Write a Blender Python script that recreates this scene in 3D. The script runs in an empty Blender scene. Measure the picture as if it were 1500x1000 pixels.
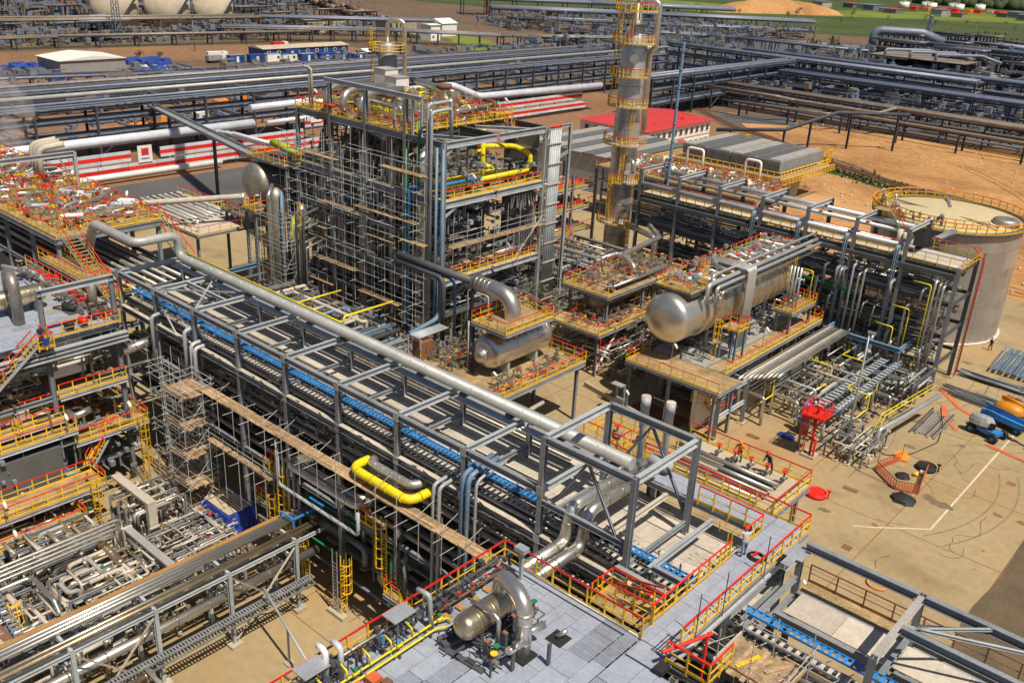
import bpy, math, random
from mathutils import Vector, Matrix
rad = math.radians
S = bpy.context.scene
COL = S.collection
rnd = random.Random(7)

# ---------------------------------------------------------------- camera, sky, sun
CAM_F, CAM_H = 1378.13, 46.0
CAM_PITCH, CAM_ROLL, CAM_YAW = rad(23.1603), rad(3.092), rad(-40.659)

def camera():
    cp, sp = math.cos(CAM_PITCH), math.sin(CAM_PITCH)
    fwd = Vector((0, cp, -sp)); right = Vector((1, 0, 0)); up = right.cross(fwd)
    cr, sr = math.cos(CAM_ROLL), math.sin(CAM_ROLL)
    r2 = cr * right + sr * up; u2 = -sr * right + cr * up
    # site axes: X runs along the main pipe rack, Y across it
    a = Vector((math.cos(CAM_YAW), math.sin(CAM_YAW), 0)); b = Vector((-math.sin(CAM_YAW), math.cos(CAM_YAW), 0))
    conv = lambda v: Vector((v.dot(a), v.dot(b), v.z))
    X, Y, Z = conv(r2), conv(u2), -conv(fwd)
    m = Matrix(((X.x, Y.x, Z.x, 0), (X.y, Y.y, Z.y, 0), (X.z, Y.z, Z.z, CAM_H), (0, 0, 0, 1)))
    cd = bpy.data.cameras.new('camera'); cd.lens = 36 * CAM_F / 1500; cd.sensor_width = 36
    cd.clip_start = 0.5; cd.clip_end = 9000
    o = bpy.data.objects.new('camera', cd); o.matrix_world = m
    COL.objects.link(o); S.camera = o
camera()

SUN = Vector((0.47, -0.10, 0.88)).normalized()
world = bpy.data.worlds.new('World'); S.world = world; world.use_nodes = True
wn = world.node_tree.nodes; wl = world.node_tree.links
sky = wn.new('ShaderNodeTexSky'); sky.sky_type = 'NISHITA'; sky.sun_disc = False
sky.sun_elevation = math.asin(SUN.z); sky.sun_rotation = math.atan2(SUN.x, SUN.y)
sky.altitude = 200; sky.air_density = 1.0; sky.dust_density = 1.5
bg = wn['Background']; bg.inputs['Strength'].default_value = 0.052
wl.new(sky.outputs['Color'], bg.inputs['Color'])
ld = bpy.data.lights.new('sun', 'SUN'); ld.energy = 5.0; ld.angle = rad(0.5); ld.color = (1.0, 0.90, 0.74)
lo = bpy.data.objects.new('sun', ld); lo.rotation_euler = SUN.to_track_quat('Z', 'Y').to_euler(); lo.location = (0, 0, 200)
COL.objects.link(lo)
S.view_settings.view_transform = 'Standard'; S.view_settings.look = 'None'
S.view_settings.exposure = 0.12; S.view_settings.gamma = 1.0; S.view_settings.use_curve_mapping = False
S.cycles.max_bounces = 6; S.cycles.diffuse_bounces = 3; S.cycles.glossy_bounces = 3
S.cycles.volume_bounces = 3; S.cycles.transmission_bounces = 2; S.cycles.transparent_max_bounces = 8

# ---------------------------------------------------------------- materials
def mat(name, col, rough=0.6, metal=0.0, vary=0.25, scale=0.6, col2=None, fine=6.0, obj=0.12, bump=0.0, bscale=8.0, stretch=None):
    m = bpy.data.materials.new(name); m.use_nodes = True
    n = m.node_tree.nodes; l = m.node_tree.links
    b = n['Principled BSDF']; b.inputs['Roughness'].default_value = rough; b.inputs['Metallic'].default_value = metal
    geo = n.new('ShaderNodeNewGeometry'); vec = geo.outputs['Position']
    if stretch:
        mp = n.new('ShaderNodeMapping'); mp.inputs['Scale'].default_value = stretch
        l.new(vec, mp.inputs['Vector']); vec = mp.outputs['Vector']
    t1 = n.new('ShaderNodeTexNoise'); t1.inputs['Scale'].default_value = scale; t1.inputs['Detail'].default_value = 6; l.new(vec, t1.inputs['Vector'])
    t2 = n.new('ShaderNodeTexNoise'); t2.inputs['Scale'].default_value = fine; t2.inputs['Detail'].default_value = 3; l.new(vec, t2.inputs['Vector'])
    ad = n.new('ShaderNodeMath'); ad.operation = 'MULTIPLY_ADD'; ad.inputs[1].default_value = 0.55
    l.new(t1.outputs['Fac'], ad.inputs[0])
    m2 = n.new('ShaderNodeMath'); m2.operation = 'MULTIPLY'; m2.inputs[1].default_value = 0.45; l.new(t2.outputs['Fac'], m2.inputs[0]); l.new(m2.outputs[0], ad.inputs[2])
    rp = n.new('ShaderNodeValToRGB'); rp.color_ramp.elements[0].position = 0.33; rp.color_ramp.elements[1].position = 0.67
    c2 = col2 or tuple(min(1, c * (1 + vary)) for c in col)
    c1 = tuple(c * (1 - vary) for c in col)
    rp.color_ramp.elements[0].color = (*c1, 1); rp.color_ramp.elements[1].color = (*c2, 1)
    l.new(ad.outputs[0], rp.inputs['Fac'])
    oi = n.new('ShaderNodeObjectInfo'); mr = n.new('ShaderNodeMapRange')
    mr.inputs['To Min'].default_value = 1 - obj; mr.inputs['To Max'].default_value = 1 + obj
    l.new(oi.outputs['Random'], mr.inputs['Value'])
    hs = n.new('ShaderNodeHueSaturation'); l.new(rp.outputs['Color'], hs.inputs['Color']); l.new(mr.outputs['Result'], hs.inputs['Value'])
    l.new(hs.outputs['Color'], b.inputs['Base Color'])
    if bump:
        t3 = n.new('ShaderNodeTexNoise'); t3.inputs['Scale'].default_value = bscale; t3.inputs['Detail'].default_value = 4; l.new(vec, t3.inputs['Vector'])
        bp = n.new('ShaderNodeBump'); bp.inputs['Strength'].default_value = bump; bp.inputs['Distance'].default_value = 0.05
        l.new(t3.outputs['Fac'], bp.inputs['Height']); l.new(bp.outputs['Normal'], b.inputs['Normal'])
    return m

M = {}
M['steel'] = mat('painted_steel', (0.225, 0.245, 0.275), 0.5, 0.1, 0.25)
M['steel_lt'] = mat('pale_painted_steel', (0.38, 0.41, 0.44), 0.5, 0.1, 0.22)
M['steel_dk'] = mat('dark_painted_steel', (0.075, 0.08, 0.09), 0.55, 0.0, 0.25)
M['bluesteel'] = mat('blue_grey_painted_steel', (0.13, 0.22, 0.34), 0.5, 0, 0.2)
M['galv'] = mat('galvanised', (0.50, 0.53, 0.56), 0.42, 0.55, 0.22)
M['alu'] = mat('aluminium_cladding', (0.68, 0.655, 0.60), 0.33, 0.88, 0.13, scale=0.9, bump=0.14, bscale=2.5)
M['alu_mid'] = mat('grey_column_cladding', (0.60, 0.58, 0.55), 0.4, 0.75, 0.3, scale=0.5, bump=0.2, bscale=1.2, stretch=(1, 1, .35))
M['pipe_grey'] = mat('matt_grey_pipe', (0.36, 0.365, 0.36), 0.5, 0.25, 0.2)
M['cabin_blue'] = mat('cabin_blue', (0.02, 0.075, 0.30), 0.5, 0, 0.25)
M['lift_orange'] = mat('lift_orange', (0.62, 0.24, 0.015), 0.45, 0, 0.25)
M['alu_dull'] = mat('weathered_cladding', (0.37, 0.345, 0.305), 0.45, 0.65, 0.38, scale=0.8, bump=0.2, bscale=2)
M['alu_warm'] = mat('warm_cladding', (0.62, 0.52, 0.36), 0.32, 0.9, 0.22, scale=0.9, bump=0.2, bscale=1.6)
M['white_pipe'] = mat('white_coated_pipe', (0.62, 0.66, 0.74), 0.4, 0.1, 0.15)
M['cream'] = mat('cream_cover', (0.49, 0.44, 0.375), 0.7, 0, 0.16, scale=1.5)
M['yellow'] = mat('yellow_paint', (0.80, 0.475, 0.014), 0.55, 0, 0.22, scale=1.5, obj=0.2)
M['yellow_lt'] = mat('lemon_paint', (0.74, 0.60, 0.01), 0.48, 0, 0.2, scale=1.3)
M['lime'] = mat('lime_paint', (0.42, 0.48, 0.02), 0.5, 0, 0.2)
M['red'] = mat('red_paint', (0.70, 0.022, 0.012), 0.5, 0, 0.25, scale=1.2, obj=0.2)
M['orange'] = mat('orange_paint', (0.85, 0.25, 0.015), 0.45, 0, 0.15)
M['blue'] = mat('blue_paint', (0.03, 0.22, 0.58), 0.45, 0, 0.22)
M['blue_dk'] = mat('navy', (0.02, 0.05, 0.25), 0.6, 0, 0.3)
M['tarp'] = mat('blue_tarpaulin', (0.03, 0.06, 0.42), 0.45, 0, 0.3, bump=0.8, bscale=3)
M['green'] = mat('green_paint', (0.01, 0.20, 0.08), 0.5, 0, 0.2)
M['white'] = mat('white_paint', (0.78, 0.77, 0.73), 0.5, 0, 0.08)
M['plate'] = mat('deck_plate', (0.315, 0.35, 0.435), 0.6, 0.1, 0.16, scale=1.2, obj=0.04, bump=0.3, bscale=14)
M['plate2'] = mat('deck_grating', (0.165, 0.18, 0.22), 0.6, 0.2, 0.45, scale=2, fine=5, obj=0.2, stretch=(.35, 5, 1))
M['tan_deck'] = mat('tan_grating', (0.33, 0.235, 0.115), 0.75, 0, 0.42, scale=1.1, fine=9)
M['plank'] = mat('scaffold_plank', (0.36, 0.245, 0.14), 0.8, 0, 0.4, scale=2.5, obj=0.28)
M['tube'] = mat('scaffold_tube', (0.56, 0.56, 0.55), 0.45, 0.4, 0.25)
M['conc'] = mat('concrete', (0.42, 0.36, 0.27), 0.85, 0, 0.2, scale=0.3)
M['conc_gr'] = mat('grey_concrete', (0.30, 0.29, 0.28), 0.85, 0, 0.2, scale=0.4)
M['black'] = mat('black_rubber', (0.015, 0.015, 0.016), 0.7, 0, 0.3)
M['ochre'] = mat('ochre_tray', (0.36, 0.19, 0.06), 0.7, 0, 0.25)
M['brown'] = mat('rust', (0.20, 0.09, 0.045), 0.8, 0, 0.3)
M['orange_net'] = mat('orange_mesh', (0.62, 0.13, 0.05), 0.7, 0, 0.2)
M['glass'] = mat('window_glass', (0.03, 0.04, 0.05), 0.1, 0, 0.2)
M['redroof'] = mat('red_metal_roof', (0.56, 0.05, 0.05), 0.5, 0, 0.1)
M['clad'] = mat('grey_cladding', (0.30, 0.305, 0.315), 0.55, 0.1, 0.12, obj=0.08)
M['clad_dk'] = mat('dark_cladding', (0.12, 0.125, 0.13), 0.6, 0.1, 0.2)
M['far_dk'] = mat('distant_steel', (0.055, 0.06, 0.085), 0.7, 0, 0.3)
M['far_pipe'] = mat('distant_pipe', (0.19, 0.215, 0.29), 0.5, 0.2, 0.25)  # darkened to stand in for cloud shade over the far plant
M['far_pipe_w'] = mat('distant_warm_pipe', (0.25, 0.21, 0.17), 0.5, 0.2, 0.3)
M['far_deck'] = mat('distant_deck', (0.15, 0.18, 0.225), 0.6, 0, 0.25)  # deck tone lowered as well, cloud shade put into the colour
M['tank_w'] = mat('tank_shell', (0.40, 0.375, 0.35), 0.42, 0.5, 0.18, scale=0.25, stretch=(1, 1, .25), bump=0.15, bscale=0.8)
M['tank_roof'] = mat('tank_roof_paint', (0.52, 0.44, 0.26), 0.6, 0, 0.1)
M['skin'] = mat('skin', (0.45, 0.26, 0.18), 0.6, 0, 0.1)
M['cloth_w'] = mat('pale_overalls', (0.50, 0.46, 0.46), 0.8, 0, 0.2, scale=5)
M['cloth_b'] = mat('blue_overalls', (0.13, 0.18, 0.32), 0.8, 0, 0.25, scale=5)
M['cloth_d'] = mat('dark_overalls', (0.03, 0.028, 0.05), 0.8, 0, 0.3, scale=5)
M['leaf'] = mat('foliage', (0.05, 0.075, 0.018), 0.8, 0, 0.5, scale=0.8, obj=0.3)
M['bark'] = mat('bark', (0.09, 0.06, 0.04), 0.9, 0, 0.3)

# ---------------------------------------------------------------- mesh kit
WM = {}
IDENT = Matrix.Identity(4)

class MB:
    def __init__(s): s.v = []; s.f = []; s.sm = []
    def add(s, vs, fs, smooth=False):
        k = len(s.v); s.v += [tuple(v) for v in vs]
        s.f += [tuple(i + k for i in f) for f in fs]; s.sm += [smooth] * len(fs)
        return s
    def box(s, x0, x1, y0, y1, z0, z1):
        return s.add([(x0,y0,z0),(x1,y0,z0),(x1,y1,z0),(x0,y1,z0),(x0,y0,z1),(x1,y0,z1),(x1,y1,z1),(x0,y1,z1)],
                     [(0,3,2,1),(4,5,6,7),(0,1,5,4),(1,2,6,5),(2,3,7,6),(3,0,4,7)])
    def bar(s, p, q, w, h=None, up=(0,0,1)):
        h = h or w; p = Vector(p); q = Vector(q); d = (q - p).normalized(); u = Vector(up)
        if abs(d.dot(u)) > 0.95: u = Vector((1, 0, 0))
        a = d.cross(u).normalized() * w / 2; b = a.cross(d).normalized() * h / 2
        c = [p-a-b, p+a-b, p+a+b, p-a+b, q-a-b, q+a-b, q+a+b, q-a+b]
        return s.add(c, [(0,1,2,3),(4,7,6,5),(0,4,5,1),(1,5,6,2),(2,6,7,3),(3,7,4,0)])
    def ring(s, c, d, r, n):
        d = Vector(d).normalized(); u = Vector((0,0,1)) if abs(d.z) < .9 else Vector((1,0,0))
        a = d.cross(u).normalized(); b = a.cross(d)
        return [Vector(c) + (a*math.cos(t) + b*math.sin(t)) * r for t in (2*math.pi*i/n for i in range(n))]
    def loft(s, rings, cap0=True, cap1=True, smooth=True):
        n = len(rings[0]); k = len(s.v)
        for r in rings: s.v += [tuple(v) for v in r]
        for j in range(len(rings)-1):
            for i in range(n):
                i2 = (i+1) % n
                s.f.append((k+j*n+i, k+j*n+i2, k+(j+1)*n+i2, k+(j+1)*n+i)); s.sm.append(smooth)
        if cap0: s.f.append(tuple(k+i for i in reversed(range(n)))); s.sm.append(False)
        if cap1: s.f.append(tuple(k+(len(rings)-1)*n+i for i in range(n))); s.sm.append(False)
        return s
    def cyl(s, p, q, r, r2=None, n=10, cap=True):
        p = Vector(p); q = Vector(q); d = q - p
        return s.loft([s.ring(p, d, r, n), s.ring(q, d, r if r2 is None else r2, n)], cap, cap)
    def lathe(s, p, d, prof, n=20, cap=True):      # prof: (distance along d, radius)
        p = Vector(p); d = Vector(d).normalized()
        return s.loft([s.ring(p + d*t, d, max(r, .001), n) for t, r in prof], cap, cap)
    def tube(s, pts, r, br=None, n=10, seg=4):
        pts = [Vector(p) for p in pts]; br = br or r * 2.6
        path = [pts[0]]
        for i in range(1, len(pts)-1):
            a, b, c = pts[i-1], pts[i], pts[i+1]
            u = (a-b); v = (c-b); lu, lv = u.length, v.length; u.normalize(); v.normalize()
            ang = u.angle(v)
            if ang > 3.0: path.append(b); continue
            t = min(br / math.tan(ang/2), lu*.49, lv*.49)
            for k in range(seg+1):
                w = k/seg; path.append((b+u*t)*(1-w)**2 + b*2*w*(1-w) + (b+v*t)*w*w)
        path.append(pts[-1])
        path = [p for i, p in enumerate(path) if i == 0 or (p - path[i-1]).length > 1e-4]
        d0 = (path[1]-path[0]).normalized()
        u = Vector((0,0,1)) if abs(d0.z) < .9 else Vector((1,0,0))
        a = d0.cross(u).normalized(); rings = []
        for i, p in enumerate(path):
            if i == 0: t = path[1]-path[0]
            elif i == len(path)-1: t = path[i]-path[i-1]
            else: t = (path[i+1]-path[i]).normalized() + (path[i]-path[i-1]).normalized()
            t.normalize(); a = (a - t*a.dot(t)).normalized(); b = t.cross(a)
            rings.append([p + (a*math.cos(x) + b*math.sin(x))*r for x in (2*math.pi*k/n for k in range(n))])
        return s.loft(rings)
    def mesh(s, name, m, origin=None):
        me = bpy.data.meshes.new(name)
        vs = s.v
        if origin is not None: ox, oy, oz = origin; vs = [(x-ox, y-oy, z-oz) for x, y, z in vs]
        me.from_pydata(vs, [], s.f); me.polygons.foreach_set('use_smooth', s.sm)
        me.materials.append(M[m] if isinstance(m, str) else m); me.update()
        return me

def link(name, data, wm, parent):
    o = bpy.data.objects.new(name, data); COL.objects.link(o)
    if parent is not None:
        o.parent = parent; o.matrix_parent_inverse = WM[parent.name].inverted_safe()
    o.matrix_basis = wm; WM[o.name] = wm.copy()
    return o
def tag(o, label=None, cat=None, group=None, kind=None):
    if label: o['label'] = label
    if cat: o['category'] = cat
    if group: o['group'] = group
    if kind: o['kind'] = kind
    return o
def thing(name, label, cat, loc=(0,0,0), group=None):
    return tag(link(name, None, Matrix.Translation(loc), None), label, cat, group)
def solid(name, label, cat, mb, m, group=None, loc=None):     # a thing that is one mesh
    loc = loc if loc is not None else mb.v[0]
    return tag(link(name, mb.mesh(name, m, loc), Matrix.Translation(loc), None), label, cat, group)
def setting(name, mb, m, kind='structure'):
    return tag(link(name, mb.mesh(name, m), IDENT, None), kind=kind)
def part(name, mb, m, parent, label=None):
    return tag(link(name, mb.mesh(name, m), IDENT, parent), label)

UNIT = {}
def unit(shape, m):
    if (shape, m) in UNIT: return UNIT[shape, m]
    b = MB()
    if shape == 'box': b.box(-.5,.5,-.5,.5,0,1)
    elif shape == 'rod': b.cyl((0,0,0),(0,0,1),.5,n=6)
    elif shape == 'rod18': b.cyl((0,0,0),(0,0,1),.5,n=18)
    elif shape == 'rod12': b.cyl((0,0,0),(0,0,1),.5,n=12)
    elif shape == 'ibeam':
        t, w = .08, .05
        pf = [(-.5,-.5),(.5,-.5),(.5,-.5+t),(w,-.5+t),(w,.5-t),(.5,.5-t),(.5,.5),(-.5,.5),(-.5,.5-t),(-w,.5-t),(-w,-.5+t),(-.5,-.5+t)]
        b.loft([[Vector((x,y,0)) for x,y in pf],[Vector((x,y,1)) for x,y in pf]], smooth=False)
    UNIT[shape, m] = b.mesh(shape + '_section', m)
    return UNIT[shape, m]
def axis_matrix(p, q, w, h, up=(0,0,1)):
    p = Vector(p); q = Vector(q); d = q - p; L = d.length; d.normalize(); u = Vector(up)
    if abs(d.dot(u)) > .95: u = Vector((1, 0, 0))
    x = u.cross(d).normalized(); y = d.cross(x)
    return Matrix(((x.x*w, y.x*h, d.x*L, p.x), (x.y*w, y.y*h, d.y*L, p.y), (x.z*w, y.z*h, d.z*L, p.z), (0,0,0,1)))
def bar(name, parent, p, q, w, h=None, m='steel', shape='ibeam', up=(0,0,1)):
    return link(name, unit(shape, m), axis_matrix(p, q, w, h or w, up), parent)
def block(name, parent, x0, x1, y0, y1, z0, z1, m):
    wm = Matrix(((x1-x0,0,0,(x0+x1)/2),(0,y1-y0,0,(y0+y1)/2),(0,0,z1-z0,z0),(0,0,0,1)))
    return link(name, unit('box', m), wm, parent)

# ---------------------------------------------------------------- plant kit
def pipe(label, pts, r, m='alu', group=None, br=None, n=10, cat='pipe', name='pipe', bands=0, flange=None):
    b = MB().tube(pts, r, br, n)
    o = solid(name, label, cat, b, m, group, loc=pts[0])
    if bands:
        for i in range(len(pts)-1):
            p, q = Vector(pts[i]), Vector(pts[i+1]); L = (q-p).length; d = (q-p).normalized(); t = max(r*2.6, bands*.5)
            while t < L - r*2:
                bar('joint_band', o, p+d*(t-.04), p+d*(t+.04), r*2.1, r*2.1, flange or m, 'rod18'); t += bands
    return o
def child_pipe(parent, pts, r, m='alu', br=None, n=8, name='pipe'):
    return part(name, MB().tube(pts, r, br, n), m, parent)
def rail(parent, pts, h=1.1, sp=1.25, top='red', base='yellow', posts=True, pr=.035, label=None, closed=False):
    pts = [Vector(p) for p in pts]
    if closed: pts.append(pts[0])
    b = MB(); tb = MB(); spots = []
    U = Vector((0,0,1))
    for i in range(len(pts)-1):
        p, q = pts[i], pts[i+1]
        b.bar(p+U*h*.52, q+U*h*.52, pr*1.1); b.bar(p+U*.09, q+U*.09, .02, .15)
        tb.bar(p+U*h, q+U*h, pr*1.9, pr*1.9)
        k = max(1, round((q-p).length/sp))
        for j in range(k + (1 if i == len(pts)-2 else 0)): spots.append(p.lerp(q, j/k))
    if not posts:
        for s_ in spots: b.bar(s_-U*.18, s_+U*h, pr*2)
    g = part('guard_railing', b, base, parent) if parent else solid('guard_railing', label, 'railing', b, base)
    part('top_rail', tb, top, g)
    if posts:
        for s_ in spots: bar('post', g, s_-U*.18, s_+U*h, pr*2, pr*2, base, 'box')
    return g
def ladder(parent, x, y, z0, z1, nx, ny, cage=True, m='yellow', w=.5, name='caged_ladder'):
    b = MB(); sx, sy = -ny, nx
    for s_ in (-1, 1): b.bar((x+sx*w/2*s_, y+sy*w/2*s_, z0), (x+sx*w/2*s_, y+sy*w/2*s_, z1+1), .06)
    z = z0+.3
    while z < z1: b.bar((x-sx*w/2, y-sy*w/2, z), (x+sx*w/2, y+sy*w/2, z), .03); z += .3
    if cage:
        z = z0+2.1; cx, cy = x+nx*.35, y+ny*.35
        A = [math.pi*(k/6) - math.pi/2 for k in range(7)]
        P = lambda t, zz: (cx + nx*.4*math.cos(t)+sx*.4*math.sin(t) - nx*.05, cy + ny*.4*math.cos(t)+sy*.4*math.sin(t) - ny*.05, zz)
        while z <= z1+1:
            for k in range(6): b.bar(P(A[k], z), P(A[k+1], z), .05, .06)
            z += .8
        for k in (1, 3, 5): b.bar(P(A[k], z0+2.1), P(A[k], z1+1), .04)
    return part(name, b, m, parent)
def stairs(parent, p, q, w, m='yellow', top='red', side=(0,1,0)):
    p, q = Vector(p), Vector(q); sd = Vector(side)*w/2; U = Vector((0,0,1))
    b = MB()
    for s_ in (-1, 1): b.bar(p+sd*s_, q+sd*s_, .05, .22)
    st = part('stair', b, 'steel_lt', parent)
    n = max(3, int(abs(q.z-p.z)/.22)); fl = Vector((q.x-p.x, q.y-p.y, 0)).normalized()*.13
    for k in range(1, n):
        c = p.lerp(q, k/n); bar('step', st, c-sd*.96, c+sd*.96, .26, .04, 'tan_deck', 'box')
    for s_ in (-1, 1):
        a, z = p+sd*s_, q+sd*s_
        rb = MB(); rb.bar(a+U*.55, z+U*.55, .04)
        for k in range(5): c = a.lerp(z, k/4); rb.bar(c, c+U*1.05, .06)
        part('stair_rail', rb, m, st); part('handrail', MB().bar(a+U*1.05, z+U*1.05, .07), top, st)
    return st
def platform(label, x0, x1, y0, y1, z, sides='NSEW', legs=None, deck='tan_deck', group=None, name='platform', posts=True, steel='steel', top='red', beam=.3, sp=1.3, cat='platform'):
    t = thing(name, label, cat, ((x0+x1)/2, (y0+y1)/2, 0 if legs is not None else z), group)
    block('deck', t, x0+.05, x1-.05, y0+.05, y1-.05, z-.06, z, deck)
    zb = z-.06-beam/2
    for a, b_ in (((x0,y0),(x1,y0)),((x0,y1),(x1,y1)),((x0,y0+.1),(x0,y1-.1)),((x1,y0+.1),(x1,y1-.1))):
        bar('edge_beam', t, (*a, zb), (*b_, zb), .15, beam, steel)
    k = int((x1-x0)/2.5)
    for i in range(1, k): x = x0+(x1-x0)*i/k; bar('joist', t, (x, y0+.1, zb), (x, y1-.1, zb), .1, beam*.8, steel)
    if legs:
        for (lx, ly) in legs: bar('column', t, (lx, ly, 0), (lx, ly, z-.06-beam), .3, .3, steel)
    e = .04
    C = {'S': ((x0+e,y0+e,z),(x1-e,y0+e,z)), 'E': ((x1-e,y0+e,z),(x1-e,y1-e,z)), 'N': ((x1-e,y1-e,z),(x0+e,y1-e,z)), 'W': ((x0+e,y1-e,z),(x0+e,y0+e,z))}
    run = []
    for s_ in 'SENW':
        if s_ in sides:
            if run and run[-1] == C[s_][0]: run.append(C[s_][1])
            else:
                if run: rail(t, run, top=top, posts=posts, sp=sp)
                run = [C[s_][0], C[s_][1]]
    if run: rail(t, run, top=top, posts=posts, sp=sp)
    return t
def tray(label, p, q, w=.6, m='blue', rungm=None, group=None, rung=.3, name='cable_tray', h=.12):
    p, q = Vector(p), Vector(q); d = (q-p).normalized(); a = d.cross(Vector((0,0,1)))
    a = a.normalized()*w/2 if a.length > .1 else Vector((0, w/2, 0))
    b = MB(); b.bar(p+a, q+a, .05, h); b.bar(p-a, q-a, .05, h)
    o = solid(name, label, 'cable tray', b, m, group, loc=p)
    L = (q-p).length; t = rung/2
    while t < L: bar('rung', o, p+d*t-a*.96, p+d*t+a*.96, rung*.5, .03, rungm or m, 'box'); t += rung
    return o
def cables(parent_label, p, q, w, n, m='black', r=.03, group=None):
    p, q = Vector(p), Vector(q); d = (q-p).normalized(); a = d.cross(Vector((0,0,1)))
    a = a.normalized() if a.length > .1 else Vector((0,1,0))
    b = MB()
    for i in range(n): o = a*(-w/2 + w*(i+.5)/n); b.tube([p+o, q+o], r, n=5)
    return solid('cable_bundle', parent_label, 'cables', b, m, group, loc=p)
def valve(parent, x, y, z, s=.3, ax=(1,0,0), wheel='red', body='alu_dull'):
    ax = Vector(ax); c = Vector((x,y,z)); b = MB()
    b.lathe(c-ax*s, ax, [(0,s*.75),(s*.15,s*.75),(s*.2,s*.4),(s*.7,s*.55),(s*1.3,s*.55),(s*1.8,s*.4),(s*1.85,s*.75),(s*2,s*.75)], n=8)
    b.cyl(c, c+Vector((0,0,s*2)), s*.25, n=6)
    v = part('valve', b, body, parent)
    w = MB().lathe(c+Vector((0,0,s*2)), (0,0,1), [(0,s*.8),(s*.15,s*.8)], n=10)
    part('hand_wheel', w, wheel, v); return v
def lamp(x, y, z0, h=2.6, dx=.3, dy=0, tilt='yellow'):
    t = thing('flood_lamp', 'white work lamp on a thin pole, one of many alike standing along the walkways', 'lamp', (x,y,z0), 'white work lamps on thin poles')
    part('pole', MB().tube([(x,y,z0),(x,y,z0+h),(x+dx*.6,y+dy*.6,z0+h+.15)], .035, .15, n=5), 'galv', t)
    hd = part('lamp_head', MB().lathe((x+dx*.5,y+dy*.5,z0+h+.1), (dx,dy,-.35), [(0,.07),(.08,.13),(.5,.15),(.55,.05)], n=8), 'white', t)
    part('lens', MB().lathe((x+dx*1.3,y+dy*1.3,z0+h-.25), (dx,dy,-.35), [(0,.10),(.12,.13),(.2,.06)], n=8), 'yellow', hd)
    return t
def vessel(parent, c, axis, L, r, m='alu', head=.32, n=28, name='shell', bands=0):
    ax = Vector(axis).normalized(); p = Vector(c) - ax*L/2
    hd = [(-head*r*2*math.cos(t)*.5*1.0, r*math.sin(t)) for t in (math.pi/2*k/6 for k in range(1, 7))]
    prof = [(-head*r*2, .02)] + [(-head*r*2*math.cos(t), r*math.sin(t)) for t in (math.pi/2*k/6 for k in range(1, 7))]
    prof += [(L + head*r*2*math.cos(t), r*math.sin(t)) for t in (math.pi/2*k/6 for k in range(6, 0, -1))] + [(L+head*r*2, .02)]
    s_ = part(name, MB().lathe(p, ax, prof, n=n), m, parent)
    if bands:
        t = bands/2
        while t < L:
            part('joint_band', MB().lathe(p+ax*(t-.05), ax, [(0,r+.012),(.1,r+.012)], n=n), m, s_); t += bands
    return s_
def mass(name, x0, x1, y0, y1, z0, z1, n, m, seed, parent=None, L=(1, 4), w=(.05, .16), vert=.25):
    # small bore tubing and brackets too fine to pick apart: one object of kind stuff
    r = random.Random(seed); b = MB()
    for i in range(n):
        c = Vector((r.uniform(x0,x1), r.uniform(y0,y1), r.uniform(z0,z1))); l = r.uniform(*L); k = r.random()
        d = Vector((0,0,1)) if k < vert else Vector((1,0,0)) if k < .62 else Vector((0,1,0))
        e = c + d*l; e = Vector((min(max(e.x,x0),x1), min(max(e.y,y0),y1), min(max(e.z,z0),z1)))
        if (e-c).length < .15: continue
        ww = r.uniform(*w); b.bar(c, e, ww, ww*r.choice((1,1,1.8)))
        if r.random() < .3: b.box(e.x-ww*1.6, e.x+ww*1.6, e.y-ww*1.6, e.y+ww*1.6, e.z-ww*1.6, e.z+ww*1.6)
    o = part(name, b, m, parent) if parent else setting(name, b, m)
    o['kind'] = 'stuff'; return o
def saddle(parent, x, y, z0, z1, w, d, m='conc_gr', along='Y'):
    b = MB()
    if along == 'Y': b.box(x-w/2, x+w/2, y-d/2, y+d/2, z0, z1)
    else: b.box(x-d/2, x+d/2, y-w/2, y+w/2, z0, z1)
    return part('saddle', b, m, parent)
# ---------------------------------------------------------------- the setting
def sheet(name, pts, z, m, kind='structure'):
    b = MB(); b.add([(x, y, z) for x, y in pts], [tuple(range(len(pts)))])
    return setting(name, b, m, kind)
def wobbly(pts, step=6, amp=1.2, seed=1):
    r = random.Random(seed); out = []
    for i in range(len(pts)):
        p = Vector(pts[i]); q = Vector(pts[(i+1) % len(pts)]); k = max(1, int((q-p).length/step))
        n = Vector((-(q-p).y, (q-p).x)).normalized()
        for j in range(k):
            c = p.lerp(q, j/k) + n*(r.uniform(-amp, amp) if j else 0); out.append((c.x, c.y))
    return out
M['soil'] = mat('brown_soil', (0.13, 0.085, 0.055), 0.95, 0, 0.35, scale=0.02, fine=0.3, obj=0)
M['orange_soil'] = mat('orange_soil', (0.41, 0.19, 0.055), 0.95, 0, 0.3, scale=0.04, fine=0.6, obj=0, col2=(0.54, 0.30, 0.12))
M['paving'] = mat('beige_concrete_paving', (0.315, 0.235, 0.125), 0.85, 0, 0.16, scale=0.05, fine=1.3, obj=0.07, col2=(0.365, 0.28, 0.155), bump=0.1)
M['site_soil'] = mat('trampled_brown_soil', (0.22, 0.12, 0.06), 0.95, 0, 0.3, scale=0.04, fine=0.5, obj=0)
M['gravel'] = mat('dark_gravel', (0.115, 0.085, 0.05), 0.95, 0, 0.4, scale=0.3, fine=5, obj=0, bump=0.6, bscale=6)
M['grass'] = mat('field_grass', (0.13, 0.17, 0.016), 0.95, 0, 0.35, scale=0.02, fine=0.12, obj=0)
M['grass_dk'] = mat('dark_field_grass', (0.045, 0.068, 0.012), 0.95, 0, 0.4, scale=0.02, fine=0.15, obj=0)
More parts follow.
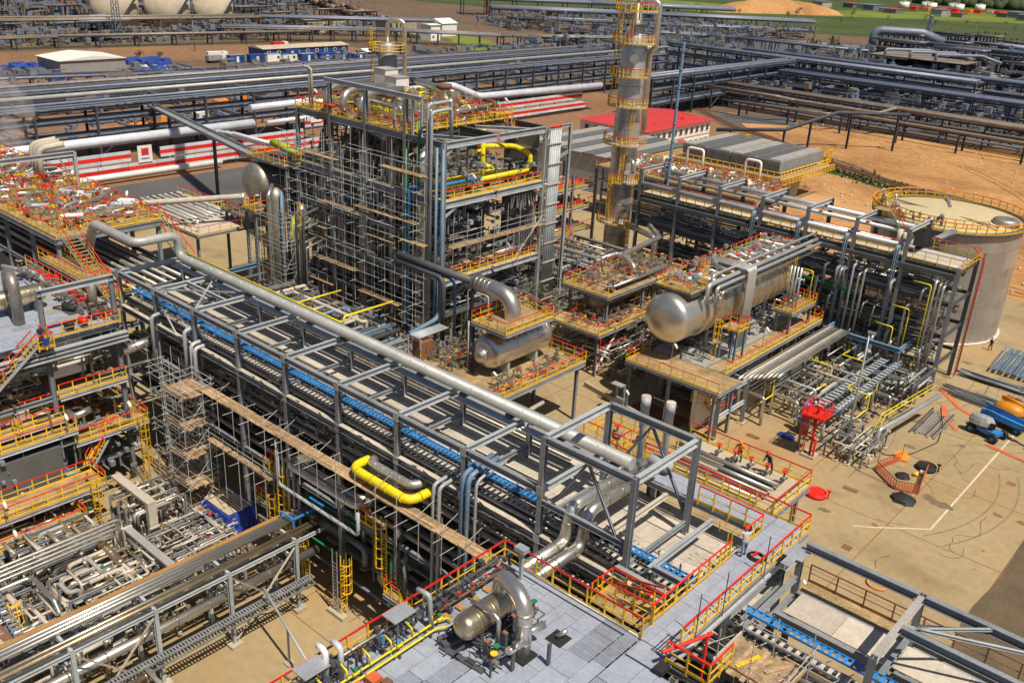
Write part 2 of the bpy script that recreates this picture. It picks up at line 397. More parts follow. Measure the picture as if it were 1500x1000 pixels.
M['asphalt'] = mat('asphalt', (0.085, 0.085, 0.09), 0.9, 0, 0.25, scale=0.1, fine=1.5, obj=0)
M['white_line'] = mat('line_paint', (0.62, 0.56, 0.42), 0.8, 0, 0.15)
M['ballast'] = mat('rail_ballast', (0.14, 0.11, 0.085), 0.95, 0, 0.4, scale=1, fine=6, obj=0, bump=.5)

sheet('ground', [(-6000,-1500),(3000,-1500),(3000,7000),(-6000,7000)], -0.03, 'soil')
sheet('plant_soil', wobbly([(-340,-60),(120,-60),(120,205),(-44,204),(-75,214),(-128,243),(-147,258),(-210,262),(-340,150)], 25, 3, 2), -0.022, 'site_soil')
sheet('orange_yard', wobbly([(-118,226),(-128,206),(-120,150),(-60,140),(60,140),(60,200),(-44,203),(-74,212)], 10, 1.5, 22), -0.020, 'orange_soil')
sheet('plant_ground', wobbly([(-190,286),(-60,286),(80,304),(80,620),(-120,560),(-330,470),(-300,400)], 20, 3, 23), -0.016, 'asphalt')  # dark sheet colour stands in for cloud shade on the far right ground
sheet('sandy_strip', wobbly([(40,206),(-44,206),(-75,216),(-128,246),(-146,266),(-124,268),(-82,274),(-60,284),(60,300)], 14, 1.5, 3), -0.018, 'orange_soil')
sheet('brown_strip', wobbly([(-330,155),(-310,210),(-280,245),(-300,262),(-330,268),(-410,235),(-430,150),(-390,80),(-350,90)], 20, 4, 4), -0.018, 'site_soil')
# beige slabs of the process area, cast in bays with open joints
def stain(m, col, scale, lo, hi, k):
    n, l = m.node_tree.nodes, m.node_tree.links; b = n['Principled BSDF']; src = b.inputs['Base Color'].links[0].from_socket
    g = n.new('ShaderNodeNewGeometry'); t = n.new('ShaderNodeTexNoise'); t.inputs['Scale'].default_value = scale; t.inputs['Detail'].default_value = 9; t.inputs['Roughness'].default_value = .62; l.new(g.outputs['Position'], t.inputs['Vector'])
    r = n.new('ShaderNodeMapRange'); r.inputs['From Min'].default_value = lo; r.inputs['From Max'].default_value = hi; r.inputs['To Max'].default_value = k; l.new(t.outputs['Fac'], r.inputs['Value'])
    x = n.new('ShaderNodeMix'); x.data_type = 'RGBA'; l.new(r.outputs['Result'], x.inputs[0]); l.new(src, x.inputs[6]); x.inputs[7].default_value = (*col, 1); l.new(x.outputs[2], b.inputs['Base Color'])
stain(M['paving'], (.17,.115,.06), .16, .53, .72, .75); stain(M['paving'], (.40,.21,.075), .045, .52, .68, .55); stain(M['paving'], (.06,.05,.04), .9, .66, .74, .6)
stain(M['orange_soil'], (.20,.085,.03), .03, .5, .7, .8); stain(M['orange_soil'], (.55,.36,.19), .02, .55, .72, .6)
stain(M['cream'], (.22,.17,.11), .5, .55, .75, .7); stain(M['tan_deck'], (.13,.085,.045), .4, .5, .7, .7); stain(M['plate'], (.18,.16,.15), .5, .58, .75, .5); stain(M['tank_w'], (.16,.12,.09), .12, .5, .75, .55)
stain(M['yellow_lt'], (.28,.19,.03), .9, .58, .78, .6); stain(M['redroof'], (.30,.06,.05), .3, .52, .75, .7); stain(M['white_pipe'], (.34,.31,.28), .35, .55, .78, .6); stain(M['red'], (.32,.05,.03), 1.2, .6, .8, .5); stain(M['yellow'], (.42,.24,.05), 1.4, .6, .8, .6)
for k_ in ('steel_lt','steel','galv'): stain(M[k_], (.16,.11,.07), .7, .6, .78, .5)
bays = MB(); rg = random.Random(5)
xs = [-140+9.2*i for i in range(15)]; xs[-1] = -10.8
for i in range(len(xs)-1):
    y = -12.0
    while y < 150:
        y2 = min(150, y + 11)
        bays.box(xs[i]+.045, xs[i+1]-.045, y+.045, y2-.045, -.3, 0.0 - rg.uniform(0, .008)); y = y2
setting('concrete_paving', bays, 'paving')
sheet('gravel_yard', wobbly([(-10.9,-12),(-10.9,88),(-10.0,104),(20,118),(90,90),(90,-12)], 3, .35, 6), -0.004, 'gravel')  # gravel, with patchy cloud shade included in its dark colour
sheet('service_road', [(-168,30),(-133,30),(-133,110),(-168,118)], -0.012, 'asphalt')
sheet('access_road', [(-146,262),(-138,247),(-121,262),(-128,276)], -0.014, 'asphalt')
# far fields
sheet('field', [(-560,500),(-335,548),(-255,605),(-175,690),(400,900),(900,2300),(-300,2600),(-1500,1500)], -0.010, 'grass_dk')  # darker grass tone paints cloud shade on this strip of field
sheet('bright_field', wobbly([(-560,640),(-494,684),(-414,686),(-337,806),(-239,936),(200,1100),(500,1500),(-280,1160),(-345,1000),(-395,850),(-500,800),(-700,760)], 30, 8, 8), -0.004, 'grass')
sheet('green_verge', wobbly([(-372,330),(-340,335),(-262,290),(-250,300),(-330,352),(-375,350)], 8, 2, 9), -0.012, 'grass')
sheet('green_verge', wobbly([(-118,232),(-98,219),(-70,206),(-68,203),(-98,214),(-119,228)], 5, .8, 10), -0.010, 'grass_dk')
sheet('works_ground', wobbly([(-375,20),(-362,170),(-350,262),(-330,330),(-365,345),(-460,330),(-800,420),(-900,0)], 25, 4, 24), -0.014, 'gravel')
# painted lines on the paving
ln = MB()
for a, b_ in (((-17.35,78.2),(-17.35,108)),):
    ln.box(a[0]-.09, a[0]+.09, a[1], b_[1], .002, .006)
arc = [(-22.5,73.6),(-21.2,74.6),(-19.8,75.9),(-18.5,77.1),(-17.3,78.2)]
for i in range(len(arc)-1): ln.bar((*arc[i],.004), (*arc[i+1],.004), .16, .004)
setting('paint_lines', ln, 'white_line')
M['tyre_mark'] = mat('tyre_mark', (0.245, 0.185, 0.105), 0.9, 0, 0.3, scale=2, obj=0.05)
r = random.Random(77)
for k in range(5):
    x, y, a = r.uniform(-28,-13), r.uniform(64,100), r.uniform(.6,2.4); cv = r.uniform(-.07,.07); tm = MB(); P = []
    for j in range(22): P.append((x,y,a)); x += math.cos(a)*.9; y += math.sin(a)*.9; a += cv
    for o_ in (0, 1.7):
        for (xa,ya,aa), (xb,yb,ab) in zip(P, P[1:]):
            if max(xa,xb) < -11.2: tm.bar((xa-math.sin(aa)*o_,ya+math.cos(aa)*o_,.003+.0004*k),(xb-math.sin(ab)*o_,yb+math.cos(ab)*o_,.003+.0004*k),.17,.0006)
    setting('tyre_marks', tm, 'tyre_mark')
ck = MB()
for k in range(26):
    x, y, a = r.uniform(-38,-11.5), r.uniform(58,118), r.uniform(0,6.28)
    for j in range(r.randrange(5,16)):
        a += r.uniform(-.6,.6); x2, y2 = x+math.cos(a)*.6, y+math.sin(a)*.6
        if x2 > -11.2: break
        ck.bar((x,y,.006),(x2,y2,.006),r.uniform(.03,.07),.001); x, y = x2, y2
M['crack'] = mat('crack_dirt', (0.10, 0.07, 0.045), 0.95, 0, 0.3); setting('paving_cracks', ck, 'crack')
def blot(b, x, y, R_, z, r):
    n = 28; p1, p2, p3 = (r.uniform(0,6.28) for _ in range(3)); b.add([(x+R_*(1+.25*math.sin(2*t+p1)+.15*math.sin(3*t+p2)+.08*math.sin(7*t+p3))*math.cos(t), y+R_*(.8+.2*math.sin(2*t+p2)+.12*math.sin(5*t+p1))*math.sin(t), z) for t in (6.283*i/n for i in range(n))], [tuple(range(n))])
os_ = MB()
for k in range(34): blot(os_, r.uniform(-36,-11.6), r.uniform(58,120), r.uniform(.1,.55), .0075+.0002*k, r)
blot(os_, -18.2, 83.0, .9, .016, r); blot(os_, -19.4, 83.4, .6, .0165, r)
M['oil'] = mat('oil_stain', (0.19, 0.138, 0.075), 0.7, 0, 0.3, scale=2); setting('oil_stains', os_, 'oil')
# wheel ruts, stones and weeds on the orange soil
ru = MB(); M['rut'] = mat('rut_soil', (0.27, 0.12, 0.04), 0.95, 0, 0.3, scale=.3)
for k in range(12):
    x, y, a = r.uniform(-110,-40), r.uniform(150,262), r.uniform(-.9,.3); cv = r.uniform(-.02,.02)
    for j in range(40):
        x2, y2 = x+math.cos(a)*1.6, y+math.sin(a)*1.6
        if not (208-.9*(x+75)-9 < y < 208-.9*(x+75)+9) and not (x > -49 and y < 143):
            for o_ in (0,2): ru.bar((x-math.sin(a)*o_,y+math.cos(a)*o_,-.012+.0004*k),(x2-math.sin(a)*o_,y2+math.cos(a)*o_,-.012+.0004*k),.45,.001)
        x, y = x2, y2; a += cv
setting('wheel_ruts', ru, 'rut')
stn = MB()
for k in range(900):
    x, y = r.uniform(-118,20), r.uniform(152,274); s_ = r.uniform(.08,.4); stn.lathe((x,y,-.03),(r.uniform(-.3,.3),r.uniform(-.3,.3),1),[(0,s_),(s_*.6,s_*.8),(s_,s_*.2)],n=5)
setting('stones', stn, 'conc', 'stuff')
wd_ = MB()
for k in range(1500):
    t = r.random(); x = -120+t*60+r.gauss(0,2); y = 229-t*25+r.gauss(0,2.4); h = r.uniform(.15,.5)
    a = r.uniform(0,6.28); c, s_ = math.cos(a)*h, math.sin(a)*h; wd_.add([(x-c,y-s_,0),(x+c,y+s_,0),(x+c*.3,y+s_*.3,h*1.4)], [(0,1,2)])
setting('weeds', wd_, 'leaf', 'stuff')
for k, (x, y) in enumerate(((-21.5,70),(-14.5,92),(-25.6,98.6),(-33.2,73.4),(-19.6,113))):
    dg_ = MB(); dg_.box(x-.4,x+.4,y-.4,y+.4,.002,.012); solid('drain_cover', 'rusty square drain cover set in the open paving', 'drain cover', dg_, 'brown', 'rusty drain covers in the paving')
# railway
def rail_at(t):
    P = [(-160,266),(-146.8,255.4),(-128.3,240.9),(-114.9,235.5),(-94.8,221.5),(-75.8,212.4),(-56.6,204.1),(-44.6,199.1),(-10,186),(40,170)]
    t = t*(len(P)-1); i = min(int(t), len(P)-2); f = t-i
    return Vector((P[i][0]*(1-f)+P[i+1][0]*f, P[i][1]*(1-f)+P[i+1][1]*f, 0))
tr = thing('railway_track', 'railway track curving through the orange soil behind the tank', 'railway', (-94,221,0))
bl = MB(); pts = [rail_at(i/60) for i in range(61)]
rails = MB(); sl = 0
for i in range(60):
    p, q = pts[i], pts[i+1]; d = (q-p).normalized(); a = Vector((-d.y, d.x, 0))
    bl.add([p-a*2.2+Vector((0,0,-.005)), q-a*2.2+Vector((0,0,-.005)), q+a*2.2+Vector((0,0,-.005)), p+a*2.2+Vector((0,0,-.005)), p-a*1.6+Vector((0,0,.25)), q-a*1.6+Vector((0,0,.25)), q+a*1.6+Vector((0,0,.25)), p+a*1.6+Vector((0,0,.25))], [(4,5,6,7),(0,1,5,4),(2,3,7,6)])
    for s_ in (-.76, .76): rails.bar(p+a*s_+Vector((0,0,.45)), q+a*s_+Vector((0,0,.45)), .12, .16)
    for k in range(4):
        if sl < 300:
            c = p.lerp(q, k/4); bar('sleeper', tr, c-a*1.25+Vector((0,0,.29)), c+a*1.25+Vector((0,0,.29)), .28, .16, 'brown', 'box'); sl += 1
part('ballast', bl, 'ballast', tr); part('rails', rails, 'brown', tr)
# ---------------------------------------------------------------- main pipe rack (along X, rows at Y 36.2 and 42.3)
YF, YB, ZT = 36.2, 42.3, 17.5
GX = [-77.1+6.1*i for i in range(11)]           # -77.1 ... -16.1
rack = thing('pipe_rack', 'long grey steel pipe rack with blue cable tray crossing the front of the plant', 'pipe rack', (-47,39,0))
for i, x in enumerate(GX):
    tall = i in (8, 9)
    zt = 20.8 if tall else (ZT if i < 8 else 16.0)
    for y in (YF, YB):
        bar('column', rack, (x,y,0), (x,y,zt), .32, .32, 'steel', up=(0,1,0))
        block('base_plate', rack, x-.4, x+.4, y-.4, y+.4, .0, .25, 'conc')
    if i <= 8: bar('cross_beam', rack, (x,YF+.17,ZT-.2), (x,YB-.17,ZT-.2), .26, .4, 'steel_lt')
    for z, h in ((14.0,.42),(11.0,.36),(7.6,.36)): bar('cross_beam', rack, (x,YF+.17,z), (x,YB-.17,z), .24, h)
    bar('cross_beam', rack, (x,YF+.17,15.3), (x,YB-.17,15.3), .2, .26)
    if i < len(GX)-1:
        x2 = GX[i+1]
        for y, mm in ((YF,'steel'),(YB,'steel')):
            if i < 8: bar('top_beam', rack, (x+.17,y,ZT-.21), (x2-.17,y,ZT-.21), .3, .4, mm)
            bar('girder', rack, (x+.17,y,14.1), (x2-.17,y,14.1), .36, .5, 'steel')
            bar('lower_beam', rack, (x+.17,y,10.9), (x2-.17,y,10.9), .24, .34)
            bar('lower_beam', rack, (x+.17,y,7.4), (x2-.17,y,7.4), .24, .34)
        # cream cover strips laid on the girder and on the cable level, bay by bay
        block('cover_strip', rack, x+.2, x2-.2, YF-.2, YF+.22, 14.355, 14.40, 'cream')
        k = 3
        for j in range(k):
            xa, xb = x+6.1*j/k+.012, x+6.1*(j+1)/k-.012
            for ya, yb in ((38.6,40.0),(40.03,41.7),(41.8,43.1),(43.2,44.3)): block('cover_panel', rack, xa, xb, ya, yb, 14.40, 14.46+.01*(j%2), 'cream')
        if i < 8: block('tray_lid', rack, x+.3, x2-.3, 41.05, 41.95, 17.0, 17.07, 'galv'); block('tray_lid', rack, x+.03, x2-.03, 42.55, 43.35, 17.2, 17.3, 'steel')
for i, x in enumerate(GX[:9]):
    for y, s_ in ((YF,-1),(YB,-1)):
        for z in (17.28,14.1,10.9): block('splice_plate', rack, x-.24, x+.24, y+s_*.175-.012, y+s_*.175+.012, z-.3, z+.3, 'steel_lt')
    block('gusset', rack, x+.17, x+.5, YF-.02, YF+.02, 16.75, 17.05, 'steel')
r = random.Random(19)
for k in range(8):
    x = -72+k*5.7+r.uniform(-1,1); P = [(x+j*.8,36.0+r.uniform(-.05,.05)-.1*math.sin(j),14.5-.35*math.sin(math.pi*j/6)) for j in range(7)]
    part('sagging_cable', MB().tube(P, .035, n=5), 'black', rack)
mass('small_bore_pipes', -76, -17, 36.6, 38.3, 14.5, 15.6, 420, 'steel', 61, rack, (.3,1.6), (.03,.07))
mass('small_bore_pipes', -76, -17, 36.4, 42, 8.3, 13.4, 700, 'alu_dull', 62, rack, (.5,3), (.04,.12))
# small beams and wind bracing of the two left bays, and of the tall portal bay
bar('brace', rack, (GX[1],YF+.2,ZT-.1), (GX[2],YB-.2,ZT-.1), .12, .12, 'steel_lt')
bar('brace', rack, (GX[1],YB-.2,ZT-.1), (GX[2],YF+.2,ZT-.06), .12, .12, 'steel_lt')
bar('cross_beam', rack, (GX[1]+.1,39.3,ZT-.15), (GX[2]-.1,39.3,ZT-.15), .2, .25, 'steel_lt')
for x in (GX[1],):
    bar('brace', rack, (x+.2,YF,ZT-.5), (x+3.0,YF,14.4), .1, .1, 'steel_lt'); bar('brace', rack, (x+5.9,YF,14.5), (x+3.1,YF,ZT-.5), .1, .1, 'steel_lt')
a, b_ = GX[8], GX[9]
for y in (YF, YB):
    bar('portal_beam', rack, (a+.17,y,20.6), (b_-.17,y,20.6), .32, .44, 'steel')
    bar('brace', rack, (a+3.05,y,20.35), (a+.25,y,15.8), .14, .14, 'steel'); bar('brace', rack, (a+3.1,y,20.35), (b_-.25,y,15.8), .14, .14, 'steel')
for x in (a, b_): bar('portal_beam', rack, (x,YF+.17,20.6), (x,YB-.17,20.6), .3, .42, 'steel_lt')
bar('top_beam', rack, (a+.17,YF,16.6), (b_-.17,YF,16.6), .26, .36); bar('cross_beam', rack, (a+1.5,YF,16.5), (a+1.5,YB,16.5), .24, .34, 'steel_lt'); bar('cross_beam', rack, (a+4.6,YF,16.4), (a+4.6,YB,16.4), .22, .3, 'cream')
bar('top_beam', rack, (b_+1.6,YF,16.1), (b_+6.1,YF,16.1), .26, .36); bar('cross_beam', rack, (b_+1.6,YF-.3,16.1), (b_+1.6,YB,16.1), .24, .34, 'steel_lt')
bar('post', rack, (b_+1.6,YF,11), (b_+1.6,YF,16), .24, .24)
# the big silver pipe on the back row
bpo = pipe('big silver clad pipe lying on the main rack with an upward step at one end', [(-84.5,37.2,17.4),(-83,37.2,20.2),(-75.4,37.2,20.2),(-75.4,41.2,20.2),(-75.4,41.2,18.15),(-25.6,41.2,18.15)], .40, 'pipe_grey', br=.9, n=18)
for k in range(31): bar('strap_stud', bpo, (-73+k*1.5,41.0,18.5), (-72.9+k*1.5,41.0,18.5), .12, .05, 'white', 'box')
for i in range(12):
    x = -73+i*4.2
    bar('pipe_shoe', rack, (x,41.2,ZT-.02), (x,41.2,17.72), .5, .5, 'steel_dk', 'box')
pipe('thin yellow gas pipe running along the back of the rack towards the scaffolded tower', [(-79,43.5,17.3),(-55,43.5,17.3),(-55,43.5,17.9),(-55,48.6,17.9)], .09, 'yellow_lt', br=.25, n=8)
pipe('thin yellow branch pipe leaving the rack for the scaffolded tower', [(-61,43.5,17.35),(-61,48,17.35)], .08, 'yellow_lt', n=8)
for z in (10.55,7.0): block('lower_dark_slab', rack, -76.6, -16.6, 36.5, 42.1, z, z+.05, 'steel_dk')  # dark slabs added to block light inside the rack
bar('hanger', rack, (-78,43.0,17.0), (-55,43.0,17.0), .12, .12, 'steel_lt', 'box')
# blue cable tray and the trays / pipes beside it
tray('bright blue ladder cable tray running the length of the main rack', (-76.5,37.25,15.72), (-17,37.25,15.72), .52, 'blue', 'blue', rung=.36)
tray('pale ladder cable tray just under the blue tray of the main rack', (-76.5,36.75,15.12), (-17,36.75,15.12), .5, 'steel', 'cream', rung=.42)
cables('black cables heaped in the tray next to the blue one', (-76.5,37.55,15.2), (-17,37.55,15.2), .5, 6, 'black', .045)
gp = 'pipes lying side by side in the main rack'
for k, (y, z, r, mm) in enumerate([(36.65,14.55,.13,'alu_dull'),(37.05,14.55,.16,'steel_dk'),(37.5,14.52,.12,'alu_dull'),(37.9,14.5,.14,'alu_dull'),(38.3,14.55,.15,'alu_dull'),
        (36.9,11.5,.2,'alu_dull'),(37.6,11.45,.17,'alu'),(38.3,11.5,.22,'alu_dull'),(39.1,11.5,.25,'alu'),(40,11.45,.17,'alu_dull'),(40.8,11.5,.2,'alu'),(41.5,11.5,.2,'alu_dull'),(36.8,8.0,.2,'alu_dull'),(37.6,8.0,.25,'alu_dull'),(38.6,8,.2,'alu'),(39.6,8,.25,'alu_dull'),(40.6,8,.2,'alu'),(41.4,8,.2,'alu_dull')]):
    pipe('clad pipe lying among many alike inside the main rack', [(-76.8,y,z),(-16.5,y,z)], r, mm, gp, n=8)
for k, (y, r_) in enumerate(((38.75,.07),(39.0,.06),(39.5,.09),(40.3,.07),(43.4,.08),(43.9,.1))): pipe('slim dark pipe laid on the cream covers of the main rack', [(-76.6,y,14.62),(-30-k*.4,y,14.62)], r_, ('steel','alu_dull')[k%2], 'slim pipes laid on the cream covers', n=6)
for k, (y, z, r) in enumerate([(44.7,14.4,.16),(45.1,14.4,.12),(45.5,14.4,.2),(45.9,14.4,.14),(46.3,14.4,.12)]):
    pipe('clad pipe on brackets along the rear of the main rack, one of five alike', [(-76,y,z),(-29,y,z)], r, 'alu_dull', 'pipes bracketed behind the main rack', n=8)
for x in GX[:8]: bar('bracket', rack, (x,42.5,14.2), (x,46.1,14.2), .2, .25, 'steel')
rail(rack, [(-76,46.2,12.6),(-29,46.2,12.6)], sp=1.6, posts=False)
block('walkway', rack, -76, -29, 43.2, 46.3, 12.45, 12.55, 'tan_deck')
# flow pairs and loops leaving the rack
for dx, dy, w in ((0,0,'left'),(.95,.0,'right')):
    pipe('%s one of two silver clad pipes stepping down from the rack to the nearest deck' % w, [(-26.3+dx,43.5,17.0),(-26.3+dx,36.9+dx*.3-.4,17.0),(-26.3+dx,36.5+dx*.3-.4,14.85),(-26.3+dx,31.3,14.85)], .36, 'alu', br=.8, n=16, bands=1.4)
pipe('bright yellow U bend pipe sticking out of the front of the main rack', [(-43.2,38.4,13.0),(-43.2,34.5,13.0),(-37.4,34.5,13.0),(-37.4,38.4,13.0)], .31, 'yellow_lt', br=.85, n=16, bands=1.45)
pipe('silver clad U bend pipe nested inside the yellow U bend', [(-42.6,38.2,13.3),(-42.6,35.5,13.3),(-38.2,35.5,13.3),(-38.2,38.2,13.3)], .31, 'alu_mid', br=.75, n=16, bands=.8)
for k, (y, r) in enumerate(((34.55,.3),(35.2,.25))):
    pipe(('outer' if k == 0 else 'inner') + ' silver clad U bend pipe low on the rack front near the caged ladders', [(-50.5+k*.6,38,10.1),(-50.5+k*.6,y,10.1),(-42.7-k*.5,y,10.1),(-42.7-k*.5,38,10.1)], r, 'alu', br=.7, n=14, bands=1.2)
pipe('long thin grey pipe frame hanging below the silver U bends', [(-51.3,34.2,12),(-51.3,34.2,8.2),(-42.2,34.2,8.2),(-42.2,34.2,10)], .13, 'steel_lt', br=.3, n=8)
for i, (x, zt, zb) in enumerate(((-51.6,9.6,1),(-51.0,9.5,.5),(-50.4,9.4,2),(-49.8,9,0.5))):
    pipe('vertical dull pipe dropping down the rack front behind the small ladder platform', [(x,34.9,zt),(x,34.9,zb)], .12, 'alu_dull', 'vertical pipes by the small ladder platform', n=7)
for i, x in enumerate((-36.0,-35.5)):
    pipe('grey conduit riser on the rack front right of the yellow U bend', [(x,38,14.9),(x,35.2,14.6),(x,35.2,3)], .13, 'steel_lt', 'grey conduit risers right of the yellow bend', br=.4, n=8)
for i, (x, mm) in enumerate(((-33.7,'bluesteel'),(-33.25,'bluesteel'),(-32.6,'steel_lt'))):
    pipe(('blue conduit riser curving down the rack front' if i < 2 else 'pale conduit riser beside the blue conduit pair'), [(x,38,16.6),(x,35.4,16.3),(x,35.4,3)], .16 if i < 2 else .1, mm, 'blue conduit risers' if i < 2 else None, br=.7, n=8)
for i, (x, zt) in enumerate(((-70.6,15.4),(-65.4,15.7),(-64.5,14.8),(-64.0,14.6))):
    pipe('grey goose neck conduit on the rack front above the scaffold tower', [(x,36.9,zt),(x,35.5,zt-.1),(x,35.5,10.2)], .17, 'steel_lt', 'goose neck conduits above the scaffold tower', br=.45, n=8)
pipe('fat silver pipe joining the left deck to the main rack', [(-72,33.3,12.3),(-72,37,12.6)], .42, 'alu', n=16, bands=1.1)
# small ladder platforms on the rack front
def ladder_stage(x, y, z, label, zl):
    t = platform(label, x-.1, x+1.5, y-1.0, y+.1, z, 'SW', deck='tan_deck', sp=.8)
    ladder(t, x+2.0, y-.5, zl, z, 0, -1); bar('bracket', t, (x+.7,y-.3,z-.4), (x+.7,y-.3,max(0,z-5)), .12, .12, 'steel_dk', 'box')
    valve(t, x+.4, y-.5, z+.6, .22); return t
ladder_stage(-42.6,35.6,9.0,'small yellow stage with caged ladder below the silver U bends',4.2)
ladder_stage(-39.8,35.4,4.6,'small yellow stage with caged ladder low on the rack near the red rail',.4)
ladder_stage(-53.3,35.3,8.6,'small yellow stage on the rack beside the end of the long plank walk',3.6)
ladder_stage(-54.4,35.2,5.6,'small yellow stage above the blue tarpaulin',1.2)
ladder_stage(-50.6,35.0,4.3,'small yellow stage where the low pipe bridge meets the main rack',.6)
lad = thing('ladder', 'galvanised straight ladder with yellow cage on a concrete foot by the beige yard', 'ladder', (-44.8,35.2,0))
ladder(lad, -44.9, 34.2, .3, 4.6, 0, -1, cage=False, m='galv', name='rungs'); ladder(lad, -44.3, 34.5, .3, 4.4, 1, 0, cage=True)
block('foot', lad, -45.6, -43.8, 33.9, 34.5, 0, .3, 'conc')
# scaffold planks hung along the rack front
walk = thing('plank_walk', 'long scaffold plank walk hung along the front of the main rack', 'scaffold', (-47,34.4,12.3))
r = random.Random(3); x = -61
while x < -31:
    L = r.uniform(2.6, 3.9)
    for j in range(4):
        z = 12.3 + r.uniform(-.02,.02)
        bar('plank', walk, (x, 34.15+j*.25, z), (x+L+.1, 34.15+j*.25+r.uniform(-.03,.03), z+.0), .235, .05, 'plank', 'box')
    x += L
x = -60.6
while x < -31.5:
    bar('pole', walk, (x,33.95,9.6), (x,33.95,13.6+r.uniform(-.5,.5)), .055, .055, 'tube', 'rod')
    bar('putlog', walk, (x-.05,33.2+r.uniform(-.4,.2),12.22), (x,36,12.22), .05, .05, 'tube', 'rod')
    if r.random() < .6: bar('putlog', walk, (x+.9,32.9,12.0), (x+.9,34.6,12.0), .05, .05, 'tube', 'rod')
    if r.random() < .5: bar('brace', walk, (x,33.8,12.9), (x+.4,34.9,13.8), .05, .05, 'tube', 'rod')
    x += 2.05
lw = thing('plank_walk', 'short lower scaffold plank walk with tube guard rail right of the scaffold tower', 'scaffold', (-57,34.4,8.2))
for j in range(3):
    for x in (-60.6,-57.6,-54.8): bar('plank', lw, (x,34.0+j*.25,8.2), (x+2.75,34.0+j*.25,8.2), .23, .05, 'plank', 'box')
for x in (-60,-58,-56,-54,-52.5):
    bar('pole', lw, (x,33.85,4), (x,33.85,9.5), .055, .055, 'tube', 'rod'); bar('pole', lw, (x,33.0,8.1), (x,35,8.1), .05, .05, 'tube', 'rod')
for z in (8.7,9.2): bar('guard_tube', lw, (-60.5,33.85,z), (-52.3,33.85,z), .05, .05, 'tube', 'rod')

def scaffold(label, x0, x1, y0, y1, levels, ztop, nx=2, ny=2, planks=True, group=None, seed=1, zb=0, braces=True):
    r = random.Random(seed); t = thing('scaffold_tower', label, 'scaffold', ((x0+x1)/2,(y0+y1)/2,zb), group)
    X = [x0+(x1-x0)*i/(nx-1) for i in range(nx)]; Y = [y0+(y1-y0)*i/(ny-1) for i in range(ny)]
    for x in X:
        for y in Y: bar('standard', t, (x,y,zb), (x,y,ztop+r.uniform(-.2,.5)), .06, .06, 'tube', 'rod')
    for z in levels:
        for dz in (-.08,.5,1.0):
            for y in (Y[0],Y[-1]): bar('ledger', t, (x0-.3,y,z+dz), (x1+.3,y,z+dz), .05, .05, 'tube', 'rod')
            for x in (X[0],X[-1]): bar('ledger', t, (x,y0-.3,z+dz), (x,y1+.3,z+dz), .05, .05, 'tube', 'rod')
        if planks:
            n = max(2, int((y1-y0)/.27))
            for k in range(n):
                yy = y0+.14+k*(y1-y0-.1)/n; e = r.uniform(0,.35)
                bar('plank', t, (x0-.25+e,yy,z+r.uniform(-.02,.03)), (x1+.05+e,yy+r.uniform(-.04,.04),z+r.uniform(-.02,.03)), .24, .05, 'plank', 'box')
    if braces:
        L = sorted(levels)
        for a_, b__ in zip(L, L[1:]):
            bar('brace', t, (x0,y0-.06,a_), (x1,y0-.06,b__), .05, .05, 'tube', 'rod'); bar('brace', t, (x1+.06,y0,a_), (x1+.06,y1,b__), .05, .05, 'tube', 'rod')
    return t
scaffold('tall scaffold tower with plank decks in front of the main rack', -63.6, -60.9, 32.3, 34.9, [1.6,4.2,6.9,9.5,12.2], 13.6, 2, 2, seed=2)
scaffold('narrow bare scaffold frame between the scaffold tower and the left decks', -70.2, -65.0, 34.6, 35.8, [2.5,5.2,8,10.6], 13.2, 4, 2, planks=False, seed=4)
tp = thing('tarpaulin_stack', 'tall stack wrapped in blue tarpaulin with a board on top', 'tarpaulin', (-59.6,34.6,0))
b = MB(); nx, ny, nz = 10, 8, 7; r = random.Random(8)
x0, x1, y0, y1 = -61.8,-57.7,33.6,36.2
ring = [(x0+(x1-x0)*i/nx,y0) for i in range(nx)]+[(x1,y0+(y1-y0)*i/ny) for i in range(ny)]+[(x1-(x1-x0)*i/nx,y1) for i in range(nx)]+[(x0,y1-(y1-y0)*i/ny) for i in range(ny)]
cx, cy = (x0+x1)/2,(y0+y1)/2; loops = []
for k in range(nz+1):
    f = k/nz; loops.append([Vector((cx+(x-cx)*(1.10-.12*f+r.uniform(-.03,.03)), cy+(y-cy)*(1.12-.14*f+r.uniform(-.035,.035)), 2.35*f+(r.uniform(-.06,.06) if 0<k else 0))) for x, y in ring])
b.loft(loops, False, True, smooth=False); part('tarpaulin', b, 'tarp', tp)
block('board', tp, x0+.15, x1-.2, y0+.15, y1-.3, 2.44, 2.5, 'conc')
for k in range(4): bar('plank', tp, (x0+.9+k*.5,y0+.6+r.uniform(0,.5),2.53), (x0+1.5+k*.5,y0+1.5+r.uniform(-.3,.4),2.53), .2, .05, 'plank', 'box')

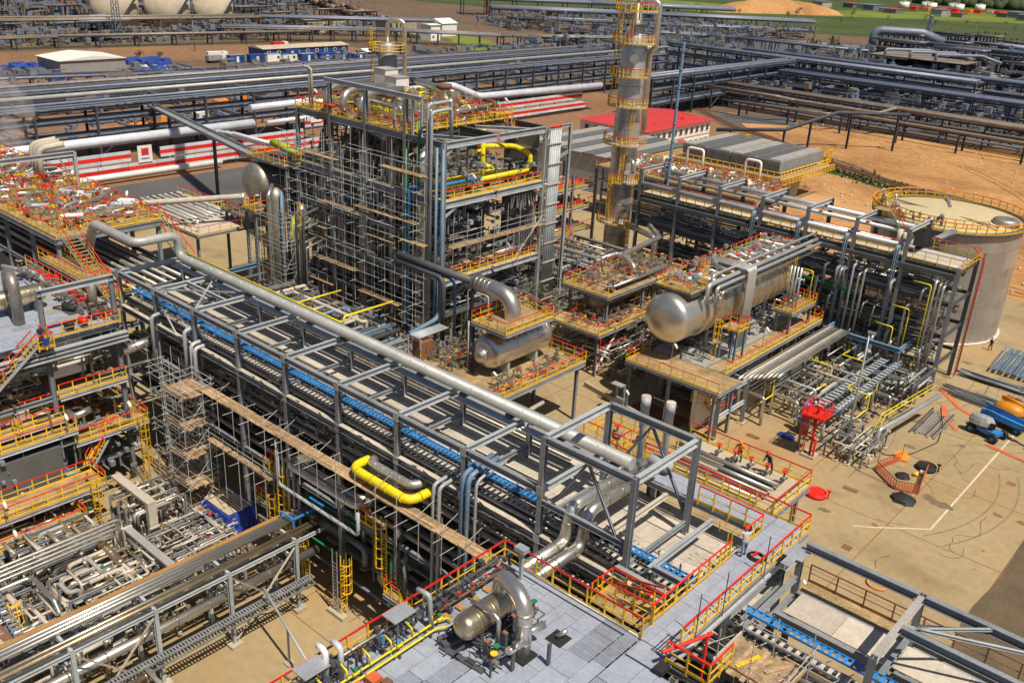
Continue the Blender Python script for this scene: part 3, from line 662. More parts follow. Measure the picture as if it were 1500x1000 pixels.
# ---------------------------------------------------------------- rack continuing to the lower right
r2 = thing('pipe_rack', 'open steel pipe rack with cream covers and truss braces at the lower right corner', 'pipe rack', (-6,39,0))
GX2 = [-15.2,-8.95,-2.7,3.6]
for i, x in enumerate(GX2):
    for y in (YF, YB):
        if not (i == 0 and y == YF): bar('column', r2, (x,y,0), (x,y,ZT if i else 16.9), .3, .3, 'steel', up=(0,1,0))
    if i: bar('cross_beam', r2, (x,YF+.17,ZT-.2), (x,YB-.17,ZT-.2), .3, .4, 'conc_gr')
    for z in (15.2,14.0,11,7.6): bar('cross_beam', r2, (x,YF+.17,z), (x,YB-.17,z), .24, .3)
    if i < 3:
        x2 = GX2[i+1]
        bar('top_beam', r2, (x+.17,YB,ZT-.21), (x2-.17,YB,ZT-.21), .34, .46, 'steel')
        if i: bar('top_beam', r2, (x+.17,39.2,ZT-.21), (x2-.17,39.2,ZT-.21), .32, .44, 'steel')
        bar('girder', r2, (x+.17,YB,14.1), (x2-.17,YB,14.1), .3, .45); bar('girder', r2, (x+.17,39.8,14.1), (x2-.17,39.8,14.1), .3, .6, 'steel'); bar('girder', r2, (x+.17,YF,14.1), (x2-.17,YF,14.1), .3, .45)
        for j in range(2):
            xa, xb = x+(x2-x)*j/2+.015, x+(x2-x)*(j+1)/2-.015
            if i == 0 and j == 0: xa += .5
            block('cover_panel', r2, xa, xb, 40.0, 42.1, 14.40, 14.47, 'cream')
        if i:
            bar('brace', r2, (x+.2,39.4,ZT-.1), (x2-.2,YB-.2,ZT-.1), .14, .14, 'steel_lt'); bar('brace', r2, (x+.2,YB,15.7), (x+3.1,YB,ZT-.4), .14, .14, 'steel_lt')
            bar('brace', r2, (x+.3,39.2,ZT-.1), (x+3.4,YB,ZT-.1), .14, .14, 'steel_lt')
bar('bracket', r2, (-15.2,YB,16.9), (-15.2,40.2,16.9), .5, .35, 'galv'); block('cap_plate', r2, -15.75, -14.7, 41.2, 42.6, 16.92, 16.97, 'galv')
rail(r2, [(-15,43.6,14.3),(3.5,43.6,14.3)], base='brown', top='brown', sp=1.6)
block('walkway', r2, -15, 3.5, 42.5, 43.7, 14.2, 14.28, 'tan_deck')
tray('bright blue ladder cable tray of the lower right rack, below the wooden work deck', (-15.6,37.25,15.72), (3,37.25,15.72), .52, 'blue', 'blue', rung=.36)
tray('pale ladder cable tray of the lower right rack next to the blue one', (-15.6,36.75,15.12), (3,36.75,15.12), .5, 'steel', 'cream', rung=.42)
for k, (y, z, rr) in enumerate([(36.5,14.55,.14),(37,14.55,.12),(37.6,14.5,.16),(35.9,14.5,.1),(36.9,11.5,.2),(38.3,11.5,.22),(39.8,11.5,.25),(41,11.5,.2)]):
    pipe('dark clad pipe lying in the lower right rack', [(-16,y,z),(3.3,y,z)], rr, 'alu_dull', 'pipes lying in the lower right rack', n=8)
wd = thing('work_deck', 'wooden scaffold work deck with tube rails beside the blue tray at the lower right', 'scaffold', (-13,35.2,14.9))
r = random.Random(12)
for k in range(14):
    x = -15.0+k*.24
    bar('plank', wd, (x,33.6+r.uniform(-.3,.2),14.9+r.uniform(0,.05)), (x,36.1+r.uniform(-.2,.2),14.9+r.uniform(0,.05)), .23, .06, 'plank', 'box')
for k in range(4): bar('plank', wd, (-14.2+k*.6,34+k*.3,15.0), (-13.7+k*.6,35.4+k*.1,15.02), .22, .05, 'yellow' if k == 0 else 'plank', 'box')
bar('toe_board', wd, (-15.15,33.5,15.05), (-15.15,36.2,15.05), .06, .3, 'cream', 'box'); bar('toe_board', wd, (-11.7,33.5,15.0), (-11.7,36.2,15.0), .06, .25, 'plank', 'box')
for x in (-15.1,-13.4,-11.6):
    for y in (33.7,36.2): bar('standard', wd, (x,y,11), (x,y,17+r.uniform(-.5,.4)), .06, .06, 'tube', 'rod')
for z in (15.5,16.0):
    for y in (33.7,36.2): bar('ledger', wd, (-15.6,y,z), (-11.0,y,z), .05, .05, 'tube', 'rod')
    bar('ledger', wd, (-11.6,33,z), (-11.6,37,z), .05, .05, 'tube', 'rod')
for k in range(5): bar('ledger', wd, (-16.2+k*1.3,34.5,14.7+.1*k), (-15.0+k*1.3,37.6,14.7+.1*k), .05, .05, 'tube', 'rod')
# ---------------------------------------------------------------- nearest deck (z 16.3) with vessel and U pipe
ZD = 16.3
def panel_floor(t, x0, x1, y0, y1, z, seed, open_p=.3):
    # floor of separate plates and gratings, laid in lanes with open joints
    r = random.Random(seed); x = x0
    while x < x1-.05:
        w = min(r.choice((.55,.75,.95,1.2)), x1-x); y = y0
        if x1-(x+w) < .3: w = x1-x
        while y < y1-.05:
            L = min(r.choice((1.0,1.4,1.9,2.5)), y1-y)
            if y1-(y+L) < .4: L = y1-y
            op = r.random() < open_p
            if op:
                gb_ = MB(); k = max(4, int(w/.085))
                for j in range(k): gb_.box(x+.02+(w-.04)*j/k, x+.02+(w-.04)*(j+.5)/k, y+.015, y+L-.015, z-.06, z-.005)
                for j in range(1, 4): gb_.box(x+.02, x+w-.02, y+L*j/4-.02, y+L*j/4+.02, z-.07, z-.02)
                part('floor_grating', gb_, 'plate', t)
            else: block('floor_plate', t, x+.012, x+w-.012, y+.012, y+L-.012, z-.04, z-r.uniform(0,.008), 'plate')
            y += L
        x += w
dk = thing('equipment_deck', 'blue grey plated deck with red and yellow rails in front of the main rack', 'deck', (-21,24,0))
panel_floor(dk, -26.3, -17.75, 8, 30.95, ZD, 4, .24)
panel_floor(dk, -17.7, -15.2, 8, 29.6, ZD, 9, .1)
for y in (31.0,26,21,16,11): bar('deck_beam', dk, (-26.4,y,ZD-.4), (-16,y,ZD-.4), .25, .5)
bar('deck_beam', dk, (-26.4,8,ZD-.4), (-26.4,31,ZD-.4), .2, .5); bar('deck_beam', dk, (-17.7,8,ZD-.4), (-17.7,31,ZD-.4), .2, .5)
bar('kerb', dk, (-26.3,31.0,ZD+.03), (-17.9,31.0,ZD+.03), .06, .1, 'white', 'box')
for x in (-26,-20,-15.5):
    for y in (30.5,24,17.5,11): bar('column', dk, (x,y,0), (x,y,ZD-.6), .35, .35)
rail(dk, [(-26.4,8,ZD),(-26.4,31.06,ZD),(-17.75,31.06,ZD)], sp=1.15, pr=.04)
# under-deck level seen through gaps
block('lower_dark_slab', dk, -26, -16, 10, 30.5, 12.0, 12.08, 'steel_dk')
# vessel on saddles with the tall U pipe
vs = thing('process_vessel', 'small brass toned drum with a tall silver U pipe on the nearest deck', 'vessel', (-22.6,26,ZD))
vessel(vs, (-22.9,26.2,17.75), (0,1,0), 3.3, .62, 'alu_warm', head=.4, n=28, bands=.95)
for y in (25.2,27.3): saddle(vs, -22.9, y, ZD, 17.35, .9, .22, 'steel_dk')
child_pipe(vs, [(-23.0,26.9,17.9),(-23.0,26.9,19.35),(-20.9,26.2,19.35),(-20.9,26.2,ZD+.05)], .38, 'alu', br=.95, n=22, name='u_pipe')
for z in (17.1,18.2,18.7): part('joint_band', MB().cyl((-20.9,26.2,z),(-20.9,26.2,z+.06),.395,n=22), 'alu', vs)
child_pipe(vs, [(-23.3,25.3,18.5),(-22.0,25.4,18.45),(-21.7,25.4,18.3),(-21.7,25.4,16.6)], .11, 'alu', br=.22)
for s_ in (-1, 1): part('nozzle', MB().cyl((-20.9-.2*s_,26.2,17.3),(-20.9+.2,26.2+1.25*s_,17.45),.17,n=14), 'alu', vs)
part('sleeve', MB().box(-21.4,-20.4,25.7,26.7,ZD,ZD+.12), 'black', vs)
valve(vs, -21.4, 25.0, ZD+.6, .2, wheel='green'); valve(vs, -21.2, 24.6, ZD+.5, .22, wheel='yellow'); valve(vs, -22.3, 28.6, ZD+.5, .2, wheel='green')
for k, (x, y) in enumerate(((-21.9,24.9),(-21.7,25.9),(-22.2,27.0))): part('bracket', MB().box(x-.12,x+.12,y-.12,y+.12,ZD,ZD+1.0), 'steel_dk', vs); part('orange_plate', MB().box(x-.13,x+.13,y-.1,y+.1,ZD+1.0,ZD+1.05), 'brown', vs)
part('support_frame', MB().bar((-22.4,24.6,ZD+.8),(-20.5,25.4,ZD+1.1),.06).bar((-22.2,24.4,ZD+.4),(-20.7,24.6,ZD+.4),.06).bar((-21.0,24.2,ZD),(-21.0,24.2,ZD+1),.08).bar((-20.6,25.2,ZD),(-20.6,25.2,ZD+1.6),.2,.1).bar((-19.7,26.6,ZD),(-19.7,26.6,ZD+1.2),.2,.1), 'steel_dk', vs)
part('floor_frame', MB().bar((-23.9,24.0,ZD+.05),(-21.4,24.2,ZD+.05),.3,.1).bar((-23.9,24.0,ZD+.2),(-23.6,25.2,ZD+.2),.7,.3), 'steel_dk', vs)
# instrument piping along the left rail of the deck
ip = thing('instrument_rack', 'yellow and pink instrument pipes with valves along the left rail of the nearest deck', 'piping', (-25.3,22,ZD))
for k, x in enumerate((-25.0,-24.65)): child_pipe(ip, [(x,9,ZD+.35),(x,24.9-k*.5,ZD+.35),(x+.25,25.4-k*.5,ZD+.35),(x+.25,25.4-k*.5,ZD+.05)], .058, 'yellow_lt', br=.2); [part('flange', MB().cyl((x,10+j*1.7,ZD+.35),(x,10.07+j*1.7,ZD+.35),.1,n=8), 'yellow_lt' if j%2 else 'steel', ip) for j in range(9)]; [part('support', MB().bar((x,10.8+j*1.9,ZD),(x,10.8+j*1.9,ZD+.3),.1), 'steel_dk', ip) for j in range(8)]
child_pipe(ip, [(-25.3,24.6,ZD+.5),(-25.3,30.3,ZD+.55)], .07, 'brown'); child_pipe(ip, [(-25.9,14,ZD+.75),(-25.9,30.2,ZD+.75)], .08, 'alu_dull'); child_pipe(ip, [(-26.2,12,ZD+.45),(-26.2,30.6,ZD+.45),(-18.2,30.6,ZD+.45)], .055, 'alu_dull')
for k in range(9):
    y = 14.5+k*1.25; child_pipe(ip, [(-25.0,y,ZD+.35),(-25.0,y,ZD+.85),(-25.45,y,ZD+.95)], .05, 'yellow_lt', br=.1); 
    if k % 2 == 0: valve(ip, -24.9, y+.4, ZD+.45, .14, (0,1,0), 'green' if k % 4 == 0 else 'blue', 'yellow_lt')
    part('junction_box', MB().box(-26.1,-25.75,y,y+.3,ZD+.2,ZD+.55+.1*(k%3)), ('steel_lt','brown','blue','galv')[k%4], ip)
for k in range(5): y = 25.4+k*.95; part('drip_tray', MB().box(-25.35,-24.95,y,y+.35,ZD+.05,ZD+.12), 'ochre', ip); valve(ip, -25.3, y+.2, ZD+.6, .13, (0,1,0), 'red', 'brown')
child_pipe(ip, [(-25.9,24.4,ZD+1.9),(-25.2,24.5,ZD+1.9),(-25.0,24.5,ZD)], .12, 'steel_lt', br=.25); child_pipe(ip, [(-25.75,19,ZD),(-25.75,19,ZD+1.7),(-26.3,19,ZD+1.75)], .14, 'white_pipe', br=.25); child_pipe(ip, [(-25.5,19.6,ZD),(-25.5,19.6,ZD+1.7),(-26.05,19.6,ZD+1.75)], .14, 'white_pipe', br=.25)
for y in (17.6,22.5): part('canopy', MB().box(-26.2,-25.3,y,y+1.3,ZD+1.3,ZD+1.36), 'galv', ip); part('canopy_post', MB().bar((-25.8,y+.6,ZD),(-25.8,y+.6,ZD+1.3),.09), 'galv', ip)
cb = thing('instrument_stand', 'grey instrument box on a post at the far corner of the nearest deck', 'instrument', (-24.6,30.3,ZD)); part('post', MB().bar((-24.6,30.3,ZD),(-24.6,30.3,ZD+1.7),.16), 'steel_lt', cb); part('box', MB().box(-24.95,-24.3,30.05,30.5,ZD+1.7,ZD+1.95), 'galv', cb)
fl = thing('floor_drain', 'black square floor opening with a small silver nozzle on the nearest deck', 'drain', (-20.4,28.2,ZD)); part('frame', MB().box(-20.9,-20.0,27.8,28.7,ZD,ZD+.04), 'black', fl); part('nozzle', MB().cyl((-20.5,28.2,ZD+.1),(-20.2,28.5,ZD+.5),.12,n=10), 'alu', fl)
bn = thing('brown_crates', 'brown timber crates by the valves in the lower corner of the nearest deck', 'crate', (-24.2,20.2,ZD))
for k, (x, y, s_) in enumerate(((-24.3,20.4,.55),(-23.7,19.9,.45),(-24.3,19.5,.6),(-23.8,20.7,.4))): block('crate', bn, x-s_/2, x+s_/2, y-s_/2, y+s_/2, ZD+.01, ZD+s_*.7, 'brown' if k % 2 else 'orange_net')

mass('small_bore_pipes', -26.1, -25.2, 10, 30.5, ZD+.05, ZD+1.0, 260, 'steel_dk', 63, ip, (.2,.9), (.03,.08)); mass('small_bore_pipes', -24.2, -21.3, 23.6, 28.5, ZD+.03, ZD+.8, 120, 'steel_dk', 64, vs, (.2,.8), (.03,.07)); mass('small_bore_pipes', -26, -18, 9, 31, 12.2, 15.4, 240, 'steel_dk', 65, dk, (1,4), (.08,.25))
# ---------------------------------------------------------------- walkway across the rack with its branch
ww = thing('bridge_walkway', 'blue grey walkway with red handrails where the worker stands, crossing over the rack', 'walkway', (-17,38,ZD))
r = random.Random(2); y = 31.0
while y < 45.1:
    L = min(r.choice((1.3,1.9,2.4)), 45.1-y)
    for k in range(3): block('floor_plate', ww, -17.95+k*.6+.01, -17.95+(k+1)*.6-.01, y+.01, y+L-.01, ZD-.05, ZD-r.uniform(0,.006), 'plate')
    y += L
block('floor_plate', ww, -17.65, -16.2, 29.7, 30.95, ZD-.05, ZD-.002, 'plate')
x = -27.2
while x < -18.0:
    L = min(1.9, -18.0-x)
    for k in range(2): block('floor_plate', ww, x+.01, x+L-.01, 43.3+k*.85+.01, 43.3+(k+1)*.85-.01, ZD-.05, ZD-r.uniform(0,.006), 'plate')
    x += L
for x_ in (-18.0,-16.1): bar('girder', ww, (x_,31,ZD-.25), (x_,45.2,ZD-.25), .16, .36)
for y_ in (43.2,45.1): bar('girder', ww, (-27.2,y_,ZD-.25), (-18.1,y_,ZD-.25), .16, .36)
for (lx, ly) in ((-17,44.6),(-26,44.2)): bar('column', ww, (lx,ly,0), (lx,ly,ZD-.45), .3, .3)
bar('conduit', ww, (-15.9,31.5,ZD-.3), (-15.9,43.5,ZD-.3), .16, .16, 'steel_lt', 'box')
rail(ww, [(-16.1,31.8,ZD),(-16.1,45.1,ZD),(-27.2,45.1,ZD)], sp=1.15, pr=.04)
rail(ww, [(-18.0,32.2,ZD),(-18.0,39.6,ZD)], sp=1.0, pr=.04)
rail(ww, [(-18.0,41.2,ZD),(-18.0,43.15,ZD),(-22.1,43.15,ZD)], sp=1.15, pr=.04)
rail(ww, [(-17.9,32.2,ZD),(-21.2,32.2,ZD-.1)], sp=1.1, pr=.035)
ladder(ww, -18.5, 40.4, 15.6, ZD, -1, 0, cage=True)
rail(ww, [(-16.1,30.6,ZD),(-13.9,30.6,ZD),(-13.9,32.6,ZD)], sp=1.0, pr=.04)
bar('red_post', ww, (-15.0,32.6,ZD+1.0), (-16.0,30.0,ZD+.9), .18, .18, 'red', 'rod12'); bar('red_post', ww, (-15.1,32.4,ZD-1.6), (-15.1,32.4,ZD+1.1), .14, .14, 'red', 'rod')
block('drip_pan', ww, -16.1, -15.6, 29.5, 30.2, ZD+.05, ZD+.3, 'black')
m_ = MB()
for k in range(4): m_.bar((-16.9+k*.15,30.75,ZD+.05),(-16.6+k*.15,31.6,ZD+.6),.03)
part('wire_guard', m_.bar((-16.95,30.7,ZD+.1),(-16.2,30.7,ZD+.1),.03).bar((-16.7,31.5,ZD+.6),(-16.0,31.5,ZD+.6),.03), 'black', ww)
for (x_, y_) in ((-15.95,35.4),(-15.95,39.6),(-16.0,33.0)):
    bar('lamp_pole', ww, (x_,y_,ZD-.6), (x_,y_,ZD+2.4), .06, .06, 'steel_dk', 'rod')
lc = thing('lower_catwalk', 'tan catwalk stair with crossed red rails tucked between the nearest deck and the rack', 'platform', (-19.5,33.6,15.2))
block('deck', lc, -21.8, -18.3, 32.6, 34.4, 15.2, 15.26, 'tan_deck')
rail(lc, [(-21.8,34.4,15.26),(-18.3,34.4,15.26)], sp=.9); rail(lc, [(-21.8,32.6,15.26),(-21.8,34.4,15.26)], sp=.9)
stairs(lc, (-20.9,33.9,15.26), (-18.4,33.4,16.3), .7, side=(.2,1,0))
bar('beam', lc, (-22,35.0,15.9), (-18.2,35.0,15.9), .3, .4, 'conc_gr'); valve(lc, -19.4, 34.2, 15.7, .25)

# second platform behind the branch walkway, lower, with valves
p2 = platform('lower tan platform with long red rails behind the branch walkway', -28.5, -19.4, 47.6, 53.0, 14.4, 'NES', legs=[(-28,48),(-28,52.6),(-20,48),(-20,52.6)], deck='conc', sp=1.6)
for k in range(4): child_pipe(p2, [(-28.2,48.4+k*.8,14.8),(-20.6,48.4+k*.8,14.8)], .14+.04*(k%2), ('alu','alu_dull')[k%2])
for k in range(5): valve(p2, -25.5+k*1.2, 51.7, 14.9, .25, (0,1,0))
part('pan', MB().box(-24.6,-21,49.4,51.2,14.41,14.5), 'steel_dk', p2)
p3 = platform('narrow tan platform with red rail behind the twin vent stacks', -33, -27.2, 46.3, 49.2, 15.2, 'NSW', legs=[(-32.6,48.9),(-28,48.9)], sp=1.2)
valve(p3, -31, 47.5, 15.6, .3); valve(p3, -29.4, 48, 15.6, .3)
vt = thing('vent_stacks', 'pair of tall grey vent stacks rising beside the tall rack bay', 'vent', (-26.2,44.6,16.3))
for k, (x_, y_) in enumerate(((-26.9,44.0),(-25.4,44.4))):
    part('vent_stack', MB().lathe((x_,y_,15.4), (0,0,1), [(0,.19),(3.5,.19),(3.65,.26),(5.0,.26),(5.0,.30),(5.7,.30),(5.7,.24)], n=18), 'steel_lt', vt)
    part('cap', MB().cyl((x_,y_,21.1),(x_,y_,21.14),.29,n=18), 'cream', vt)
part('silencer', MB().lathe((-26.4,44.3,16.9), (1,.1,0), [(0,.1),(.15,.42),(1.5,.42),(1.65,.1)], n=18), 'steel_lt', vt)
rail(vt, [(-28.9,46.0,16.2),(-28.9,43.6,16.2),(-27.3,43.6,16.2)], sp=.9)
pipe('curved silver pipe lying on the ground behind the tall rack bay', [(-33,52,1.5),(-33,54,1.5),(-28,56,1.5),(-20.5,55,1.5),(-20.5,53.6,1.5)], .33, 'alu', br=1.0, n=12)

# ---------------------------------------------------------------- people
def person(label, x, y, z, yaw, pose, top, legs, hat=None, lean=0.0, stride=.10):
    t = thing('person', label, 'person', (x, y, z))
    c, s_ = math.cos(yaw), math.sin(yaw)
    W = lambda v: Vector((x + c*v[0] - s_*v[1], y + s_*v[0] + c*v[1], z + v[2]))   # local: +Y is forward
    L = lean
    V = {'pelvis': (0,0,.92,.15,.12), 'waist': (0,.03+L*.2,1.08,.145,.11), 'chest': (0,.05+L*.5,1.32,.175,.125), 'neck': (0,.05+L*.7,1.50,.062,.06), 'skull': (0,.08+L*.85,1.64,.095,.105), 'crown': (0,.08+L*.9,1.72,.08,.09)}
    for sx, n in ((-1,'l'),(1,'r')):
        V['hip'+n] = (.10*sx,0,.86,.10,.10); V['knee'+n] = (.115*sx,stride*sx*1.1+.04,.48,.075,.075); V['ankle'+n] = (.12*sx,stride*sx,.09,.052,.055); V['toe'+n] = (.13*sx,stride*sx+.17,.045,.048,.04)
        V['sh'+n] = (.21*sx,.05+L*.55,1.42,.075,.075)
        e, h = pose[0 if sx < 0 else 1]
        V['el'+n] = (*e,.052,.052); V['wr'+n] = (*h,.038,.038); d = (Vector(h)-Vector(e)).normalized(); hh = Vector(h)+d*.10; V['ha'+n] = (*hh,.042,.026)
    E = [('pelvis','waist'),('waist','chest'),('chest','neck'),('neck','skull'),('skull','crown')]
    for n in 'lr': E += [('pelvis','hip'+n),('hip'+n,'knee'+n),('knee'+n,'ankle'+n),('ankle'+n,'toe'+n),('chest','sh'+n),('sh'+n,'el'+n),('el'+n,'wr'+n),('wr'+n,'ha'+n)]
    K = list(V); me = bpy.data.meshes.new('body'); me.from_pydata([W(V[k][:3]) for k in K], [(K.index(a), K.index(b_)) for a, b_ in E], [])
    o = bpy.data.objects.new('body_tmp', me); COL.objects.link(o)
    md = o.modifiers.new('skin', 'SKIN'); sk = me.skin_vertices[0].data
    for i, k in enumerate(K): sk[i].radius = V[k][3:5]; sk[i].use_root = (k == 'pelvis')
    o.modifiers.new('sub', 'SUBSURF').levels = 2
    dg = bpy.context.evaluated_depsgraph_get(); nm = bpy.data.meshes.new_from_object(o.evaluated_get(dg)); bpy.data.objects.remove(o)
    nm.name = 'body'; nm.materials.clear()
    for k in (top, legs, 'skin', 'black'): nm.materials.append(M[k])
    hz = [W(V['ha'+n][:3]) for n in 'lr']
    for p in nm.polygons:
        cz = p.center.z - z; p.use_smooth = True
        p.material_index = 3 if cz < .13 else 1 if cz < .95 and min((p.center-h).length for h in hz) > .3 else 2 if cz > 1.5 and min((p.center-h).length for h in hz) > .5 else 2 if min((p.center-h).length for h in hz) < .1 else 0
    bo = link('body', nm, IDENT, t)
    hc = W((0, .08+L*.88, 1.70))
    if hat: part('helmet', MB().lathe(hc+Vector((0,0,-.0)), (c*0-s_*L*.3, c*L*.3, 1), [(-.01,.16),(.01,.125),(.06,.12),(.11,.09),(.135,.03)], n=14), hat, t)
    else: part('hair', MB().lathe(hc+Vector((0,0,-.02)), (0,0,1), [(0,.1),(.06,.095),(.1,.05)], n=12), 'black', t)
    f = MB()
    for sx in (-1, 1): f.cyl(W((.035*sx,.175+L*.88,1.655)), W((.035*sx,.192+L*.88,1.655)), .012, n=6)
    f.cyl(W((0,.17+L*.88,1.60)), W((0,.2+L*.88,1.61)), .015, n=6); f.bar(W((-.03,.172+L*.88,1.56)), W((.03,.172+L*.88,1.56)), .012)
    part('face', f, 'brown', t)
    # fingers
    fg = MB()
    for n, h in zip('lr', hz):
        d = (h - W(V['el'+n][:3])).normalized(); a = d.cross(Vector((0,0,1))); a = a.normalized() if a.length > .1 else Vector((1,0,0))
        for k, ln in enumerate((.075,.085,.08,.06)): q = h + a*(-.03+.02*k) + d*.03; fg.tube([q, q+d*ln*.6, q+d*ln*.9+Vector((0,0,-.02))], .009, n=5)
        fg.tube([h-d*.03, h-d*.01-a*.05, h+d*.03-a*.055], .010, n=5)
    part('fingers', fg, 'skin', t)
    return t
person('worker in pale jacket, blue trousers and red helmet raising one arm on the walkway', -17.55, 40.3, ZD, rad(40), [((-.36,.12,1.22),(-.34,.32,1.08)), ((.36,.16,1.52),(.32,.30,1.78))], 'cloth_w', 'cloth_b', 'red', lean=.1)
rl = thing('hose_reel', 'dark coiled hose lying on the walkway beside the worker', 'hose', (-17.0,40.6,ZD+.03))
b = MB()
for k in range(3): b.tube([(-16.95+(.5-.06*k)*math.cos(a*.4), 40.7+(.42-.05*k)*math.sin(a*.4), ZD+.05+.05*k) for a in range(17)], .04, n=6)
part('coil', b, 'black', rl); part('nozzle', MB().bar((-17.2,40.5,ZD+.08),(-17.0,41,ZD+.2),.09), 'red', rl)
person('person in dark clothes standing on the paving beside the big storage tank', -26.7, 126.2, 0, rad(150), [((-.30,.02,1.15),(-.28,.12,.92)), ((.30,.02,1.15),(.24,.2,.98))], 'cloth_d', 'cloth_d')
person('worker in orange jacket and red helmet bending at the valves of the lower platform', -24.2, 52.2, 14.4, rad(200), [((-.30,.25,1.1),(-.2,.5,.95)), ((.30,.25,1.1),(.2,.5,.95))], 'orange', 'cloth_d', 'orange', lean=.3)
person('worker in dark overalls kneeling height beside the orange jacket on the lower platform', -22.0, 52.3, 14.4, rad(160), [((-.30,.25,1.1),(-.2,.5,.95)), ((.30,.25,1.1),(.2,.5,.95))], 'cloth_d', 'cloth_d', 'red', lean=.35)
# ---------------------------------------------------------------- left multi level structure
ls = thing('process_structure', 'multi level grey steel structure with many yellow railed decks at the left edge', 'structure', (-78,28,0))
LX, LY = (-72,-78,-84,-90), (33.1,27.3,21.4,15.5)
for x in LX:
    for y in LY: bar('column', ls, (x,y,0), (x,y,19.2 if x > -73 and y > 24 else 15.0), .36, .36, 'steel' if y > 30 else 'steel', up=(0,1,0))
bar('portal_beam', ls, (-72,27.1,18.95), (-72,33.3,18.95), .34, .5, 'steel_lt')
for z, w in ((14.8,.5),(9.9,.4),(5.6,.4),(3.0,.35)):
    for x in LX:
        for a_, b__ in zip(LY, LY[1:]): bar('beam', ls, (x,a_-.18,z), (x,b__+.18,z), .28, w, 'steel')
    for y in LY:
        for a_, b__ in zip(LX, LX[1:]): bar('beam', ls, (a_-.18,y,z), (b__+.18,y,z), .28, w)
bar('beam', ls, (-72,21.6,12.7), (-72,27.1,12.7), .3, .45, 'steel_lt')
panel_floor(ls, -90, -71.6, 15.5, 33.4, 15.15, 21, .12)
for k in range(10): block('floor_plate', ls, -83+k*1.1, -82.0+k*1.1, 29.5, 33, 15.151, 15.17, 'conc_gr' if k % 3 else 'plate')
rail(ls, [(-71.7,27.4,15.15),(-71.7,33.4,15.15)], sp=1.2)
rail(ls, [(-77.5,33.5,15.15),(-90,33.5,15.15)], sp=1.3)
for k in range(3): bar('tray', ls, (-71.3+k*.02,22,14.3-.35*k), (-71.3+k*.02,33.6,14.3-.35*k), .45, .12, 'steel_lt', 'box')
# decks, from the top down
def ldeck(x0, x1, y0, y1, z, sides, m='tan_deck', sp=1.2):
    block('floor', ls, x0, x1, y0, y1, z-.06, z, m)
    for a_, b__ in (((x1,y0),(x1,y1)),((x0,y1),(x1,y1))): bar('edge_beam', ls, (*a_,z-.22), (*b__,z-.22), .16, .3, 'steel_lt')
    C = {'E': [(x1-.05,y0,z),(x1-.05,y1-.05,z)], 'N': [(x1-.05,y1-.05,z),(x0,y1-.05,z)], 'S': [(x0,y0+.05,z),(x1-.05,y0+.05,z)], 'W': [(x0+.05,y0,z),(x0+.05,y1-.05,z)]}
    for s_ in sides: rail(ls, C[s_], sp=sp, pr=.04)
ldeck(-76.5,-71.6,27.6,33.3,10.0,'EW'); ldeck(-76,-70.6,27.9,34.3,6.05,'EWN'); ldeck(-77,-71.4,14,27.7,8.2,'E')
ldeck(-76,-70.4,14,28.1,7.4,'E'); ldeck(-69.6,-66.9,12,28.4,3.75,'ENW'); ldeck(-68.2,-65.6,12,26,2.0,'EN'); block('tank_wall', ls, -73.6, -70.4, 10, 26.6, 3.0, 6.4, 'clad_dk'); block('floor', ls, -80, -69.8, 10, 27, .3, .36, 'brown')
rail(ls, [(-72.6,14,9.0),(-72.6,27.7,9.0)], sp=1.2, pr=.04)
for y in (28.6,30.8): bar('stair_stringer', ls, (-70.9,28.4,3.75), (-70.9,30.6,5.9), .1, .25, 'yellow', 'box')
stairs(ls, (-70.2,28.6,3.75), (-71.6,31.5,6.0), .8, side=(.9,.3,0))
stairs(ls, (-71.4,22.5,12.0), (-71.2,26.2,15.2), .9, side=(1,0,0)); block('floor', ls, -72.0, -70.6, 26.2, 27.4, 14.9, 14.96, 'tan_deck'); rail(ls, [(-70.6,26.2,14.96),(-70.6,27.4,14.96),(-71.8,27.4,14.96)], sp=.6, pr=.04)
part('notice', MB().box(-70.52,-70.49,26.5,27.0,15.2,15.8), 'blue_dk', ls)
block('wall_panel', ls, -73.2, -73.1, 27.9, 30.6, 11.0, 15.0, 'white'); block('wall_panel', ls, -73.2, -73.1, 22.2, 25.6, 4.4, 9.6, 'white'); block('wall_panel', ls, -73.2, -73.1, 15, 21.9, 4.0, 7.2, 'white')
block('tank_wall', ls, -77, -74.8, 14, 27, 3.8, 6.6, 'clad_dk')
for k in range(90):
    r = random.Random(100+k); y = r.uniform(13,32); x = r.uniform(-84,-71.5); z = r.choice((2.4,2.9,4.4,5.0,6.6,8.8,9.2,10.7,11.5,12.5))
    part('inner_pipe', MB().tube([(x,y,z),(x,y+r.uniform(2,6),z),(x,y+r.uniform(2,6),z+r.uniform(-2,2))], r.uniform(.07,.2), n=8), r.choice(('alu','alu_dull','steel_dk','steel','cream','brown')), ls)
part('stub_pipe', MB().tube([(-74,28.2,8.3),(-71.0,28.2,8.2),(-71.0,29.6,8.5)], .3, n=14), 'alu', ls)
part('riser', MB().cyl((-71.2,28.3,3.5),(-71.2,28.3,7.0),.15,n=8), 'alu_dull', ls)
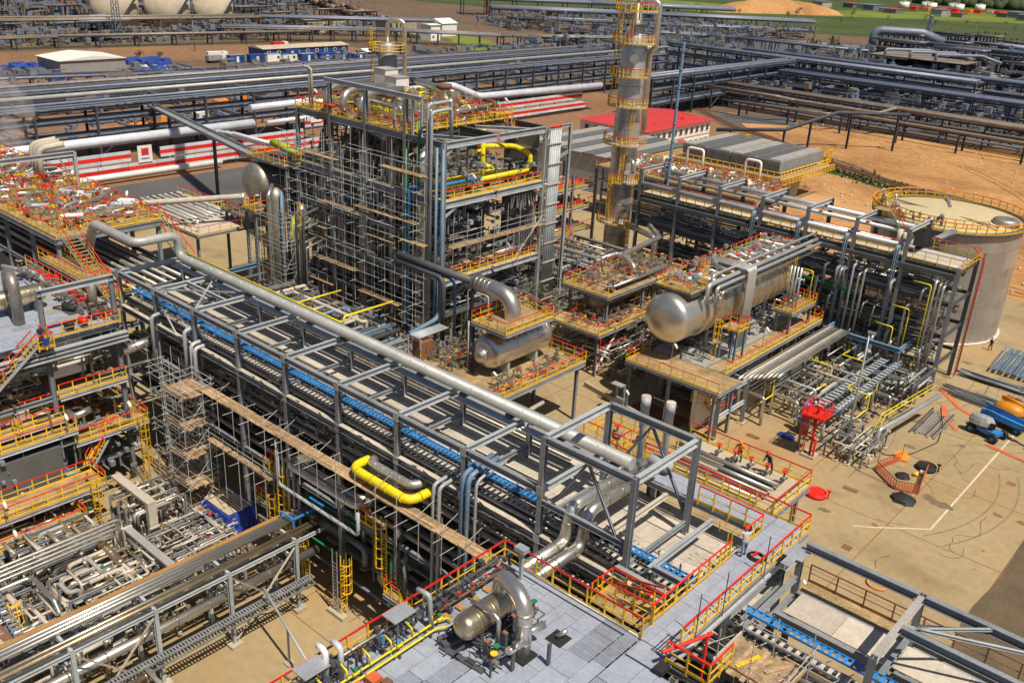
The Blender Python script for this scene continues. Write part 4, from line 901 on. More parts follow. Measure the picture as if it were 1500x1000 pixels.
# vessel and equipment on the top deck
for k in range(40):
    r = random.Random(1500+k); z, xa, xb, ya, yb = r.choice(((10.0,-76,-72.2,28,32.5),(6.05,-75,-71.4,28.6,33.6),(8.2,-76,-72.4,15,27),(7.4,-75,-71,15,27.5),(3.75,-69.4,-67.4,13,27.6),(2.0,-68,-66.2,13,25),(.4,-79,-65,11,23)))
    x, y = r.uniform(xa,xb), r.uniform(ya,yb)
    if k % 3: valve(ls, x, y, z+r.uniform(.4,.9), r.uniform(.14,.26), r.choice(((1,0,0),(0,1,0))), r.choice(('red','steel_dk','green','yellow')), r.choice(('alu','alu_dull','steel_lt')))
    else: part('riser', MB().tube([(x,y,z),(x,y,z+1.8),(x,y+r.choice((-1,1)),z+1.9)], r.uniform(.06,.16), n=7), r.choice(('alu','alu_dull','cream')), ls)
for x0_, y0_, y1_, z in ((-73,14,27,5.2),(-77,28,33,8.0),(-76,15,27,11.2),(-77.5,28,33,12.6)):
    block('floor', ls, x0_-3, x0_, y0_, y1_, z-.06, z, 'steel_dk'); rail(ls, [(x0_,y0_,z),(x0_,y1_,z)], sp=1.2, posts=False)
ladder(ls, -71.9, 24.0, 3.8, 8.2, 1, 0); ladder(ls, -66.6, 27.2, .2, 3.8, 1, 0); ladder(ls, -70.2, 33.4, .3, 6.0, 1, 0)
mass('small_bore_pipes', -83, -71.6, 13, 33, 8.8, 14.6, 420, 'alu_dull', 66, ls, (.5,3), (.05,.14)); mass('small_bore_pipes', -80, -70.2, 12, 33, .4, 7.2, 520, 'steel', 67, ls, (.5,3), (.05,.14)); mass('small_bore_pipes', -76, -67, 12, 28, .5, 3.6, 220, 'cream', 68, ls, (.5,2.4), (.05,.12))
v2 = thing('process_vessel', 'brass toned drum with silver U pipe on the left deck behind the portal beam', 'vessel', (-77,27,15.15))
vessel(v2, (-78.6,28.2,16.6), (0,1,0), 3.4, .75, 'alu_warm', head=.4, n=24, bands=.95)
for y in (27.3,29.3): saddle(v2, -78.6, y, 15.15, 16.1, 1.0, .22, 'steel_dk')
child_pipe(v2, [(-78.6,27.6,17.2),(-78.6,27.6,19.0),(-76.2,27.1,19.0),(-76.2,27.1,15.2)], .45, 'alu_dull', br=.95, n=18, name='u_pipe')
cw_ = platform('short raised catwalk with red and yellow rails along the back of the left deck', -88, -78, 33.9, 36.0, 16.4, 'SEN', legs=[(-87.5,34.2),(-78.5,34.2)], sp=1.1); stairs(cw_, (-77.9,34.9,16.4), (-75.4,34.9,15.2), .9, side=(0,1,0))
mass('small_bore_pipes', -88, -72.5, 31.4, 33.2, 15.2, 16.2, 150, 'alu_dull', 3200, ls, (.3,1.6), (.05,.13)); mass('small_bore_pipes', -88, -72.5, 32.2, 33.3, 15.2, 16.0, 46, 'red', 3201, ls, (.3,1.3), (.06,.14))
pu = thing('pump_set', 'dark pump with a hose on the left deck beside the brass drum', 'pump', (-76.2,31.3,15.2))
part('body', MB().lathe((-76.8,31.0,15.6), (1,.3,0), [(0,.1),(.1,.32),(.5,.35),(.9,.3),(1.3,.22),(1.35,.1)], n=12), 'black', pu); part('base', MB().box(-77,-75.4,30.8,31.8,15.17,15.3), 'steel_dk', pu); part('hose', MB().tube([(-77,30.8,15.3),(-77.8,30.4,15.3),(-77.6,31.6,15.3),(-76.4,31.7,15.3)], .06, n=6), 'black', pu)
for k, (x, y) in enumerate(((-72.6,30.6),(-72.4,29.4))):
    e = thing('red_motor', ('red electric motor against the front rail of the left deck','black electric motor against the front rail of the left deck')[k], 'motor', (x,y,15.15))
    part('casing', MB().lathe((x-.4,y,15.6), (1,.2,0), [(0,.2),(.05,.3),(.7,.3),(.85,.15)], n=12), ('red','black')[k], e); part('base', MB().box(x-.5,x+.5,y-.25,y+.25,15.16,15.32), 'steel_dk', e)
st = thing('vent_pipe', 'thick dull standpipe rising from the left deck in front of the red stairs', 'pipe', (-73.6,32.6,15.2)); part('shell', MB().cyl((-74.6,32.6,15.2),(-74.6,32.6,18.4),.34,n=14), 'alu_dull', st); part('rim', MB().cyl((-74.6,32.6,15.2),(-74.6,32.6,15.35),.5,n=14), 'brown', st)
for y in (24,30.8): bar('cable_ladder', ls, (-75,y,14.9) if y < 25 else (-83,33.9,15.4), (-71.4,y+1,14.9) if y < 25 else (-73.2,33.9,15.4), .6, .15, 'steel_lt', 'box')
mt = thing('meter_skid', 'galvanised meter skid with a curved tray on the far left deck', 'skid', (-88,29,15.2))
for k in range(8): part('tube', MB().tube([(-89+k*.22,28.4,15.2),(-89+k*.22,28.4,16.6),(-89+k*.22,29.5,16.6)], .06, n=6), 'galv', mt)
pipe('curved grey cable duct running down the left deck edge', [(-89,31,15.9),(-85.5,32.3,15.9),(-83,32.6,15.5),(-79.5,32.6,15.4)], .22, 'steel_lt', n=6)
for k in range(6):
    r = random.Random(60+k); x = -80+k*1.1
    valve(ls, x, 33.2, 15.6, .22, (0,1,0), r.choice(('red','red','green')))
for k in range(3): part('red_pipe', MB().tube([(-81+k*.7,32.7,15.35+.2*k),(-76.4+k*.4,32.7,15.35+.2*k)], .12, n=8), 'red', ls)
person('person in navy overalls and red helmet at the head of the left stairs', -71.2, 26.7, 14.96, rad(-90), [((-.28,.1,1.1),(-.24,.32,1.05)), ((.28,.1,1.1),(.24,.32,1.05))], 'cloth_d', 'cloth_d', 'red')
for (x, y, z) in ((-71.5,33,6.1),(-66.8,20.5,3.8),(-70.3,27.2,7.4),(-65.4,20.4,2)): lamp(x, y, z, 1.7, .3, 0)
# ---------------------------------------------------------------- generic pipe manifolds standing on low supports
def manifold(label, x0, x1, y0, y1, zs, n, seed, mats=('alu_mid','alu_warm','alu_dull','alu_dull','cream','conc_gr','cream'), rr=(.07,.2), nv=6, wheel=('alu_dull','steel_dk','red','green'), frame=True, legs=4, lmax=99):
    r = random.Random(seed); t = thing('pipe_manifold', label, 'pipework', ((x0+x1)/2,(y0+y1)/2,0))
    for i in range(n):
        R_ = r.uniform(*rr); z = r.choice(zs) + r.uniform(-.12,.12); m = r.choice(mats)
        if r.random() < .5:
            y = r.uniform(y0,y1); a = r.uniform(x0,x0+(x1-x0)*.5); b_ = min(r.uniform(a+(x1-a)*.4, x1), a+r.uniform(.5,1)*lmax); P = [(a,y,z),(b_,y,z)]; D = (0,1)
        else:
            x = r.uniform(x0,x1); a = r.uniform(y0,y0+(y1-y0)*.5); b_ = min(r.uniform(a+(y1-a)*.4, y1), a+r.uniform(.5,1)*lmax); P = [(x,a,z),(x,b_,z)]; D = (1,0)
        e = r.random()
        if e < .35: P.append((P[-1][0],P[-1][1],max(.05,z-r.uniform(.5,2))))
        elif e < .6: s_ = r.choice((-1,1))*r.uniform(.4,1.6); P.append((P[-1][0]+D[0]*s_,P[-1][1]+D[1]*s_,z))
        elif e < .75: s_ = r.choice((-1,1))*r.uniform(.5,1.2); P += [(P[-1][0]+D[0]*s_,P[-1][1]+D[1]*s_,z), (P[-1][0]+D[0]*s_,P[-1][1]+D[1]*s_,.1)]
        if r.random() < .45: P = [(P[0][0],P[0][1],max(.05,z-r.uniform(.6,2.2)))] + P
        p_ = child_pipe(t, P, R_, m, br=R_*2.4, n=8)
        a, b__ = Vector(P[-2]), Vector(P[-1]) 
        if (b__-a).length > .5:
            d = (b__-a).normalized(); c = a+d*((b__-a).length-.12)
            part('flange', MB().cyl(c, c+d*.08, R_*1.9, n=9), m, p_)
    for i in range(nv):
        valve(t, r.uniform(x0,x1), r.uniform(y0,y1), r.choice(zs), r.uniform(.12,.2), r.choice(((1,0,0),(0,1,0))), r.choice(wheel), r.choice(mats))
    if frame:
        for i in range(legs):
            x = x0+(x1-x0)*(i+.5)/legs; z = max(zs)-.15
            for y in (y0+.3, y1-.3): bar('support', t, (x,y,0), (x,y,z), .16, .16, 'steel'); block('footing', t, x-.25,x+.25,y-.25,y+.25,0,.15,'conc')
            bar('support_beam', t, (x,y0+.3,z), (x,y1-.3,z), .16, .18, 'steel')
    return t

# ---------------------------------------------------------------- low pipe bridge from the left to the main rack (along Y)
lb = thing('pipe_bridge', 'low pipe bridge on grey posts carrying shiny pipes to the main rack', 'pipe bridge', (-48.5,24,0))
for y in (32.6,27.2,21.9,16.6,11.3):
    for x in (-47.2,-50.0):
        bar('column', lb, (x,y,.25), (x,y,6.15), .26, .26, 'steel_lt'); block('footing', lb, x-.45, x+.45, y-.45, y+.45, 0, .27, 'conc')
    for z in (6.0,4.4,3.3): bar('cross_beam', lb, (-47.2,y,z), (-50,y,z), .2, .24, 'steel_lt')
for x in (-47.2,-50.0): bar('long_beam', lb, (x,8,5.9), (x,35.6,5.9), .16, .22, 'steel_lt')
for a_, b__ in ((32.4,27.4),(21.7,16.8)):
    bar('brace', lb, (-47.1,a_,.5), (-47.1,b__,5.6), .1, .1, 'cream'); bar('brace', lb, (-47.1,b__,.5), (-47.1,a_,5.6), .1, .1, 'cream')
bar('tray', lb, (-50.35,9,6.1), (-50.35,35.4,6.1), .4, .12, 'ochre', 'box')
for k, (x, z, rr_, m) in enumerate(((-49.75,6.32,.14,'alu'),(-49.4,6.32,.14,'alu'),(-49.05,6.32,.14,'alu'),(-48.0,6.3,.12,'alu_warm'),(-47.6,6.3,.14,'alu_warm'))):
    pipe('shiny straight pipe on top of the low pipe bridge, one of five', [(x,7,z),(x,36,z)], rr_, m, 'straight pipes on top of the low pipe bridge', n=8)
pipe('long fat silver pipe slung under the low pipe bridge', [(-48.0,8,3.75),(-48.0,35,3.75)], .34, 'alu', n=14, bands=2.4)
pipe('thinner silver pipe slung beside the fat one under the low bridge', [(-48.9,8,4.7),(-48.9,35,4.7)], .2, 'alu', n=10)
tray('grey cable tray hung on the near side of the low pipe bridge', (-46.6,12,2.9), (-46.6,33.5,2.9), .5, 'steel', 'steel', rung=.22); tray('grey cable tray lower on the near side of the low pipe bridge', (-46.6,12,2.3), (-46.6,33.5,2.3), .45, 'steel', 'steel_dk', rung=.24)
bl_ = thing('blue_portal', 'small bright blue steel frame at the end of the low pipe bridge', 'frame', (-49,34.6,6.2)); part('frame', MB().bar((-49.9,33.2,6.3),(-49.9,36,6.3),.12).bar((-48.4,33.2,6.9),(-48.4,36,6.9),.12).bar((-49.9,33.3,6.9),(-48.4,33.3,6.9),.12).bar((-49.9,33.3,6.2),(-49.9,33.3,6.9),.12).bar((-48.4,33.3,6.2),(-48.4,33.3,6.9),.12).bar((-49.9,35.9,6.9),(-48.4,35.9,6.9),.12), 'blue', bl_)
# rising connections beside the bridge
manifold('knee high bundle of shiny pipes left of the low pipe bridge', -53.6, -50.6, 15, 31, (1.4,2.6,3.4), 70, 11, nv=10, lmax=3.4)
manifold('dense grid of shiny pipes and valves in front of the blue tarpaulin', -60.5, -53.5, 27.2, 33.4, (1.0,1.8,2.6), 100, 12, nv=26, rr=(.05,.11), lmax=3.4)
manifold('group of shiny pipes on frames beside the foot of the scaffold tower', -66, -61, 27.5, 32.5, (1.2,2.4,3.6), 56, 13, nv=8, rr=(.08,.17), lmax=3.4)
manifold('tangle of silver pipes in the lower left corner of the yard', -60, -53.5, 19.8, 26.8, (.9,1.8,2.8), 110, 14, nv=16, lmax=3.4)
manifold('rows of silver pipes beneath the lowest left deck', -66, -60, 19.5, 26, (1.0,2.0,3.0), 64, 15, nv=8, lmax=3.4)
manifold('jumble of pipes at the very bottom left of the yard', -59, -50.5, 11.5, 19.5, (.9,1.9,3.0,3.8), 120, 16, nv=16, lmax=3.4)
manifold('silver pipes running past the low bridge toward the nearest deck', -46.4, -43.2, 11, 20.5, (.8,1.8,2.6), 40, 17, nv=6)
manifold('pipes and valves at the left edge under the lowest deck', -68, -59.5, 10, 19, (1.2,2.4), 80, 18, nv=10, lmax=3.4)
manifold('tall dim tangle of pipes under the front of the main rack', -60, -36, 36.6, 41.6, (1,2.5,4.2,6), 70, 41, mats=('alu_dull','steel_dk','alu_dull','steel','green'), rr=(.08,.24), nv=8, frame=False)
manifold('tall pipes and frames crowded behind the main rack', -74, -30, 43.4, 49, (1.5,3.5,6,8.5,10), 110, 42, mats=('alu_dull','steel','cream','alu','steel_lt'), rr=(.08,.2), nv=14, legs=8)
manifold('crowded low pipes between the tower and the main rack', -100, -66, 47, 66, (1.2,2.6,4,5.6), 130, 43, mats=('alu_dull','steel','cream','bluesteel','alu_dull','steel_dk'), rr=(.1,.3), nv=16, legs=7)
manifold('pipes and dark valves around the foot of the tall column', -90, -66, 96, 106, (1.2,3,5,7), 80, 44, mats=('alu_dull','steel','steel_dk','galv'), rr=(.1,.28), nv=14, legs=6)
manifold('pipes in the gap between the large vessel table and the right rack', -56, -44, 104.5, 112, (1.5,3.4,6,9), 50, 45, mats=('alu_dull','galv','steel_dk'), rr=(.1,.25), nv=8)
manifold('dim pipes under the large vessel table', -49, -43.6, 82, 104, (.8,2,3.6), 46, 46, mats=('alu_dull','steel_dk','steel'), rr=(.1,.25), nv=8, frame=False)
mass('small_pipework', -66, -50.6, 11, 33.5, .05, 2.2, 900, 'alu_dull', 70, None, (.2,1.4), (.04,.1)); mass('small_pipework', -64, -50.6, 11, 33, .05, 2.8, 420, 'cream', 71, None, (.2,1.4), (.04,.1)); mass('small_pipework', -39.5, -29, 89, 105, .05, 2.2, 260, 'steel_dk', 72, None, (.2,1.5), (.05,.12)); mass('small_pipework', -74, -31, 43.6, 57, .05, 6, 800, 'alu_dull', 73, None, (.4,2.4), (.05,.14)); mass('small_pipework', -100, -66, 47, 70, .05, 5, 900, 'steel', 74, None, (.5,3), (.06,.16)); mass('small_pipework', -92, -52, 81, 108, .05, 7, 1100, 'alu_dull', 75, None, (.5,3), (.06,.16)); mass('small_pipework', -56, -44, 104, 113, .05, 8, 300, 'steel', 76, None, (.5,3), (.06,.16))
# four big portal goose necks over the pipe yard
for k, (x, y0, y1, z, rr_) in enumerate(((-60.8,20.6,26.4,4.2,.13),(-60.3,20.3,26.0,4.2,.13),(-59.8,20.0,25.6,4.2,.13),(-59.3,19.7,25.2,4.2,.13))):
    pipe('pale pipe of four side by side crossing the lower left yard', [(x-6,y0-5+k*.1,z),(x-6+.2,y0-5+k*.1,z),(x,y0-5+k*.1,z),(x,y1,z),(x,y1,1)], rr_, 'alu', 'four parallel pale pipes crossing the lower left yard', br=.4, n=8)
for k in range(4):
    pipe('silver pipe in a flat row of four at the bottom left edge', [(-52.6+k*.05,11+.32*k,4.1),(-47.5,11+.32*k,4.1)], .11, 'alu', 'flat row of four silver pipes at the bottom edge', n=8)
pipe('silver loop pipe with a long low bend above the red railed stage', [(-57.8,14.6,4.6),(-57.8,18.6,4.6),(-54.4,18.6,4.6),(-53.6,18.6,3.6),(-51,18.6,3.6),(-51,21.0,3.6)], .17, 'alu', br=.5, n=10)
ex = thing('heat_exchanger', 'tan tube shaped exchanger lying on saddles under the lowest left decks', 'heat exchanger', (-60,25.6,0))
vessel(ex, (-60.2,24.6,2.9), (1,-.02,0), 5.6, .34, 'alu_warm', n=16, bands=2.8); saddle(ex, -62, 24.6, 0, 2.6, .5, .25, along='X'); saddle(ex, -58.4, 24.6, 0, 2.6, .5, .25, along='X')
du = thing('cable_duct', 'wide brown flat cable duct with lids at the bottom left', 'duct', (-60,15,3))
for k in range(6): block('lid', du, -63+k*1.9, -61.12+k*1.9, 14.6, 15.5, 3.7, 3.9, 'conc_gr' if k % 2 else 'brown')
for k in range(4): block('support', du, -62.6+k*3, -62.4+k*3, 14.7, 15.4, 0, 3.7, 'steel')
d2 = thing('cable_duct', 'pale lidded cable duct standing on end posts near the shiny pipe grid', 'duct', (-62.5,28.8,3))
block('lid', d2, -66.3, -60.5, 28.5, 29.2, 4.4, 4.65, 'cream'); block('leg', d2, -61, -60.5, 28.5, 29.2, 0, 4.4, 'cream'); block('lid', d2, -60.4, -54, 26.4, 27.0, 3.2, 3.4, 'conc_gr'); block('leg', d2, -60.7, -60.4, 26.3, 27.1, 0, 3.4, 'cream')
tray('long tray with blue cables in the lower left yard', (-62,16.6,4.6), (-50.5,15.4,4.6), .5, 'bluesteel', 'steel', rung=.5)
pit = thing('pump_stage', 'small yellow stage with a bright red rail amid the lower left pipes', 'platform', (-54,16,1.5))
block('deck', pit, -55, -52.2, 15.2, 17.4, 1.44, 1.5, 'tan_deck'); rail(pit, [(-55,15.2,1.5),(-52.2,15.2,1.5),(-52.2,17.4,1.5)], sp=.9); ladder(pit, -55.4, 16.4, 1.5, 4.2, 1, 0)
pu = MB().lathe((-53.4,16.4,1.5), (0,0,1), [(0,.4),(.6,.4),(.7,.5),(.8,.5),(.85,.25),(1.4,.22)], n=14); part('pump', pu, 'alu_warm', pit)
sp = thing('pipe_strut', 'thin grey pipe strut crossing the beige yard below the red deck rail', 'pipe', (-44,30,2))
part('strut', MB().tube([(-46.6,29.4,4.0),(-36.5,27.6,1.2)], .09, n=7), 'steel_lt', sp)
for f in (.35,.7): x = -46.6+10.1*f; part('post', MB().bar((x,29.4-1.8*f,0),(x,29.4-1.8*f,4.0-2.8*f),.12), 'steel_lt', sp); part('foot', MB().box(x-.3,x+.3,29.1-1.8*f,29.7-1.8*f,0,.15), 'conc', sp)
manifold('pipes and bent tubes on the yard beside the red deck rail', -40, -29, 22.5, 29.5, (.8,1.8,3.0), 34, 19, nv=8, rr=(.05,.12), legs=3)
for k in range(3): pipe('bent pale standpipe in the beige yard just outside the red deck rail', [(-36+k*2.2,24+k*1.6,.1),(-36+k*2.2,24+k*1.6,3.2),(-33.5+k*2,24.6+k*1.6,3.2),(-33.5+k*2,24.6+k*1.6,.1)], .1, 'alu', 'bent pale standpipes by the red deck rail', br=.3, n=8)
# ---------------------------------------------------------------- central process tower
tw = thing('process_tower', 'tall open steel process tower wrapped in scaffolding at the middle of the plant', 'process tower', (-85,79.5,0))
TX, TY = (-98,-91.5,-85,-78.2,-72), (71,79.5,88)
for x in TX:
    for y in TY:
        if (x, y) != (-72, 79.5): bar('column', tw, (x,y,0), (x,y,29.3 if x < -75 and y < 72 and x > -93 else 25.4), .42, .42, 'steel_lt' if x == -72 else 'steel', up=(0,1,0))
for z, w in ((25.2,.75),(18.6,.8),(9.4,.7),(14.2,.35),(4.8,.4)):
    big = w > .5
    for y in TY:
        for a_, b__ in zip(TX, TX[1:]):
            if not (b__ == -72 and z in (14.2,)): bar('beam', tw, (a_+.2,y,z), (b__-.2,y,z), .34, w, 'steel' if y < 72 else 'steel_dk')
    for x in TX:
        if x == -72 and not big: continue
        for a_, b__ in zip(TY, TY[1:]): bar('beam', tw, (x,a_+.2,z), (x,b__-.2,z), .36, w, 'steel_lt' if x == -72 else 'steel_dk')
bar('brace', tw, (-72,71.2,17.2), (-72,73.2,18.3), .2, .2, 'steel_lt'); bar('brace', tw, (-72,86.2,18.3), (-72,87.8,17.0), .2, .2, 'steel_lt'); bar('brace', tw, (-72,71.2,24), (-72,72.4,24.8), .16, .16, 'steel_lt'); bar('brace', tw, (-72,87,24.8), (-72,87.9,24), .16, .16, 'steel_lt')
bar('beam', tw, (-78,73,25.1), (-72.2,77,25.1), .3, .5, 'steel_lt'); bar('beam', tw, (-78,82,25.1), (-72.2,87,25.1), .3, .5, 'steel_lt')
bar('beam', tw, (-92.5,71,29.6), (-75.6,71,29.6), .3, .5, 'steel_lt')
for x in (-80,-77,-75.6): bar('post', tw, (x,71,25.5), (x,71,29.4), .22, .22, 'steel_lt')
# floors
block('floor', tw, -97.8, -78, 71.2, 87.8, 25.5, 25.62, 'tan_deck'); block('floor', tw, -97.8, -72.3, 71.3, 87.8, 18.9, 19.0, 'tan_deck'); block('floor', tw, -97.8, -72.3, 71.3, 87.8, 9.65, 9.75, 'tan_deck'); block('floor', tw, -97.8, -78.3, 71.3, 87.8, 14.4, 14.48, 'steel_dk'); block('floor', tw, -97.8, -72.3, 71.3, 87.8, 5.0, 5.08, 'steel_dk')  # the two dark steel floors are added to darken the tower interior
rail(tw, [(-98.2,80,25.62),(-98.2,70.9,25.62),(-77.9,70.9,25.62),(-77.9,88,25.62),(-90,88.1,25.62)], sp=1.5, pr=.05)
for z in (19.0,9.75): rail(tw, [(-72.2,71.4,z),(-72.2,87.7,z)], sp=1.5, pr=.045)
stairs(tw, (-76.6,88.4,22.0), (-76.6,86.2,25.62), 1.1, side=(1,0,0)); rail(tw, [(-78,84,26.6),(-76,86.2,26.6)], sp=1.2, posts=False)
block('canopy', tw, -93, -91, 70.6, 71.2, 26.7, 26.78, 'red')
# heater casing inside, in ribbed cladding panels
cs = thing('furnace_casing', 'dark ribbed furnace casing standing inside the scaffolded tower', 'furnace', (-86,81,0))
for i in range(7):
    for z0, z1 in ((1,9.2),(10,18.2),(19.2,24.8)):
        x = -93+i*1.66; block('cladding_panel', cs, x+.02, x+1.64, 78.4, 78.5, z0, z1, 'clad')
for j in range(6):
    for z0, z1 in ((1,9.2),(10,18.2),(19.2,24.8)):
        y = 78.6+j*1.5; block('cladding_panel', cs, -81.25, -81.15, y+.02, y+1.48, z0, z1, 'clad')
        for k in range(3): block('rib', cs, -81.15, -81.06, y+.25+k*.5, y+.4+k*.5, z0, z1, 'clad_dk')
block('core', cs, -92.9, -81.3, 78.55, 87.4, .5, 24.7, 'clad_dk')
block('wall_panel', cs, -77.8, -72.6, 87.5, 87.6, 10, 18, 'clad'); block('wall_panel', cs, -77.8, -72.6, 87.5, 87.6, 19.2, 24.5, 'clad_dk')
for z0 in (20.6,22.6): block('wall_band', cs, -77.8, -72.6, 87.42, 87.5, z0, z0+.2, 'conc_gr')
for k in range(18): block('wall_rib', cs, -77.6+k*.28, -77.5+k*.28, 87.38, 87.5, 10.2, 17.8, 'clad')
# yellow gas header on the 19 m floor
pipe('fat yellow gas pipe along the open tower floor, bending back at its far end', [(-73.4,71.3,20.2),(-73.4,87.0,20.2),(-73.4,87.0,22.2),(-76.2,87.0,22.6),(-76.8,82.2,23.0)], .31, 'yellow_lt', br=.8, n=16, bands=2.1)
pipe('fat yellow gas pipe climbing behind the first on the open floor of the tower', [(-75.0,71.4,20.3),(-75.0,83.4,20.3),(-76.8,83.0,20.5),(-76.8,82.2,20.9),(-76.8,82.2,25.0)], .31, 'yellow_lt', br=.6, n=16, bands=2.1)
valve(tw, -76.6, 81.2, 22.6, .3, (0,1,0), 'red', 'yellow_lt')
for k in range(4): bar('pipe_support', tw, (-74.2,73+k*3.6,19.0), (-74.2,73+k*3.6,19.9), .15, 1.8, 'steel_dk', 'box')
pipe('blue water pipe turning at the scaffolded corner of the tower', [(-76.9,70.4,2.6),(-76.9,70.4,19.8),(-73.0,70.9,20.6),(-73,78,20.6)], .16, 'blue', br=.3, n=8)
pipe('green fire pipe beside the blue pipe at the tower corner', [(-77.5,70.5,3),(-77.5,70.5,24)], .12, 'green', n=7)
pipe('thin green pipe standing at the upper tower corner', [(-75.6,70.6,19.6),(-75.6,70.6,27.4)], .13, 'green', n=7)
# vertical insulated lines on the scaffolded face
gp = 'thick insulated risers on the scaffolded face of the tower'
for k, (x, zt, r_) in enumerate(((-86.8,22.6,.45),(-81.4,22.6,.45),(-76.6,22.8,.5),(-91.4,21.6,.36),(-94.6,19.6,.3))):
    pipe('thick insulated riser on the scaffolded face, bending into the tower near the top', [(x,72.0,1.5),(x,72.0,zt),(x-.6,73.5,zt+.9),(x-1,75.4,zt+.9)], r_, 'alu_mid', gp, br=1.1, n=14, bands=1.3)
for k in range(26):
    r = random.Random(40+k); x = -97+k*.8+r.uniform(-.3,.3)
    pipe('slim riser among many on the scaffolded face of the tower', [(x,71.6+r.uniform(0,.6),.5),(x,71.9,r.uniform(12,24)),(x+.01,74,r.uniform(22,24.5))], r.uniform(.1,.22), r.choice(('alu_dull','alu_mid','steel_dk','alu_mid','steel_lt')), 'slim risers on the scaffolded face of the tower', n=7)
for k, (x, z1) in enumerate(((-73.9,29.3),(-73.3,28.6))):
    pipe(('taller' if k == 0 else 'shorter')+' of two pale goose neck conduits climbing the front tower corner', [(x,70.3,4 if k == 0 else 5),(x,70.3,z1),(x+.2,73.6-k*.5,z1+.2),(x+.2,73.6-k*.5,z1-3)], .2, 'steel_lt', br=.5, n=8)
for x, y in ((-72.4,70.3),(-71.5,70.4)): pipe('pale blue conduit riser hugging the front tower column', [(x,y,3.4),(x,y,25)], .15, 'bluesteel', 'pale blue risers on the front tower column', n=7)
pipe('sky blue conduit sweeping from the tower foot down to the main rack', [(-71.9,70.6,10),(-71.9,70.6,5.5),(-71.9,64,4.4),(-71.9,58,4.4)], .28, 'bluesteel', br=1.2, n=8)
# riser ladder of conduits at the right corner
rc = thing('conduit_riser', 'tall flat riser of pale conduits with cross clamps at the right corner of the tower', 'conduits', (-71.4,89.4,0))
for k in range(6): part('conduit', MB().cyl((-71.5,88.4+k*.36,2.5),(-71.5,88.4+k*.36,25.3),.14,n=6), 'steel_lt', rc)
for k in range(9): bar('clamp', rc, (-71.3,88.1,3.5+k*2.5), (-71.3,90.6,3.5+k*2.5), .08, .16, 'cream', 'box')
for k in range(6): part('red_cap', MB().cyl((-71.5,88.4+k*.36,25.3),(-71.5,88.4+k*.36,25.6),.15,n=6), 'red', rc)
bar('post', rc, (-71.5,92.1,0), (-71.5,92.1,25.6), .36, .36, 'steel_lt'); bar('arm', rc, (-71.5,88,25.4), (-71.5,92.2,25.4), .25, .35, 'steel_lt'); bar('arm', rc, (-71.5,90,21.6), (-71.5,92.2,22.2), .2, .3, 'steel_lt')
# scaffold skin on the long face
sc = thing('scaffold_skin', 'scaffold of crossed tubes covering the long left face of the tower', 'scaffold', (-86,69,0))
r = random.Random(31); XS = [-99.2+i*1.8 for i in range(15)]
for x in XS:
    for y in (68.9,69.7): bar('standard', sc, (x+(.4 if y > 69 else 0),y,0), (x+(.4 if y > 69 else 0),y,23.6+r.uniform(-2,1.5)), .085, .085, 'tube', 'rod')
for k in range(16):
    z = 1.2+k*1.45
    for j in range(4):
        a_ = -99.6+j*6.6+r.uniform(-.6,.6); b__ = a_+6.8+r.uniform(-.8,.8)
        if r.random() < .88: bar('ledger', sc, (a_,68.84,z), (min(b__,-72.5),68.84,z+r.uniform(-.03,.03)), .08, .08, 'tube', 'rod')
        if r.random() < .8: bar('ledger', sc, (a_,69.66,z+.2), (min(b__,-73),69.66,z+.2), .06, .06, 'tube', 'rod')
for k in range(120):
    x = r.choice(XS); z = 1.2+r.randrange(16)*1.45; bar('transom', sc, (x+.1,67.9+r.uniform(-.3,.3),z+.06), (x+.1,70,z+.06), .06, .06, 'tube', 'rod')
for x0_, x1_, z in ((-91.5,-82,15.6),(-84.5,-74,16.4),(-80,-73,21.9),(-97,-88,21.0),(-82.6,-77.6,13.4),(-84,-76.8,6.0),(-84,-75.5,2.2),(-97.5,-90,12.2),(-93,-84.5,8.2),(-97,-89,5.2),(-76.5,-72.6,14.2)):
    x = x0_
    while x < x1_:
        L = min(r.uniform(2.4,3.6), x1_-x)
        for j in range(3): bar('plank', sc, (x,68.75+j*.3,z+r.uniform(-.02,.04)), (x+L,68.75+j*.3,z+r.uniform(-.02,.04)), .27, .06, 'plank', 'box')
        x += L
for z in (15.0,10.6,13.0):
    for j in range(3):
        for k in range(6): bar('plank', sc, (-71.6+j*.28,71.5+k*2.7,z-1.2), (-71.6+j*.28,74.1+k*2.7,z-1.2), .26, .06, 'plank', 'box') if z == 15.0 else None
for z in (14.3,14.9,15.5):
    bar('ledger', sc, (-70.9,71,z), (-70.9,88,z), .065, .065, 'tube', 'rod')
for k in range(8): bar('standard', sc, (-70.9,71.6+k*2.25,9.9), (-70.9,71.6+k*2.25,17.6), .07, .07, 'tube', 'rod')
bar('brace', sc, (-70.9,82,10.4), (-70.9,87,15), .07, .07, 'tube', 'rod')
pipe('lime green riser at the left end of the scaffolded face', [(-95.6,68.2,1),(-95.6,68.2,12.4)], .36, 'lime', n=12)
